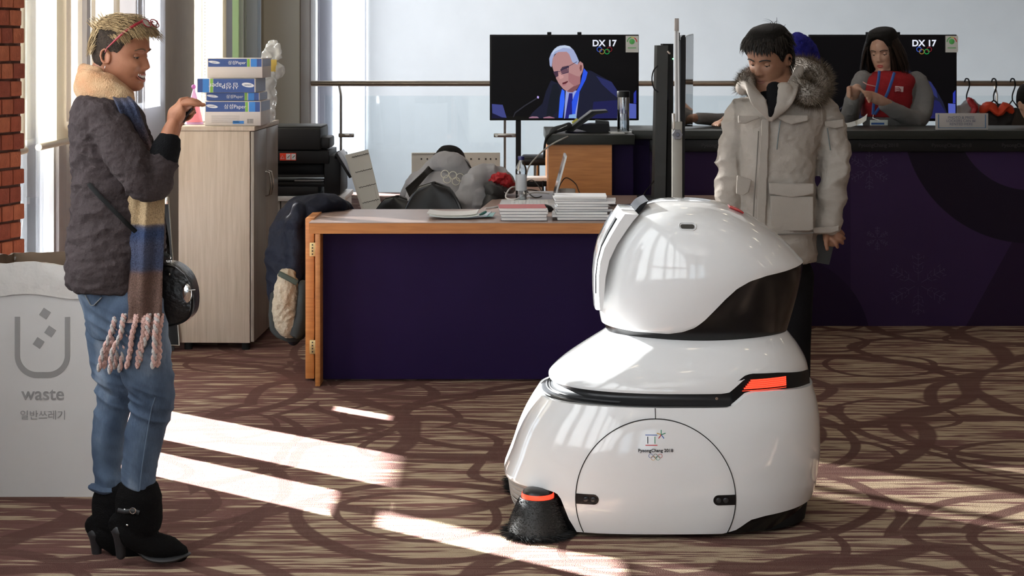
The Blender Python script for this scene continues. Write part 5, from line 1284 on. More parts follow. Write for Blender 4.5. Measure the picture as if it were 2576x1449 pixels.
MB().rings([(PX(1948, YM), YM+.02, PZ(212, YM), .068, .068), (PX(1946, YM), YM+.0, PZ(240, YM), .085, .085), (PX(1940, YM), YM-.06, PZ(300, YM), .06, .075)]).limb([(P(1950, 222, 7.04), (.035, .012)), (P(1948, 245, 7.015), (.032, .012)), (P(1942, 268, 7.0), (.022, .010)), (P(1938, 290, 7.0), (.008, .006))], 12, side=(1, 0, 0)).obj('sweater', mat('black_knit', (.008, .008, .009), .95, bump=.4, bscale=200, spec=.1), mn)
M_park = mat('parka_cloth', (.35, .315, .28), .8, bump=.25, bscale=350, var=.05, vscale=12, spec=.2)
def rowm(py, xl, xr_, hd, yo=0): return (PX((xl+xr_)/2, YM), YM+yo, PZ(py, YM), (xr_-xl)/2*YM/F, hd)
pk = MB().rings([rowm(236, 1900, 2010, .085, .03), rowm(252, 1872, 2052, .12, .02), rowm(275, 1853, 2078, .138), rowm(330, 1850, 2068, .150), rowm(410, 1847, 2052, .150), rowm(480, 1845, 2050, .150), rowm(540, 1843, 2052, .158), rowm(600, 1841, 2054, .165), rowm(652, 1845, 2050, .160)], seg=48, sm=3, n=2.35)
pk.limb([(P(2066, 284, 7.2), (.068, .07)), (P(2090, 345, 7.19), .068), (P(2099, 410, 7.18), .066), (P(2096, 470, 7.16), .061), (P(2088, 525, 7.14), .056), (P(2082, 572, 7.12), .050)], 22)
pk.limb([(P(1872, 284, 7.2), (.066, .07)), (P(1850, 345, 7.19), .062), (P(1838, 420, 7.17), .058), (P(1836, 490, 7.15), .054), (P(1834, 560, 7.13), .048)], 22)
wa, wb = wrinkle(.008, (6, 6, 13), 1.0), wrinkle(.003, (22, 22, 30), 4.0)
def pd(p, n):
    side = abs(p[0]-PX(1950, YM)); k = 1.5 if side > .17 else .7
    return wa(p, n)*k+wb(p, n)
pko = pk.obj('parka', M_park, mn, remesh=.005, sm=5, disp=pd)
def patch(pts, Y, th, name, m=M_park, par=pko): return MB().prism([P(x, y, Y) for x, y in pts], (0, th, 0)).obj(name, m, par, smooth=False)
def soft(pts, Y, name, m=M_park, par=pko, th=.012):
    t = MB().prism([P(x, y, Y) for x, y in pts], (0, th, 0)); return t.obj(name, m, par, remesh=.004, sm=3)
soft([(1857, 290), (1908, 292), (1912, 298), (1893, 304), (1875, 312), (1857, 310)], 7.035, 'pocket_flap')
soft([(1956, 296), (1975, 288), (2034, 290), (2034, 304), (1990, 314), (1975, 308)], 7.030, 'pocket_flap')
soft([(1854, 440), (1892, 452), (1884, 484), (1870, 492), (1852, 488)], 7.035, 'pocket_flap')
soft([(1934, 460), (2048, 462), (2048, 488), (2020, 494), (1990, 497), (1936, 488)], 7.030, 'pocket_flap')
soft([(1938, 492), (2046, 494), (2046, 580), (1940, 584)], 7.036, 'patch_pocket')
soft([(2073, 305), (2122, 300), (2124, 318), (2100, 324), (2076, 318)], 7.115, 'pocket_flap')
M_zip = mat('zip_grey', (.12, .14, .14), .4)
MB().tube([P(1963, 304, 7.035), P(1958, 340, 7.03), P(1954, 376, 7.035)], .0028, 6).obj('zip', M_zip, pko)
MB().tube([P(2081, 322, 7.105), P(2085, 350, 7.105), P(2089, 378, 7.105)], .0028, 6).obj('zip', M_zip, pko)
M_seam = mat('parka_seam', (.16, .145, .13), .9)
MB().tube([P(x, y, 7.032) for x, y in ((1908, 330), (1903, 420), (1897, 500), (1893, 600))], .003, 6).obj('placket_seam', M_seam, pko)
MB().tube([P(x, y, 7.03) for x, y in ((1845, 588), (1900, 592), (1960, 590), (2046, 586))], .003, 6).obj('waist_seam', M_seam, pko)
soft([(1916, 300), (1936, 298), (1930, 470), (1924, 640), (1903, 640), (1906, 460)], 7.036, 'placket')
soft([(2044, 573), (2110, 568), (2112, 580), (2090, 588), (2046, 588)], 7.068, 'cuff_tab')
# stand-up collar: two stiff wings open at the front
cl = MB().limb([(P(1870, 214, 7.06), (.012, .018)), (P(1890, 226, 7.03), (.030, .014)), (P(1905, 250, 7.0), (.032, .012)), (P(1925, 282, 7.01), (.018, .012)), (P(1937, 300, 7.03), (.01, .01))], 14, side=(1, 0, -.5))
cl.limb([(P(1884, 205, 7.12), (.012, .02)), (P(1890, 222, 7.07), (.020, .014)), (P(1904, 246, 7.03), (.026, .012)), (P(1928, 270, 7.02), (.018, .01))], 14, side=(1, 0, -.2))
cl.limb([(P(2012, 175, 7.20), (.02, .016)), (P(1998, 205, 7.10), (.030, .014)), (P(1984, 235, 7.02), (.036, .013)), (P(1966, 268, 7.0), (.028, .012)), (P(1942, 300, 7.02), (.012, .01))], 14, side=(1, 0, .5))
cl.limb([(P(1962, 216, 7.03), (.012, .012)), (P(1974, 218, 7.01), (.028, .014)), (P(1972, 250, 7.0), (.030, .013)), (P(1955, 285, 7.01), (.012, .01))], 14, side=(1, 0, 0))
cl.tube(spline([tuple(P(*p)) for p in ((1885, 220, 7.12), (1900, 205, 7.26), (1950, 195, 7.34), (2000, 195, 7.30), (2018, 215, 7.15))], 6), [(.045, .018)]*25, 12, side=(0, 0, 1))
cl.obj('collar', M_park, mn, remesh=.004, sm=4, disp=wrinkle(.002, (20, 20, 20)))
# hood with fur edge
M_fur = hairmat('brown_fur', (.035, .026, .018), (.19, .15, .11), .6)
hood = spline([tuple(P(*p)) for p in ((1868, 222, 7.08), (1880, 196, 7.20), (1912, 184, 7.36), (1960, 180, 7.42), (2010, 170, 7.36), (2048, 185, 7.24), (2062, 215, 7.14), (2040, 238, 7.06), (2015, 225, 7.08))], 5)
MB().tube(hood, [.045 if i > 12 else .03 for i in range(len(hood))], 12, rnd=True).obj('hood', M_park, mn)
fu = MB(); rf_ = random.Random(5)
for i in range(17000):
    k = rf_.randrange(len(hood)-1); t = rf_.random(); c = Vector(hood[k])*(1-t)+Vector(hood[k+1])*t; big_ = k > 16
    d = Vector((rf_.gauss(0, 1), rf_.gauss(0, 1), rf_.gauss(0, 1))).normalized(); r0 = (.048 if k > 20 else .038) if big_ else .022
    p = c+d*r0; q = p+(d+Vector((rf_.gauss(0, .4), rf_.gauss(0, .4), rf_.gauss(-.1, .4)))).normalized()*rf_.uniform(.018, .040)
    w = d.orthogonal().normalized()*.0010; fu.add([p-w, p+w, q], [(0, 1, 2)])
fo = fu.obj('fur_trim', M_fur, mn, smooth=False, recalc=False); fo['kind'] = 'stuff'
M_trs = mat('black_trousers', (.010, .010, .012), .9, bump=.3, bscale=200, spec=.1)
tr = MB().rings([rowm(600, 1860, 2035, .13), rowm(660, 1862, 2035, .13), rowm(720, 1866, 2034, .125)], seg=32)
for x in (1900, 1990): tr.limb([(P(x, 690, YM), .095), (P(x+4, 860, YM), .075), (P(x+8, 1000, YM+.02), .065), (P(x+8, 1085, YM+.02), .06)], 18)
tr.obj('trousers', M_trs, mn, remesh=.007, sm=3)
for x in (1908, 1998):
    MB().limb([(Vector((PX(x, YM), YM+.05, .05)), (.042, .04)), (Vector((PX(x, YM)-.02, YM-.06, .045)), (.045, .035)), (Vector((PX(x, YM)-.03, YM-.15, .035)), (.035, .025))], 14).obj('shoe', M_blackm, mn)
fd = thing('folder', 'dark slim folder held down at the side by the man in the parka', 'folder', P(2080, 600, 7.16))
MB().prism([P(x, y, 7.15) for x, y in ((2058, 500), (2122, 492), (2118, 530), (2086, 666), (2050, 660))], (0, .015, 0)).obj('cover', mat('dark_grey_cover', (.035, .04, .042), .4), fd, smooth=False)
MB().prism([P(x, y, 7.149) for x, y in ((2112, 508), (2116, 545), (2119, 545), (2122, 508))], (0, .012, 0)).obj('pages', mat('yellowish_pages', (.42, .45, .30), .6), fd, smooth=False)
# ------------------------------------------------------------------ receptionist in red vest
YR_ = 10.95
rc = thing('person', 'long-haired woman in red fleece vest and blue lanyard behind the counter', 'person', (PX(2235, YR_), YR_, 0))
Mr_ = orient(P(2222, 128, YR_), (-.50, -.82, -.25), R(2), 1.08)
sk = MB().addmb(head_geo(w=.95, nose=.8), Mr_)
sk.limb([(P(2232, 160, YR_), (.05, .05)), (P(2234, 195, YR_), (.06, .06))], 18)
sk.limb([(P(2232, 200, YR_), (.10, .08)), (P(2230, 260, YR_), (.13, .09)), (P(2230, 340, YR_), (.12, .09)), (P(2230, 430, YR_), (.13, .1))], 18, side=(1, 0, 0))
for x in (2205, 2255): sk.limb([(P(x, 430, YR_), .08), (P(x, 620, YR_), .05), (Vector((PX(x, YR_), YR_, .04)), .035)], 12)
sk.limb([(P(2160, 205, YR_), .04), (P(2140, 290, 10.85), .035), (P(2146, 248, 10.68), .028), (P(2150, 232, 10.64), .034), (P(2156, 222, 10.62), .03)], 14)
sk.limb([(P(2303, 215, YR_), .035), (P(2318, 255, 10.93), .034), (P(2300, 298, 10.84), .034), (P(2235, 262, 10.66), .028), (P(2208, 250, 10.62), (.036, .022)), (P(2190, 240, 10.61), (.030, .018))], 14)
for k in range(4):
    sk.limb([(P(2140, 220+k*6, 10.62), .013), (P(2134, 222+k*6, 10.60), .0125), (P(2138, 226+k*6, 10.585), .011)], 8, 3)
    sk.limb([(P(2192-k*1, 234+k*5, 10.60), .012), (P(2180+k*2, 232+k*7, 10.585), .011), (P(2172+k*5, 232+k*8, 10.58), .010)], 8, 3)
sk.limb([(P(2152, 222, 10.6), .012), (P(2163, 224, 10.59), .010), (P(2169, 228, 10.585), .009)], 8, 3)
sk.obj('body', SKP, rc, remesh=.005, sm=2)
face_parts(Mr_, rc, SKP, mat('lip_red', (.45, .02, .03), .3), mat('dark_brow', (.05, .03, .02), .7), closed=1.0)
def hlr(a):
    d = abs((math.degrees(a)+180) % 360-180); return R(np.interp(d, [0, 25, 50, 70, 95, 180], [48, 40, 10, -15, -35, -45]))
skullcap(Mr_, hlr, grow=1.14).obj('hair', MATS['black_hair_base'], rc)
M_lh = hairmat('dark_brown_hair', (.008, .006, .005), (.035, .02, .014), .4)
hr_ = strands(Mr_, 560, scalp(45, 315, -5, 75, .010), lambda p, r: (p.x*.7-.03, p.y*.8, -1), lambda p, r: r.uniform(.17, .22)+max(0, p.z)*.8, .0075, 21, 9, curl=.22, lift=.16)
hr_.addmb(strands(Mr_, 130, scalp(55, 100, 20, 80, .010), lambda p, r: (.05, .25, -1), lambda p, r: r.uniform(.17, .23), .006, 22, 8, curl=.2, lift=.3))
hr_.addmb(strands(Mr_, 130, scalp(-100, -50, 20, 80, .010), lambda p, r: (.05, -.25, -1), lambda p, r: r.uniform(.17, .23), .006, 23, 8, curl=.2, lift=.3))
hr_.obj('hair_locks', M_lh, rc, recalc=False, angle=80)
M_gf = mat('grey_fleece', (.19, .185, .18), .95, bump=.4, bscale=150, spec=.1)
M_rf = mat('red_fleece', (.28, .018, .022), .9, bump=.4, bscale=150, spec=.15)
def rowr(py, xl, xr_, hd, yo=0, Y=YR_): return (PX((xl+xr_)/2, Y), Y+yo, PZ(py, Y), (xr_-xl)/2*Y/F, hd)
gf = MB().rings([rowr(176, 2212, 2262, .07), rowr(190, 2185, 2290, .11), rowr(215, 2172, 2308, .14), rowr(260, 2170, 2300, .145), rowr(320, 2172, 2295, .14), rowr(430, 2170, 2295, .14)], seg=36)
gf.limb([(P(2172, 200, YR_), .062), (P(2150, 245, 10.92), .058), (P(2138, 290, 10.86), .055), (P(2142, 262, 10.72), .046), (P(2148, 246, 10.68), .038)], 18)
gf.limb([(P(2303, 205, YR_), .070), (P(2322, 250, 10.92), .068), (P(2308, 300, 10.84), .062), (P(2262, 285, 10.72), .052), (P(2226, 264, 10.66), .040)], 18)
gfo = gf.obj('fleece_sleeves', M_gf, rc, remesh=.006, sm=4, disp=wrinkle(.004, (10, 10, 16), 2))
rf = MB().rings([rowr(176, 2208, 2270, .080, .02), rowr(186, 2190, 2288, .120), rowr(205, 2172, 2302, .150), rowr(250, 2168, 2296, .155), rowr(292, 2168, 2285, .152)], seg=36, n=2.3)
rfo = rf.obj('vest', M_rf, rc, remesh=.006, sm=4, disp=wrinkle(.003, (10, 10, 16), 7))
M_lan = mat('blue_lanyard', (.02, .09, .32), .5)
for pts in (((2212, 178), (2210, 200), (2204, 230), (2198, 262), (2196, 288)), ((2250, 182), (2243, 205), (2232, 235), (2218, 262), (2200, 288))):
    MB().tube(spline([tuple(P(x, y, 10.775)) for x, y in pts], 4), [(.009, .002)]*17, 8, side=(1, 0, 0)).obj('lanyard', M_lan, rc)
MB().tube([P(2197, 288, 10.77), P(2196, 298, 10.765), P(2212, 303, 10.76)], .003, 6).obj('lanyard_hook', M_chrome, rc)
MB().obox(P(2211, 312, 10.76), (.11, .004, .05), None, .002).obj('badge', mat('badge_white', (.60, .66, .64), .3), rc)
MB().obox(P(2208, 311, 10.757), (.08, .002, .012), None).obj('badge_stripe', M_lan, rc)
MB().obox(P(2262, 224, 10.785), (.052, .004, .034), Matrix.Rotation(R(4), 3, 'Y'), .001).obj('chest_patch', mat('white_patch', (.55, .42, .42), .6), rc)
for i in range(3): MB().tube([P(2247+i*1.5, 222+i*5, 10.779), P(2262, 221+i*4, 10.778), P(2266, 226+i*3, 10.778)], .0022, 5).obj('patch_print', M_rf, rc)
MB().tube([P(2171, 206, 10.82), P(2180, 212, 10.80), P(2192, 215, 10.79), P(2206, 218, 10.785)], .003, 6).obj('embroidery', mat('pale_thread', (.5, .25, .22), .6), rc)
pa = thing('paper_sheet', 'white paper sheet lifted off the counter by the red-vested receptionist', 'paper', P(2150, 300, 10.6))
pv = []
for i in range(9):
    for (x, y) in ((2115+i*8, 318-.30*i*i*.9), (2118+i*8, 306-.35*i*i*1.0)): pv.append(P(x, y+ (4 if i < 8 else 2), 10.55+(0 if y > 300 else .1)))
MB().add(pv, [(2*i, 2*i+2, 2*i+3, 2*i+1) for i in range(8)]).obj('sheet', mat('paper_white', (.72, .73, .70), .5), pa, smooth=False)
# ------------------------------------------------------------------ person with blue hat behind the man
bh = thing('person', 'person in blue knitted hat mostly hidden behind the man, hand resting on the counter', 'person', (PX(1990, 10.9), 10.95, 0))
Mb = orient(P(1995, 145, 10.95), (-.72, -.6, -.2), 0, 1.0)
sk = MB().addmb(head_geo(), Mb)
sk.limb([(P(2000, 170, 10.95), .05), (P(2003, 205, 10.97), .06)], 14)
sk.limb([(P(2003, 210, 10.97), .09), (P(2003, 300, 10.97), .10), (P(2003, 430, 10.97), .11), (Vector((PX(2003, 10.97), 10.97, .04)), .06)], 14)
for sx_, wx, wy in ((1960, 1832, 303), (1940, 1745, 300)):
    sk.limb([(P(sx_, 215, 10.95), .04), (P((sx_+wx)/2-4, 298, 10.8), .035), (P(wx, wy-3, 10.5), .028), (P(wx-12, wy, 10.45), (.034, .018)), (P(wx-22, wy+4, 10.42), (.032, .012))], 12)
    for k in range(4): sk.limb([(P(wx-20+k*3, wy+3+k, 10.43-.015*k), .010), (P(wx-32+k*4, wy+6+k, 10.40-.015*k), .0095), (P(wx-40+k*5, wy+12+k*.6, 10.38-.015*k), .0085)], 8, 3)
    sk.limb([(P(wx-12, wy+2, 10.43), .010), (P(wx-18, wy+10, 10.40), .009), (P(wx-25, wy+13, 10.38), .008)], 8, 3)
sk.obj('body', SKP, bh, remesh=.006, sm=2)
face_parts(Mb, bh, SKP, mat('lip_brown', (.26, .10, .075), .45), MATS['dark_brow'], closed=.6)
M_bl = mat('royal_blue_knit', (.022, .022, .21), .9, bump=.8, bscale=120, spec=.1)
def hlb(a):
    d = abs((math.degrees(a)+180) % 360-180); return R(np.interp(d, [0, 60, 100, 180], [32, 10, -45, -60]))
ht = skullcap(Mb, hlb, grow=1.2); ht.limb([(P(2005, 110, 10.99), .075), (P(2030, 130, 11.05), .07), (P(2045, 165, 11.08), .05), (P(2048, 185, 11.08), .03)], 14)
ht.obj('hat', M_bl, bh, remesh=.006, sm=4, disp=wrinkle(.006, (25, 25, 25)))
MB().tube([Mb @ Vector((.10, .0, .066)), Mb @ Vector((.085, .06, .064)), Mb @ Vector((.03, .092, .060))], .004, 6).obj('hat_band', mat('gold_band', (.45, .30, .05), .4), bh)
jk = MB().rings([rowr(190, 1975, 2032, .09, .02), rowr(210, 1940, 2068, .14, .02), rowr(260, 1935, 2072, .15, .02), rowr(430, 1935, 2072, .15, .02)], seg=30)
jk.limb([(P(1950, 220, 10.95), .06), (P(1890, 290, 10.82), .05), (P(1838, 298, 10.55), .04)], 14)
jk.limb([(P(1950, 225, 10.95), .06), (P(1850, 296, 10.82), .045), (P(1755, 298, 10.52), .036)], 14)
jk.obj('jacket', M_gf, bh, remesh=.007, sm=3)
# ------------------------------------------------------------------ seated staff member seen from behind
YS = 9.95
ss = thing('person', 'bent-over long-haired person in pale grey jacket with five printed rings on the back', 'person', (PX(1110, YS), YS+.1, 0))
sk = MB(); Mss = orient(P(1128, 428, YS+.32), (.25, .85, -.75), 0, 1.0)
sk.addmb(head_geo(), Mss)
sk.limb([(P(1122, 420, YS+.25), .05), (P(1118, 445, YS+.1), .06), (P(1115, 520, YS), (.12, .10)), (P(1112, 620, YS), (.13, .10)), (P(1112, 700, YS+.02), (.15, .12))], 16)
for dx in (-35, 35): sk.limb([(P(1112+dx, 700, YS+.05), .08), (Vector((PX(1112+dx, YS), YS+.45, .50)), .06), (Vector((PX(1112+dx, YS), YS+.48, .06)), .04)], 12)
sk.limb([(P(1045, 470, YS+.1), .04), (P(1030, 520, YS+.3), .035), (P(1075, 500, YS+.55), .028)], 10)
sk.limb([(P(1165, 470, YS+.1), .035), (P(1174, 520, YS+.3), .03), (P(1160, 500, YS+.55), .028)], 10)
sk.obj('body', SKP, ss, remesh=.007, sm=2)
skullcap(Mss, lambda a: R(-20) if abs(math.cos(a)) > .8 and math.cos(a) > 0 else R(-42), grow=1.14).obj('hair', MATS['black_hair_base'], ss)
hs = MB(); rr_ = random.Random(9)
for i in range(330):
    u = rr_.random(); x0, y0 = lerp(1092, 1150, rr_.random()), lerp(372, 398, rr_.random())
    if rr_.random() < .68: pts = [(x0, y0+14, YS+.26), (1092+u*10, 408+u*8, YS+.06), (1062+u*10, 436+u*8, YS-.10), (1020+u*10, 474+u*22, YS-.17)]
    else: pts = [(x0, y0+14, YS+.26), (1158+u*6, 398+u*6, YS+.06), (1178+u*5, 414+u*5, YS-.03), (1188+u*5, 432+u*6, YS-.05)]
    q = spline([tuple(P(*p)) for p in pts], 4); hs.tube(q, [(.006*(1-(k/len(q))**2*.8), .0025) for k in range(len(q))], 5)
hs.obj('hair_locks', M_bh, ss, recalc=False, angle=80)
M_gj = mat('pale_grey_jacket', (.32, .315, .325), .7, bump=.25, bscale=300, var=.06, vscale=10, spec=.3)
def rows_(py, xl, xr_, hd, yo=0): return (PX((xl+xr_)/2, YS), YS+yo, PZ(py, YS), (xr_-xl)/2*YS/F, hd)
gj = MB().rings([rows_(392, 1100, 1150, .06, .22), rows_(408, 1076, 1172, .11, .17), rows_(432, 1050, 1188, .14, .10), rows_(465, 1030, 1194, .15, .04), rows_(510, 1018, 1196, .155), rows_(600, 1022, 1196, .16), rows_(700, 1030, 1192, .17)], seg=40, n=2.3)
gj.limb([(P(1050, 455, YS+.08), .06), (P(1030, 500, YS+.2), .058), (P(1035, 535, YS+.35), .05), (P(1075, 510, YS+.52), .045)], 16)
gj.limb([(P(1168, 455, YS+.08), .055), (P(1176, 500, YS+.2), .052), (P(1176, 535, YS+.35), .05), (P(1160, 510, YS+.52), .045)], 16)
gjo = gj.obj('jacket', M_gj, ss, remesh=.006, sm=4, disp=wrinkle(.006, (7, 7, 12), 5))
hd_ = MB().limb([(P(1088, 418, YS-.02), (.03, .02)), (P(1110, 408, YS-.03), (.06, .035)), (P(1142, 414, YS-.03), (.065, .035)), (P(1178, 436, YS-.02), (.03, .02))], 16, side=(0, 0, 1)).obj('hood', M_gj, ss, remesh=.005, sm=3, disp=wrinkle(.004, (20, 20, 20)))
M_ring = mat('cream_print', (.62, .60, .50), .5)
for x, y in ((1119, 438), (1139, 441), (1157, 446), (1125, 451), (1147, 456)):
    MB().torus(P(x, y, YS-.128+(.0006 if y > 448 else 0)), .0215, .0022, Matrix.Rotation(R(-16), 3, 'X') @ Matrix.Rotation(R(8), 3, 'Y') @ Matrix.Rotation(R(90), 3, 'X'), 28, 6).obj('ring_print', M_ring, gjo)
# ------------------------------------------------------------------ person at the right edge (only hair and ear in the picture)
pe = thing('person', 'dark-haired person cut off by the right edge, beside the hanging jackets', 'person', (PX(2625, 10.9), 10.95, 0))
Me = orient(P(2598, 262, 10.9), (.35, -.93, -.1), 0, 1.0)
sk = MB().addmb(head_geo(), Me); sk.limb([(P(2600, 290, 10.92), .05), (P(2602, 330, 10.94), .07), (P(2602, 430, 10.97), .12), (Vector((PX(2602, 10.97), 10.97, .04)), .06)], 14)
sk.obj('body', SKP, pe, remesh=.006, sm=2)
skullcap(Me, lambda a: R(np.interp(abs((math.degrees(a)+180) % 360-180), [0, 60, 80, 95, 180], [35, 20, 0, 5, -45])), grow=1.1).obj('hair', MATS['black_hair_base'], pe)
MB().rings([rowr(318, 2575, 2630, .08), rowr(335, 2545, 2660, .14), rowr(460, 2545, 2660, .15)], seg=26).obj('jacket', mat('black_jacket', (.012, .012, .013), .7), pe)
# ================================================================== things on and around the furniture
CB = Vector((-1.38, 9.35, 0)); ZC = 1.199
Mblue = mat('box_blue', lin(38, 72, 140), .45); Mcy = mat('box_cyan', lin(40, 120, 200), .45); Mgr = mat('box_green', lin(120, 175, 60), .45); Mbw = mat('box_white', lin(205, 198, 195), .5); Mwt = mat('box_lettering', lin(225, 228, 235), .5)
def pbox(label, x0, x1, ytop, ybot, Y, dep, rot_=0.0, flip=False, band=True, z0=None, ups=True, letter=True):
    a, b = P(x0, ybot, Y), P(x1, ytop, Y); w, h = b.x-a.x, b.z-a.z; z = z0 if z0 is not None else a.z
    t = thing('paper_box', label, 'box', ((a.x+b.x)/2, Y, z), 'paper boxes stacked on the cabinet')
    mb = MB().box((a.x), (b.x), Y, Y+dep, z, z+h, bev=.002); bx = mb.obj('carton', Mbw, t)
    yb = Y-.0008
    def rect(u0, u1, v0, v1, m, nm='printed_panel', d=0.0): MB().box(a.x+w*u0, a.x+w*u1, yb-d, yb-d+.0006, z+h*v0, z+h*v1).obj(nm, m, bx, smooth=False)
    v0, v1 = (.0, 1.0) if band == 'full' else (.56, .98) if band else (.0, 1.0)
    L_, R_ = (lambda u: 1-u) if flip else (lambda u: u), None
    def rr(u0, u1, m, d=0): q0, q1 = sorted((L_(u0), L_(u1))); rect(q0, q1, v0+.01, v1-.01, m, d=d)
    rr(.02, .72, Mblue); rr(.725, .77, Mgr, 0); rr(.79, .90, Mcy); rr(.90, .985, Mblue)
    zc = z+h*(v0+v1)/2; rot__ = (R(90), R(180), 0) if flip else (R(90), 0, 0)
    sz = h*(v1-v0)*.52
    text('box_text', '삼성Paper', sz, Vector((a.x+w*L_(.54), yb-.001, zc)), Mwt, bx, rot=rot__)
    ov = MB().lathe([(.5, 0), (.5, .0006)], (0, 0, 0), 24); e = MB().addmb(ov, Matrix.Translation(Vector((a.x+w*L_(.13), yb-.0006, zc+.003))) @ Matrix.Rotation(R(8), 4, 'Y') @ Matrix.Rotation(R(90), 4, 'X') @ Matrix.Diagonal((w*.21, sz*.62, 1, 1)))
    e.obj('oval_mark', Mwt, bx); text('mark_text', 'SAMSUNG', sz*.22, Vector((a.x+w*L_(.13), yb-.0020, zc+.003)), Mblue, bx, rot=(rot__[0], rot__[1], 0))
    # blue side band on the right face
    MB().box(b.x+.0002, b.x+.001, Y+.01, Y+dep-.01, z+h*v0+.002, z+h*v1-.002).obj('side_band', mat('box_side', lin(150, 165, 195), .5), bx, smooth=False)
    if band is True and letter:
        for i in range(4): rect(.12, .62, .14+.08*i, .165+.08*i, mat('fine_print', lin(165, 160, 160), .5), 'fine_print')
        rect(.50, .70, .08, .20, Mcy, 'blue_label'); 
        for i in range(7): rect(.76+i*.016, .768+i*.016, .10, .28, mat('barcode', (.08, .08, .08), .5), 'barcode_bar')
    if ups:
        MB().obox((a.x-.012, Y+.03, z+h*.96), (.03, .05, .002), Matrix.Rotation(R(-14 if not flip else 8), 3, 'Y')).obj('flap', Mbw, bx)
    return z+h
z1 = pbox('white and blue paper box at the bottom of the stack on the cabinet', 515, 656, 243, 305, 9.40, .36, z0=ZC, letter=True, ups=False)
z2 = pbox('flattened blue paper box second from the bottom of the stack', 517, 653, 221, 241, 9.42, .30, z0=z1+.002, band='full', letter=False)
z3 = pbox('blue paper box printed upside down, third from the bottom', 495, 643, 184, 219, 9.38, .38, z0=z2+.002, band='full', flip=True, letter=False, ups=False)
z4 = pbox('open white and blue paper box on top of the stack', 521, 660, 131, 181, 9.42, .34, z0=z3+.002, letter=False, ups=False)
# plastic bag of wrapping behind the boxes
bg_ = thing('plastic_bag', 'crumpled clear plastic wrapping standing behind the paper boxes', 'bag', (PX(685, 9.85), 9.85, ZC))
M_pl = glassmat('cloudy_plastic', (.86, .87, .86), 1.2, .25)
cbm = MB().limb([(P(676, 292, 9.85), (.04, .03)), (P(676, 220, 9.86), (.045, .04)), (P(674, 170, 9.86), (.03, .03)), (P(678, 135, 9.86), (.045, .035)), (P(688, 108, 9.86), (.03, .02))], 28)
cbm.limb([(P(684, 112, 9.84), .012), (P(698, 118, 9.84), .014), (P(700, 145, 9.84), .014)], 12)
cbm.obj('wrapping', mat('milky_plastic', (.72, .73, .72), .15, alpha=.6, spec=.8), bg_, remesh=.006, sm=1, disp=wrinkle(.014, (22, 22, 22), 4), smooth=True)
MB().limb([(P(692, 160, 9.82), .012), (P(702, 172, 9.82), .026), (P(703, 186, 9.82), .024), (P(697, 194, 9.82), .01)], 14).obj('loop', MATS['milky_plastic'], bg_, disp=wrinkle(.006, (50, 50, 50)))
MB().box(PX(680, 9.8), PX(696, 9.8), 9.80, 9.803, PZ(180, 9.8), PZ(150, 9.8)).obj('yellow_tape', mat('yellow_tape', (.75, .55, .12), .5), bg_)
# party-hat shaped pink cone
pc = thing('party_cone', 'pink and lilac paper cone with a round bobble on the cabinet', 'decoration', (PX(487, 9.6), 9.6, ZC))
c0 = Vector((PX(488, 9.6), 9.6, ZC)); hC = PZ(222, 9.6)-ZC
cone_ = MB().lathe([(.052, 0), (.046, .02), (.030, hC*.5), (.012, hC*.85), (.004, hC)], c0, 28); co2 = cone_.obj('cone', mat('lilac_paper', lin(205, 160, 205), .5), pc)
MB().lathe([(.0485, .012), (.036, hC*.38), (.028, hC*.58)], c0+Vector((-.0, -.002, 0)), 28, cap=False).obj('pink_panel', mat('pink_paper', lin(235, 140, 155), .5), co2)
MB().ell(c0+Vector((-.001, 0, hC+.008)), (.013, .013, .013)).obj('bobble', mat('violet_bobble', lin(170, 95, 165), .7), pc)
MB().lathe([(.009, 0), (.007, .001)], c0+Vector((.01, -.038, hC*.33)), 12, M=Matrix.Rotation(R(90), 3, 'X')).obj('dark_dot', M_dk, co2)
# ---- multifunction printer on a white stand
pt = thing('printer', 'large black office printer behind the cabinet with orange warning label', 'printer', (-1.2, 10.7, .70))
Yp = 10.55
def pb(x0, x1, y0, y1, Y, dep, nm, m, bev=.006, par=pt): a, b = P(x0, y1, Y), P(x1, y0, Y); return MB().box(a.x, b.x, Y, Y+dep, a.z, b.z, bev=bev).obj(nm, m, par)
M_pr = mat('printer_black', (.010, .010, .011), .45, spec=.2); M_pr2 = mat('printer_charcoal', (.018, .018, .020), .45, spec=.25)
pb(665, 806, 322, 378, Yp, .45, 'scanner_lid', M_pr2, .012)
pb(665, 806, 318, 322, Yp+.02, .4, 'glass_top', M_dk)
pb(800, 829, 346, 374, Yp+.03, .3, 'document_tray', M_pr2, .01)
u1 = pb(665, 828, 380, 412, Yp-.01, .46, 'upper_body', M_pr)
pb(665, 815, 412, 440, Yp+.10, .35, 'paper_recess', M_black)
pb(815, 857, 392, 490, Yp+.0, .45, 'side_unit', M_pr, .01)
pb(665, 815, 440, 446, Yp+.0, .2, 'output_tray', M_pr2, .003)
pb(740, 815, 452, 457, Yp+.02, .1, 'shelf_edge', mat('grey_metal_edge', (.25, .25, .26), .4))
pb(665, 800, 470, 492, Yp-.02, .46, 'paper_drawer', M_pr2, .006)
pb(665, 857, 458, 470, Yp+.02, .4, 'lower_recess', M_black)
lb2 = MB().obox(P(725, 394, Yp)+Vector((0, -.0125, 0)), (.098, .002, .044)).obj('warning_label', mat('orange_label', lin(235, 60, 25), .4), u1, smooth=False)
for x in (726, 739): MB().obox(P(x, 394, Yp)+Vector((0, -.0140, 0)), (.026, .001, .036)).obj('label_panel', Mwt, u1, smooth=False)
for x in (726, 739): MB().tube([P(x-3, 397, Yp-.0153), P(x+1, 393, Yp-.0153), P(x+3, 391, Yp-.0153)], .0022, 5).obj('label_mark', M_dk, u1)
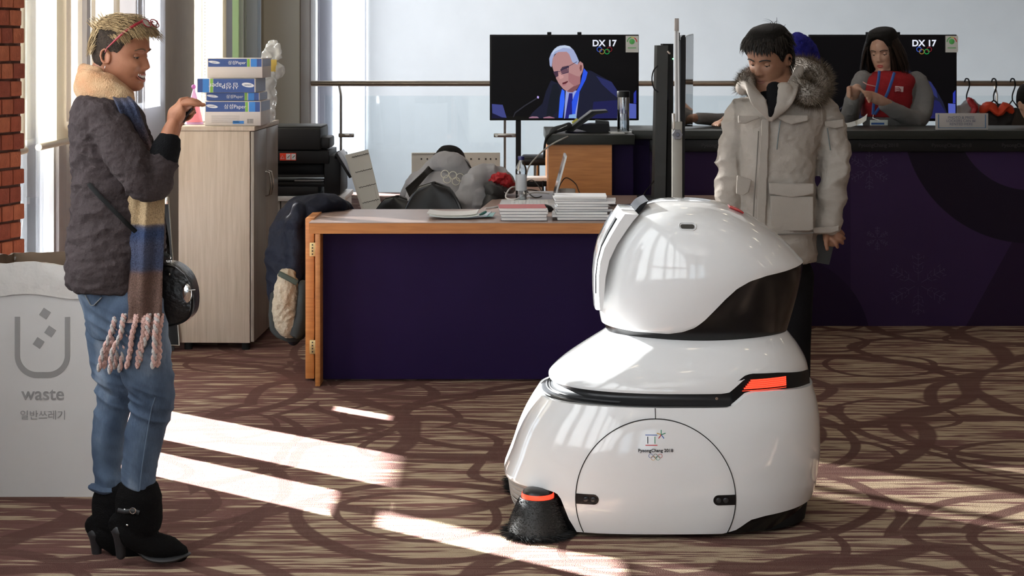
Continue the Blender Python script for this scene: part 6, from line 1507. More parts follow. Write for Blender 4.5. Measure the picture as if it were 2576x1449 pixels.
MB().tube([P(x, y, Yp-.0145) for x, y in ((706, 399), (710.5, 391), (715, 399), (706, 399))], .0013, 5).obj('warning_triangle', Mwt, u1)
# tilted control panel at the right
MB().obox(P(870, 412, Yp-.05), (.030, .22, .17), Matrix.Rotation(R(-31), 3, 'Y'), .005).obj('control_panel', M_pr2, pt)
MB().obox(P(874.5, 409, Yp-.05), (.022, .225, .165), Matrix.Rotation(R(-31), 3, 'Y'), .004).obj('panel_screen', mat('panel_grey', (.42, .46, .52), .3), pt)
MB().limb([(P(845, 395, Yp), .012), (P(853, 384, Yp-.02), .012), (P(862, 388, Yp-.03), .012)], 10).obj('panel_arm', M_pr, pt)
stn = thing('printer_stand', 'white low stand under the black printer', 'stand', (-1.2, 10.7, 0))
zs = PZ(492, Yp)-.002
MB().box(PX(665, Yp), PX(870, Yp), Yp-.03, Yp+.5, zs-.03, zs, bev=.004).obj('shelf', M_wplastic, stn)
for a_, b_ in ((665, 705), (706, 759), (760, 868)): MB().box(PX(a_, Yp)+.002, PX(b_, Yp)-.002, Yp, Yp+.45, .12, zs-.032, bev=.003).obj('door', mat('stand_white', (.62, .60, .58), .5), stn)
MB().box(PX(665, Yp), PX(868, Yp), Yp+.02, Yp+.45, 0, .118).obj('plinth', mat('plinth_beige', (.42, .33, .27), .6), stn)
# ---- folded perforated sheets leaning beside the printer
ls_ = thing('notice_board', 'pale perforated cardboard strip with handwriting leaning behind the desk', 'board', (PX(910, 10.3), 10.3, 0))
q4 = [P(868, 390, 10.35), P(926, 376, 10.4), P(964, 531, 10.3), P(912, 531, 10.25)]
q4x = [q4[0], q4[1], q4[2]+(q4[2]-q4[1])*1.75, q4[3]+(q4[3]-q4[0])*1.90]
for p in q4x[2:]: p.z = .004
cbd = MB().prism(q4x, (0, .008, 0)).obj('card', mat('ivory_card', (.55, .54, .49), .6), ls_, smooth=False)
for i in range(4):
    y = 398+i*38
    a, b = P(879+i*10, y+2, 10.2), P(920+i*10, y-7, 10.2)
    pts = [a.lerp(b, k/24)+Vector((0, 0, .004*math.sin(k*2.9+i)*math.cos(k*1.3))) for k in range(25)]
    for p in pts:
        # place on the card plane
        p.y = 10.34-(p.z-1.0)*-.05-.01
    pl_n = (q4x[1]-q4x[0]).cross(q4x[3]-q4x[0]).normalized()
    for p in pts: p.y -= (p-q4x[0]).dot(pl_n)/pl_n.y+.002
    MB().tube(pts, .0018, 5).obj('handwriting', M_dk, cbd)
wb_ = thing('hole_board', 'white board with a row of small holes standing behind the bent-over person', 'board', (PX(1146, 11.4), 11.4, 0))
a, b = P(1035, 462, 11.4), P(1258, 384, 11.4)
wbo = MB().box(a.x, b.x, 11.4, 11.415, .15, b.z, bev=.003).obj('sheet', mat('ivory_card', (.55, .54, .49), .6), wb_)
for x in (1060, 1075, 1185, 1205, 1222, 1234, 1248): MB().lathe([(.0055, 0), (.0055, .001)], P(x, 400, 11.399), 12, M=Matrix.Rotation(R(90), 3, 'X')).obj('hole', M_black, wbo)
MB().tube([P(1037+k*1.4, 388+1.2*math.sin(k*1.9), 11.398) for k in range(42)], .0014, 4).obj('handwriting', mat('pencil', (.2, .2, .2), .7), wbo)
for x in (a.x+.05, b.x-.05): MB().box(x-.01, x+.01, 11.39, 11.43, 0, .16).obj('foot', M_steel, wb_)
# ---- chairs
M_cush = mat('black_leatherette', (.008, .008, .009), .35, spec=.3)
def chair(cx, Y, ang, label, top_z, w=.42):
    t = thing('office_chair', label, 'chair', (cx, Y, 0))
    Rm = Matrix.Rotation(ang, 3, 'Z'); o = Vector((cx, Y, 0))
    def W(x, y, z): return o+Rm @ Vector((x, y, z))
    bk = MB(); v, f = [], []; N1, N2 = 18, 14
    for lay_ in (0, 1):
        for i in range(N1+1):
            u = i/N1*2-1
            for j in range(N2+1):
                s = j/N2; hw = w/2*(1-.0*s)*(max(0, 1-(max(0, s-.2)/.8)**2.6))**(1/2.6)*(.86+.14*math.sin(math.pi*min(1, s*1.2)))
                z = .50+(top_z-.50)*s; bow = -.025*(1-u*u)+.03*s
                v.append(W(u*hw, bow+(.018 if lay_ else -.018), z))
    n1 = (N1+1)*(N2+1)
    for i in range(N1):
        for j in range(N2):
            k = i*(N2+1)+j; f.append((k, k+1, k+N2+2, k+N2+1)); f.append((n1+k, n1+k+N2+1, n1+k+N2+2, n1+k+1))
    for j in range(N2): f.append((j, j+n1, j+1+n1, j+1)); e = N1*(N2+1); f.append((e+j, e+j+1, e+j+1+n1, e+j+n1))
    for i in range(N1): k = i*(N2+1); f.append((k, k+N2+1, k+N2+1+n1, k+n1))
    bo2 = bk.add(v, f).obj('backrest', M_cush, t, angle=60)
    rim_ = [Vector(v[i*(N2+1)+j]) for i, j in [(0, j) for j in range(N2+1)]+[(i, N2) for i in range(1, N1+1)]+[(N1, j) for j in range(N2-1, -1, -1)]]
    MB().tube([p+Rm @ Vector((0, .018, 0)) for p in rim_], .011, 8).obj('back_rim', mat('glossy_rim', (.02, .02, .02), .12), t)
    MB().obox(W(0, .22, .46), (w, .42, .07), Rm, .03, seg=3).obj('seat', M_cush, t)
    MB().tube([W(0, .2, .06), W(0, .2, .43)], .025, 12).obj('column', M_steel, t)
    for k in range(5):
        a_ = k*2*math.pi/5; MB().tube([W(0, .2, .09), W(.26*math.cos(a_), .2+.26*math.sin(a_), .055)], [(.022, .018), (.014, .012)], 8).obj('base_leg', M_black, t)
        MB().tube([W(.26*math.cos(a_)-.012, .2+.26*math.sin(a_), .028), W(.26*math.cos(a_)+.012, .2+.26*math.sin(a_), .028)], .026, 12).obj('caster', M_black, t)
    return t
chair(PX(1088, 9.55), 9.55, R(-20), 'black leatherette office chair behind the bent-over person, larger backrest', PZ(462, 9.55), .36)
chair(PX(990, 9.75), 9.9, R(-35), 'small black chair back just above the desk, left of the seated person', PZ(500, 9.8), .36)
# ---- grey jacket with red lining hung over a chair beside the seated person
gj2 = thing('jacket', 'pale grey jacket with red and black lining heaped over a chair back', 'jacket', (PX(1225, 9.8), 9.8, 0))
jm = MB().limb([(P(1168, 535, 9.7), (.06, .06)), (P(1176, 500, 9.72), (.07, .07)), (P(1192, 462, 9.75), (.075, .07)), (P(1225, 446, 9.8), (.075, .07)), (P(1262, 452, 9.85), (.06, .06)), (P(1282, 468, 9.9), (.035, .04))], 22)
jm.limb([(P(1200, 500, 9.75), (.10, .08)), (P(1195, 600, 9.75), (.10, .09)), (P(1195, 800, 9.75), (.09, .08)), (Vector((PX(1195, 9.75), 9.75, .03)), (.08, .07))], 20)
jm.obj('shell', M_gj, gj2, remesh=.006, sm=3, disp=wrinkle(.012, (9, 9, 14), 8))
MB().limb([(P(1236, 452, 9.72), (.012, .015)), (P(1256, 448, 9.74), (.026, .03)), (P(1276, 456, 9.78), (.026, .03)), (P(1290, 468, 9.85), (.010, .012))], 24, 8).obj('red_lining', mat('red_lining', lin(170, 20, 30), .5, bump=.5, bscale=60), gj2, disp=wrinkle(.012, (38, 38, 38)))
MB().limb([(P(1232, 470, 9.67), (.03, .03)), (P(1240, 480, 9.66), (.05, .04)), (P(1258, 490, 9.68), (.035, .03))], 14).obj('black_lining', mat('black_lining', (.02, .02, .02), .6), gj2, disp=wrinkle(.008, (25, 25, 25)))
MB().limb([(P(1238, 500, 9.66), (.05, .04)), (P(1232, 530, 9.66), (.055, .05)), (P(1235, 560, 9.66), (.04, .04))], 14).obj('dark_pocket', mat('black_lining', (.02, .02, .02), .6), gj2, disp=wrinkle(.006, (25, 25, 25)))
# ---- navy coat thrown over the left end of the desk
nc = thing('coat', 'navy coat with beige fleece lining hanging over the left end of the desk', 'coat', (PX(760, 8.75), 8.8, 0))
M_navy = mat('navy_cloth', lin(22, 26, 40), .7, bump=.3, bscale=60, spec=.2)
M_drk = mat('dark_trim', lin(40, 44, 44), .8)
ct = MB().limb([(P(868, 528, 9.10), (.03, .05)), (P(842, 515, 9.05), (.045, .10)), (P(800, 513, 8.98), (.055, .13)), (P(762, 530, 8.93), (.065, .14)), (P(742, 565, 8.9), (.07, .14)), (P(735, 620, 8.88), (.075, .14)), (P(731, 690, 8.86), (.078, .13)), (P(728, 740, 8.85), (.08, .12))], 26, side=(0, 0, 1))
ct.limb([(P(750, 560, 8.86), (.06, .12)), (P(748, 680, 8.85), (.055, .12)), (P(744, 790, 8.84), (.055, .11)), (P(742, 830, 8.84), (.04, .09))], 22, side=(1, 0, 0))
ct.obj('shell', M_navy, nc, remesh=.007, sm=3, disp=wrinkle(.012, (9, 9, 12), 6))
MB().limb([(P(722, 698, 8.73), (.050, .05)), (P(720, 730, 8.72), (.058, .055)), (P(716, 780, 8.71), (.060, .055)), (P(720, 818, 8.71), (.052, .05)), (P(728, 834, 8.73), (.03, .04))], 26, side=(1, 0, 0)).obj('fleece_lining', mat('beige_fleece', lin(178, 166, 146), .95, bump=1.0, bscale=75, var=.15, vscale=40), nc, remesh=.005, sm=2, disp=wrinkle(.007, (26, 26, 26), 2))
hem = spline([tuple(P(*p)) for p in ((689, 742, 8.80), (686, 790, 8.76), (690, 826, 8.74), (712, 845, 8.73), (738, 850, 8.74), (762, 838, 8.77), (770, 800, 8.8), (768, 740, 8.80))], 5)
MB().tube(hem, [(.014, .02)]*len(hem), 12, rnd=True).obj('hem', M_drk, nc, disp=wrinkle(.003, (30, 30, 30)))
MB().limb([(P(762, 720, 8.70), (.022, .03)), (P(760, 780, 8.69), (.026, .035)), (P(748, 834, 8.69), (.035, .03))], 14, side=(1, 0, 0)).obj('facing', M_drk, nc, disp=wrinkle(.006, (16, 16, 16)))
MB().tube([P(702, 688, 8.69), P(722, 698, 8.67), P(748, 712, 8.67)], [(.014, .008)]*3, 8, side=(0, 0, 1)).obj('pocket_trim', mat('green_trim', lin(50, 60, 50), .7), nc)
# ================================================================== things lying on the desk
ZD = .785
M_pg = mat('book_white', (.84, .84, .82), .45); M_cov = mat('book_cover', (.75, .76, .78), .35)
def booklet(x0, x1, Y, dep, z, th, rz_, label, grp, spine=(.03, .04, .09), spiral=False, red=False):
    w = (x1-x0)*Y/F; c = Vector((PX((x0+x1)/2, Y), Y+dep/2, z+th/2))
    t = thing('booklet', label, 'booklet', (c.x, c.y, z), grp); Rm = Matrix.Rotation(rz_, 3, 'Z')
    MB().obox(c, (w-.004, dep-.004, th*.86), Rm, .001).obj('pages', M_pg, t, smooth=False)
    for s in (-1, 1): MB().obox(c+Vector((0, 0, s*(th*.43+.0004))), (w, dep, .0009), Rm).obj('cover', mat('cover_navy', spine, .4) if (s < 0 or spiral) else (mat('cover_red', (.5, .03, .03), .4) if red else M_cov), t, smooth=False)
    return z+th+.0004
z = ZD+.001
names = ['bottom', 'second from bottom', 'third from bottom', 'top']
for i in range(4): z = booklet(1256+[4, 6, 0, -2][i], 1377+[0, 0, 2, -4][i], 8.44, .2, z, [.0145, .0145, .014, .017][i], R([0, -1, .5, 2][i]), 'white booklet, %s in the four-high stack on the desk front' % names[i], 'middle booklet stack on the desk', red=(i == 3))
z = ZD+.001
nm9 = ['bottom', 'second', 'third', 'fourth', 'fifth', 'sixth', 'seventh', 'eighth', 'topmost']
for i in range(9):
    dx = [8, -2, 6, 8, 4, 8, 6, 2, 4][i]; xr_ = [1532, 1545, 1528, 1540, 1532, 1530, 1552, 1525, 1528][i]
    z = booklet(1392+dx, xr_, 8.46+[.0, .0, .01, .02, .01, .02, .02, .03, .03][i], .21, z, [.0135, .012, .0125, .012, .012, .012, .013, .009, .012][i], R([1.5, -2, 1, 2, -1, 1.5, -3, 2, -1.5][i]),
                'white booklet, %s in the tall stack left of the robot head' % (nm9[i]+(' from the bottom' if 0 < i < 8 else '')), 'tall booklet stack on the desk')
ob = thing('booklet', 'single white booklet with dark ring binding leaning off the tall stack', 'booklet', P(1545, 545, 8.5))
MB().obox(Vector((PX(1556, 8.5), 8.62, ZD+.024)), (.14, .17, .009), Matrix.Rotation(R(14), 3, 'Z') @ Matrix.Rotation(R(-7), 3, 'Y'), .001).obj('pages', M_pg, ob)
lf2 = [('blue-white open brochure lying lowest of the leaflets on the desk left', 1094, 1226, .000, (.50, .58, .66), 3), ('pale green leaflet curling in the middle of the leaflets on the desk left', 1082, 1205, .007, (.62, .68, .66), -2), ('ivory leaflet on top of the leaflets on the desk left', 1074, 1200, .013, (.66, .64, .60), 1)]
for lb3, x0, x1, dz, c_, an in lf2:
    t = thing('leaflet', lb3, 'leaflet', Vector((PX((x0+x1)/2, 8.6), 8.6, ZD)), 'leaflets fanned on the left of the desk')
    v, f = [], []; NX = 14
    for la in (0, 1):
        for i in range(NX+1):
            u = i/NX; zz = ZD+.002+dz+.010*(abs(u-.5)*2)**3+(.0045 if la else 0)
            for yy_ in (0, .2): v.append(Vector((PX(lerp(x0, x1, u), 8.56)+yy_*.1*an/3, 8.52+yy_+.01*an, zz)))
    n2_ = (NX+1)*2
    for i in range(NX): k = 2*i; f += [(k, k+2, k+3, k+1), (n2_+k, n2_+k+1, n2_+k+3, n2_+k+2), (k, n2_+k, n2_+k+2, k+2), (k+1, k+3, n2_+k+3, n2_+k+1)]
    f += [(0, 1, n2_+1, n2_), (2*NX, n2_+2*NX, n2_+2*NX+1, 2*NX+1)]
    MB().add(v, f).obj('sheets', mat('leaflet_%d' % x0, c_, .35), t)
tl_ = thing('leaflet', 'small teal green leaflet with white fold beside the leaflets', 'leaflet', P(1232, 545, 8.6))
MB().prism([Vector((PX(1200, 8.6), 8.56, ZD+.004)), Vector((PX(1240, 8.6), 8.54, ZD+.012)), Vector((PX(1246, 8.6), 8.68, ZD+.016)), Vector((PX(1205, 8.6), 8.70, ZD+.006))], (0, 0, .002)).obj('sheet', mat('teal_paper', lin(110, 165, 165), .4), tl_, smooth=False)
MB().limb([(P(1208, 540, 8.58), .005), (P(1215, 537, 8.58), .007), (P(1222, 533, 8.58), .006)], 8).obj('rolled_corner', mat('dark_green_paper', lin(20, 90, 80), .4), tl_)
# laptop, half open, screen edge-on
lp = thing('laptop', 'white laptop with its screen seen edge-on, on the desk wing', 'laptop', P(1335, 512, 9.15))
YL = 9.25; zb = ZD+.002
MB().prism([Vector((PX(1256, 9.12), 9.05, zb)), Vector((PX(1395, 9.12), 9.05, zb)), Vector((PX(1400, 9.3), 9.36, zb)), Vector((PX(1262, 9.3), 9.36, zb))], (0, 0, .02)).obj('base', mat('laptop_white', (.62, .64, .67), .35), lp, angle=30)
kb = MB()
for r_ in range(4):
    for c_ in range(12):
        if c_ < 10: MB().obox((PX(1290, 9.2)+c_*.0195-.0, 9.14+r_*.045, zb+.0215), (.016, .034, .003), None).obj('key', M_wplastic, lp, smooth=False)
p0, p1, q0, q1 = P(1392, 505, 9.1), P(1422, 392, 9.1), Vector((0, .26, 0)), None
d_ = (p1-p0).normalized(); nrm_ = Vector((d_.z, 0, -d_.x))
MB().prism([p0, p1, p1+nrm_*.010, p0+nrm_*.010], (0, .27, 0)).obj('screen_lid', M_steel, lp, angle=30)
MB().prism([p0-nrm_*.001+d_*.012, p1-nrm_*.001-d_*.012, p1-nrm_*.0002-d_*.012, p0-nrm_*.0002+d_*.012], (0, .25, 0)).obj('display', mat('dark_display', (.03, .035, .045), .12), lp, smooth=False)
ms = thing('computer_mouse', 'black computer mouse in front of the laptop', 'mouse', P(1367, 520, 8.95))
MB().rings([(PX(1367, 8.9), 8.92, ZD+.001, .048, .030), (PX(1367, 8.9), 8.92, ZD+.012, .052, .032), (PX(1366, 8.9), 8.92, ZD+.026, .042, .026), (PX(1364, 8.9), 8.92, ZD+.035, .022, .014), (PX(1364, 8.9), 8.92, ZD+.037, .004, .003)], n=2.3).obj('shell', M_black, ms)
# water bottle with blue cap
def bottle(px, ytop, Y, z0, label, capm, prof, lab=False, lvl=None):
    t = thing('water_bottle', label, 'bottle', (PX(px, Y), Y, z0)); c = Vector((PX(px, Y), Y, z0)); h = PZ(ytop, Y)-z0
    MB().lathe([(r_, z*h) for r_, z in prof], c, 28).obj('bottle_body', glassmat('bottle_plastic', (.88, .92, .95), 1.0, .05), t)
    rt = prof[-1][0]; MB().lathe([(rt+.004, h*prof[-1][1]-.002), (rt+.005, h-.003), (rt+.003, h)], c, 20).obj('cap', capm, t)
    if lvl: MB().lathe([(prof[1][0]-.003, .005), (prof[1][0]-.003, h*lvl)], c, 24).obj('water', glassmat('water', (.80, .86, .9), 1.6, .02), t)
    if lab: MB().lathe([(.0305, h*.28), (.0305, h*.62)], c, 28, cap=False).obj('label', mat('clear_label', (.70, .74, .78), .3, alpha=.55), t)
bottle(1311, 393, 9.35, ZD+.001, 'plastic water bottle with dark blue cap beside the laptop', mat('blue_cap', lin(30, 30, 95), .4), [(.026, 0), (.029, .04), (.0295, .2), (.0295, .62), (.031, .68), (.029, .76), (.014, .88), (.013, .93)], True, .35)
bottle(1568, 229, 10.2, 1.139 if False else 1.126, 'straight clear bottle with black cap, half full of water, on the counter', M_black, [(.033, 0), (.035, .02), (.035, .80), (.033, .86)], False, .45)
mg = thing('mug', 'white ceramic mug behind the booklets, right of the laptop', 'mug', (PX(1426, 9.3), 9.3, ZD))
cM = Vector((PX(1427, 9.3), 9.3, ZD+.001))
mgb = MB().lathe([(.036, 0), (.041, .004), (.0425, .04), (.0435, .082), (.040, .082), (.038, .03), (.03, .012), (.001, .010)], cM, 28).obj('cup', mat('ceramic', (.62, .61, .59), .2), mg)
MB().tube([cM+Vector((-.040, 0, .068)), cM+Vector((-.058, 0, .062)), cM+Vector((-.062, 0, .04)), cM+Vector((-.052, 0, .020)), cM+Vector((-.038, 0, .016))], [(.004, .006)]*5, 8, rnd=True).obj('handle', MATS['ceramic'], mg)
# adapters, webcam puck and cables
def cable(name, label, pts, r, m, cat='cable', grp='cables on the desk'):
    q = spline([tuple(p) for p in pts], 8); o = MB().tube(q, r, 7, rnd=True).obj(name, m); tag(o, label, cat, grp); return o
M_wc = mat('white_cable', (.6, .6, .6), .4)
ad = thing('power_adapter', 'white box-shaped power adapter behind the laptop base', 'adapter', (PX(1365, 9.5), 9.5, ZD))
MB().obox((PX(1362, 9.6), 9.6, ZD+.022), (.15, .09, .042), Matrix.Rotation(R(10), 3, 'Z'), .006).obj('case', mat('adapter_white', (.60, .62, .68), .4), ad)
ad2 = thing('power_adapter', 'small white adapter lying right of the mug', 'adapter', (PX(1455, 9.5), 9.5, ZD))
MB().obox((PX(1457, 9.5), 9.5, ZD+.018), (.055, .05, .034), None, .006).obj('case', M_wplastic, ad2)
pk_ = thing('power_plug', 'black round plug at the end of a thin cable, near the robot head', 'plug', P(1570, 512, 8.9))
MB().limb([(Vector((PX(1562, 8.95), 8.95, ZD+.018)), .016), (Vector((PX(1575, 8.95), 8.95, ZD+.018)), .017)], 12).obj('plug_body', M_black, pk_)
wcm = thing('desk_microphone', 'small black stick antenna on a round foot behind the laptop', 'antenna', (PX(1366, 9.8), 9.8, ZD))
MB().lathe([(.026, 0), (.024, .006), (.010, .014), (.006, .03), (.005, .085), (.001, .088)], (PX(1366, 9.8), 9.8, ZD), 18).obj('stick', M_black, wcm)
rt_ = thing('network_box', 'flat white device with black underside behind the laptop', 'device', (PX(1350, 10.5), 10.5, ZD))
MB().box(PX(1322, 10.5), PX(1378, 10.5), 10.45, 10.6, ZD+.033, ZD+.055, bev=.004).obj('top_shell', M_wplastic, rt_)
MB().box(PX(1324, 10.5), PX(1376, 10.5), 10.46, 10.59, ZD+.001, ZD+.032, bev=.003).obj('lower_shell', M_black, rt_)
def D(x, Y, dz=.004): return Vector((PX(x, Y), Y, ZD+dz))
cable('cable', 'white cable curving from the bottle over the desk edge towards the grey jacket', [D(1395, 9.6, .03), D(1340, 9.45, .05), D(1300, 9.3, .03), D(1262, 9.2, .006), D(1240, 9.1), D(1222, 9.03)], .004, M_wc)
cable('cable', 'white cable looping left of the water bottle', [D(1330, 9.9, .02), D(1290, 9.7, .06), D(1272, 9.6, .02), D(1285, 9.5, .01), D(1330, 9.5, .02), D(1352, 9.6, .01)], .0045, M_wc)
cable('cable', 'black cable looping between bottle and laptop', [D(1310, 9.9, .05), D(1340, 9.8, .09), D(1365, 9.6, .03), D(1345, 9.5, .02), D(1325, 9.6, .05), D(1350, 9.7, .04), D(1392, 9.7, .01)], .003, M_black)
cable('cable', 'black cable arching behind the laptop screen to the white mug', [D(1400, 9.75, .01), D(1410, 9.8, .07), D(1425, 9.85, .10), D(1448, 9.8, .07), D(1460, 9.6, .03), D(1485, 9.5, .008), D(1530, 9.2, .006), D(1562, 8.97, .012)], .003, M_black)
cable('cable', 'thin black cable running from the mug to the tall dark stand', [D(1410, 9.2, .006), D(1440, 9.3, .04), D(1470, 9.3, .006), D(1520, 9.2, .006), D(1600, 9.3, .008), D(1625, 9.45, .06), D(1645, 9.5, .11)], .003, M_black)
cable('cable', 'light grey cable sweeping from the desk phone down to the laptop', [P(1455, 336, 10.2), P(1425, 345, 9.88), P(1385, 365, 9.86), P(1350, 395, 9.8), P(1328, 425, 9.7), P(1322, 470, 9.6), D(1330, 9.62, .004)], .0045, mat('grey_cable', (.3, .29, .27), .5), grp='cables by the phone')
# ---- desk phone terminal on the counter end
dp = thing('desk_phone', 'black desk phone with tilted display on the end of the counter', 'phone', P(1470, 335, 10.15))
YP = 10.12; zt2 = 1.125
MB().prism([P(x, y, YP) for x, y in ((1422, 331), (1489, 280), (1528, 278), (1530, 283), (1500, 288), (1440, 332))], (0, .22, 0)).obj('display_housing', M_dk, dp, angle=30)
MB().prism([P(x, y, YP-.004) for x, y in ((1424, 330), (1490, 280), (1526, 278), (1526, 281), (1496, 284), (1434, 331))], (0, .003, 0)).obj('display_edge', M_black, dp, smooth=False)
MB().prism([P(x, y, YP+.02) for x, y in ((1450, 318), (1488, 312), (1530, 312), (1530, 334), (1488, 334), (1450, 324))], (0, .17, 0)).obj('base', M_black, dp, angle=30)
MB().prism([P(x, y, YP+.03) for x, y in ((1500, 303), (1532, 306), (1535, 330), (1500, 328))], (0, .13, 0)).obj('rear_block', M_dk, dp, angle=30)
for x in (1490, 1528): MB().lathe([(.012, 0), (.01, PZ(331, YP)-zt2)], (PX(x, YP), YP+.08, zt2), 12).obj('foot', M_black, dp)
MB().limb([(P(1388, 340, 10.05), (.006, .02)), (P(1395, 328, 10.05), (.010, .02)), (P(1415, 322, 10.06), (.010, .02)), (P(1432, 316, 10.08), (.008, .02))], 12).obj('handset', M_dk, dp)
MB().tube([P(1386+k*1.15, 334-.52*k+1.0*math.sin(k*2.5), 10.045+.004*math.cos(k*2.5)) for k in range(36)], .0016, 5).obj('coiled_cord', M_wc, dp)
cable('strap', 'black strap hanging from the counter end beside the desk phone', [P(1397, 330, 9.885), P(1378, 343, 9.875), P(1371, 362, 9.875), P(1369, 395, 9.875)], .007, M_blackm, 'strap', 'straps')
MB_n = thing('sticky_note', 'small yellow note tucked behind the desk phone', 'note', P(1448, 305, 10.25))
MB().obox(P(1449, 308, 10.3), (.04, .004, .035), Matrix.Rotation(R(-35), 3, 'Y')).obj('sheet', mat('yellow_note', (.55, .52, .08), .6), MB_n)
for i, (x0, x1, Y, lab) in enumerate(((1500, 1590, 10.15, 'white printed sheet lying in front of the clear bottle'), (1536, 1572, 10.02, 'smaller printed slip lying nearest the counter edge'))):
    t = thing('paper_sheet', lab, 'paper', (PX((x0+x1)/2, Y), Y, zt2)); MB().box(PX(x0, Y), PX(x1, Y), Y, Y+.09, zt2+.0005, zt2+.0015).obj('sheet', M_pg, t, smooth=False)
# black glossy chair seat / stool behind the counter end
stl = thing('bar_stool', 'black glossy stool seat glimpsed left of the wooden counter end', 'stool', (PX(1345, 11.3), 11.3, 0))
zz = PZ(402, 11.3)
MB().obox((PX(1350, 11.3), 11.3, zz), (.20, .3, .055), None, .02, seg=3).obj('seat', M_cush, stl)
MB().tube([(PX(1350, 11.3), 11.3, .02), (PX(1350, 11.3), 11.3, zz-.03)], .02, 10).obj('column', M_steel, stl)
MB().lathe([(.15, 0), (.15, .01), (.03, .03)], (PX(1350, 11.3), 11.3, 0), 24).obj('foot_plate', M_steel, stl)
# ---- tall dark screen stand and silver pole stand (edge-on)
st1 = thing('screen_stand', 'tall dark grey screen tower seen edge-on, standing on the desk wing', 'stand', (PX(1668, 9.5), 9.5, ZD))
Ys = 9.5
MB().prism([P(x, y, Ys) for x, y in ((1653, 114), (1681, 114), (1674, 500), (1645, 500))], (0, .18, 0)).obj('tower', mat('stand_grey', (.028, .030, .029), .5), st1, angle=30)
MB().prism([P(x, y, Ys+.02) for x, y in ((1668, 110), (1694, 110), (1694, 252), (1682, 252)) ], (0, .16, 0)).obj('screen_back', M_black, st1, angle=30)
MB().prism([P(x, y, Ys+.02) for x, y in ((1681, 252), (1694, 252), (1692, 500), (1676, 500))], (0, .16, 0)).obj('cable_duct', M_blackm, st1, angle=30)
MB().box(PX(1610, Ys), PX(1722, Ys), Ys-.03, Ys+.25, ZD+.001, PZ(500, Ys), bev=.004).obj('foot_plate', M_black, st1)
MB().tube(spline([tuple(P(x, y, Ys-.01)) for x, y in ((1655, 165), (1644, 178), (1640, 200), (1645, 222), (1656, 232))], 5), .0035, 7).obj('loop_cable', M_black, st1)
MB().ell(P(1693, 148, Ys+.01), (.004, .004, .004), seg=8).obj('status_light', mat('green_led', (.2, .9, .3), .4, emit=3), st1)
MB().limb([(P(1680, 130, Ys-.01), .006), (P(1685, 135, Ys-.01), .006)], 8).obj('screw', M_steel, st1)
st2 = thing('pole_stand', 'silver telescopic pole stand with grey clamp knob, holding a dark panel edge-on', 'stand', (PX(1704, 8.2), 8.2, 0))
Y2 = 8.2
MB().box(PX(1697, Y2), PX(1708, Y2), Y2, Y2+.02, PZ(78, Y2), PZ(46, Y2), bev=.002).obj('top_section', mat('grey_pole', (.33, .30, .28), .4), st2)
M_alu = mat('bright_aluminium', (.66, .66, .66), .35, metal=.3)
MB().prism([P(x, y, Y2) for x, y in ((1697, 78), (1708, 78), (1710, 306), (1698, 306))], (0, .02, 0)).obj('upper_pole', M_alu, st2, angle=30)
MB().prism([P(x, y, Y2) for x, y in ((1701, 78), (1703, 78), (1705, 306), (1702, 306))], (0, -.002, 0)).obj('groove', mat('groove_grey', (.2, .2, .2), .5), st2, smooth=False)
a, b = P(1691, 306, Y2), P(1716, 306, Y2)
MB().box(a.x, b.x, Y2-.01, Y2+.035, .02, a.z, bev=.003).obj('lower_pole', mat('grey_aluminium', (.30, .29, .26), .45, metal=.2), st2)
kn = MB().rings([(0, 0, 0, .024, .024), (0, 0, .02, .022, .022)], sm=0, seg=36); 
kn.v = [((x*(1+.08*math.cos(6*math.atan2(y, x)))), y*(1+.08*math.cos(6*math.atan2(y, x))), z) for x, y, z in kn.v]
MB().addmb(kn, Matrix.Translation(P(1703, 338, Y2)+Vector((0, -.01, 0))) @ Matrix.Rotation(R(90), 4, 'X')).obj('clamp_knob', mat('knob_grey', (.16, .16, .18), .5), st2)
MB().lathe([(.010, 0), (.008, .006)], P(1703, 338, Y2)+Vector((0, -.032, 0)), 16, M=Matrix.Rotation(R(90), 3, 'X')).obj('knob_cap', mat('knob_blue', (.09, .10, .14), .5), st2)
MB().box(PX(1690, Y2), PX(1697, Y2), Y2-.012, Y2+.01, PZ(325, Y2), PZ(285, Y2), bev=.002).obj('clamp', M_steel, st2)
MB().box(a.x-.15, b.x+.15, Y2-.12, Y2+.1, 0, .018, bev=.004).obj('base_plate', M_steel, st2)
MB().prism([P(x, y, Y2+.03) for x, y in ((1713, 94), (1718, 88), (1724, 88), (1724, 200), (1722, 520), (1712, 520))], (0, .12, 0)).obj('dark_panel', M_black, st2, angle=30)
MB().prism([P(x, y, Y2+.035) for x, y in ((1707, 102), (1714, 100), (1713, 300), (1709, 300))], (0, .08, 0)).obj('panel_backing', mat('blue_grey_panel', (.06, .07, .08), .4), st2, angle=30)
MB().box(PX(1707, Y2), PX(1712, Y2), Y2+.03, Y2+.05, PZ(102, Y2), PZ(82, Y2)).obj('peg', M_black, st2)
gl_ = MB().prism([P(1724, 92, Y2+.03), P(1743, 87, Y2+.6), P(1741, 318, Y2+.6), P(1722, 318, Y2+.03)], (.003, 0, 0)).obj('clear_pane', glassmat('clear_pane', (.88, .9, .9), .6), st2, smooth=False)
MB().tube([P(1743, 87, Y2+.6), P(1742, 200, Y2+.6), P(1740, 318, Y2+.6)], .0035, 6).obj('pane_edge', M_blackm, gl_)
MB().tube([P(1724, 92, Y2+.03), P(1734, 88, Y2+.3), P(1743, 86, Y2+.6)], .003, 6).obj('pane_top_edge', M_steel, gl_)
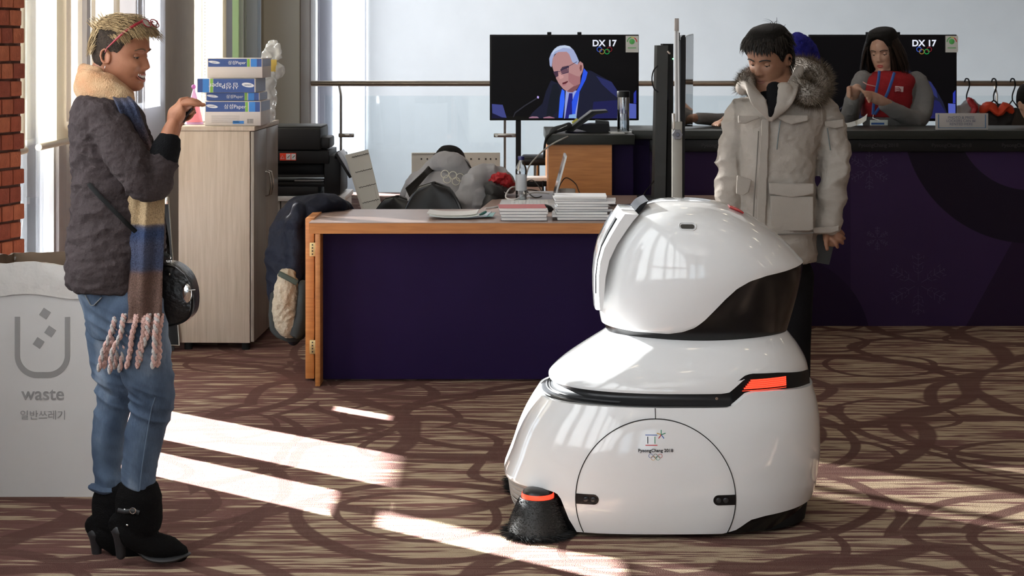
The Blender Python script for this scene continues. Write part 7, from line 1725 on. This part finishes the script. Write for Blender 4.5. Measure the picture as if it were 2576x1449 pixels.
# ---- sign on the counter
sg = thing('sign', 'white tabletop sign reading photo and press lockers can be rented here', 'sign', P(2420, 325, 10.25))
Ysg = 10.16; a, b = P(2354, 326, Ysg), P(2486, 285, Ysg)
M_sg = mat('sign_white', (.42, .40, .385), .5)
sb = MB().box(a.x, b.x, Ysg, Ysg+.012, 1.1395, b.z, bev=.002).obj('plate', M_sg, sg)
M_sb = mat('sign_blue', lin(60, 110, 150), .5); M_st = mat('sign_text', lin(110, 115, 135), .5)
for i, s_ in enumerate(('PHOTO & PRESS', 'LOCKERS CAN BE', 'RENTED HERE')): text('sign_text', s_, .0215, P(2418, 296+i*8.2, Ysg-.002), M_st, sb, ext=.0004)
for (x0, x1, y0, y1) in ((2360, 2362, 288, 322), (2478, 2480, 288, 322), (2360, 2480, 321, 322.2)): MB().box(PX(x0, Ysg), PX(x1, Ysg), Ysg-.0016, Ysg-.0004, PZ(y1, Ysg), PZ(y0, Ysg)).obj('sign_border', M_sb, sb, smooth=False)
# ---- jackets on hangers along the handrail
def hanger(px, Y, label, grp, w=.36, tilt=0):
    t = thing('clothes_hanger', label, 'hanger', (PX(px, Y), Y, 1.0), grp); zr_ = PZ(210, Y)
    c = Vector((PX(px, Y), Y, 0))
    pts = [c+Vector((-.025, 0, zr_+.015)), c+Vector((-.01, 0, zr_+.05)), c+Vector((.02, 0, zr_+.04)), c+Vector((.028, 0, zr_-.03)), c+Vector((.0, 0, zr_-.12)), c+Vector((.0, 0, zr_-.19))]
    MB().tube(spline([tuple(p) for p in pts], 5), .008, 8).obj('hook', M_blackm, t)
    MB().tube([c+Vector((-w/2, 0, zr_-.34)), c+Vector((0, 0, zr_-.18)), c+Vector((w/2, 0, zr_-.34))], .011, 8).obj('arms', M_blackm, t)
    return t
YJ = 18.85
hanger(2432, YJ, 'black hanger on the handrail holding the grey and red jacket', 'hangers on the handrail', .24)
hanger(2500, YJ, 'black hanger on the handrail holding the orange and black jacket', 'hangers on the handrail', .34)
hanger(2547, YJ, 'thin black hanger hook nearest the right edge', 'hangers on the handrail', .24)
def hj(px, y0, hw, label, m1, m2=None, hd=.10):
    t = thing('jacket', label, 'jacket', (PX(px, YJ), YJ, .5), 'jackets hanging on the handrail')
    zt_ = PZ(y0, YJ)
    c = PX(px, YJ)
    b_ = MB().rings([(c, YJ-.02, zt_, hw*.22, .05), (c, YJ-.02, zt_-.05, hw*.6, .08), (c, YJ-.02, zt_-.13, hw, .10), (c, YJ-.02, zt_-.40, hw*1.05, .12), (c, YJ-.02, zt_-.80, hw*1.1, .12), (c, YJ-.02, .25, hw*1.1, .11)], seg=30, n=2.4)
    b_.limb([(Vector((c-hw*.9, YJ-.02, zt_-.12)), .06), (Vector((c-hw*1.15, YJ-.04, zt_-.4)), .06), (Vector((c-hw*1.15, YJ-.04, zt_-.7)), .05)], 12)
    b_.limb([(Vector((c+hw*.9, YJ-.02, zt_-.12)), .06), (Vector((c+hw*1.15, YJ-.04, zt_-.4)), .06), (Vector((c+hw*1.15, YJ-.04, zt_-.7)), .05)], 12)
    b_.obj('shell', m1, t, remesh=.014, sm=3, disp=wrinkle(.015, (7, 7, 9), px))
    return t, c, zt_
t, c, z_ = hj(2440, 250, .14, 'pale grey jacket with red patterned lining hanging on the handrail', M_gj)
MB().limb([(Vector((c-.03, YJ-.14, z_-.02)), (.05, .03)), (Vector((c+.01, YJ-.15, z_-.10)), (.08, .03)), (Vector((c-.03, YJ-.15, z_-.20)), (.02, .02))], 12).obj('red_lining', mat('red_lining', lin(170, 20, 30), .5), t, disp=wrinkle(.012, (18, 18, 18)))
t, c, z_ = hj(2512, 262, .19, 'black jacket with orange hood hanging on the handrail', mat('black_jacket', (.012, .012, .013), .7))
MB().limb([(Vector((c-.20, YJ-.10, z_-.06)), (.05, .04)), (Vector((c-.13, YJ-.13, z_-.01)), (.06, .04)), (Vector((c-.05, YJ-.15, z_-.09)), (.05, .03)), (Vector((c+.03, YJ-.13, z_-.02)), (.06, .04)), (Vector((c+.10, YJ-.10, z_-.06)), (.04, .04))], 14).obj('orange_hood', mat('orange_cloth', lin(225, 75, 40), .6), t, disp=wrinkle(.015, (14, 14, 14)))
t, c, z_ = hj(2556, 272, .12, 'dark brown jacket hanging nearest the right edge', mat('dark_brown_cloth', (.03, .022, .016), .8))
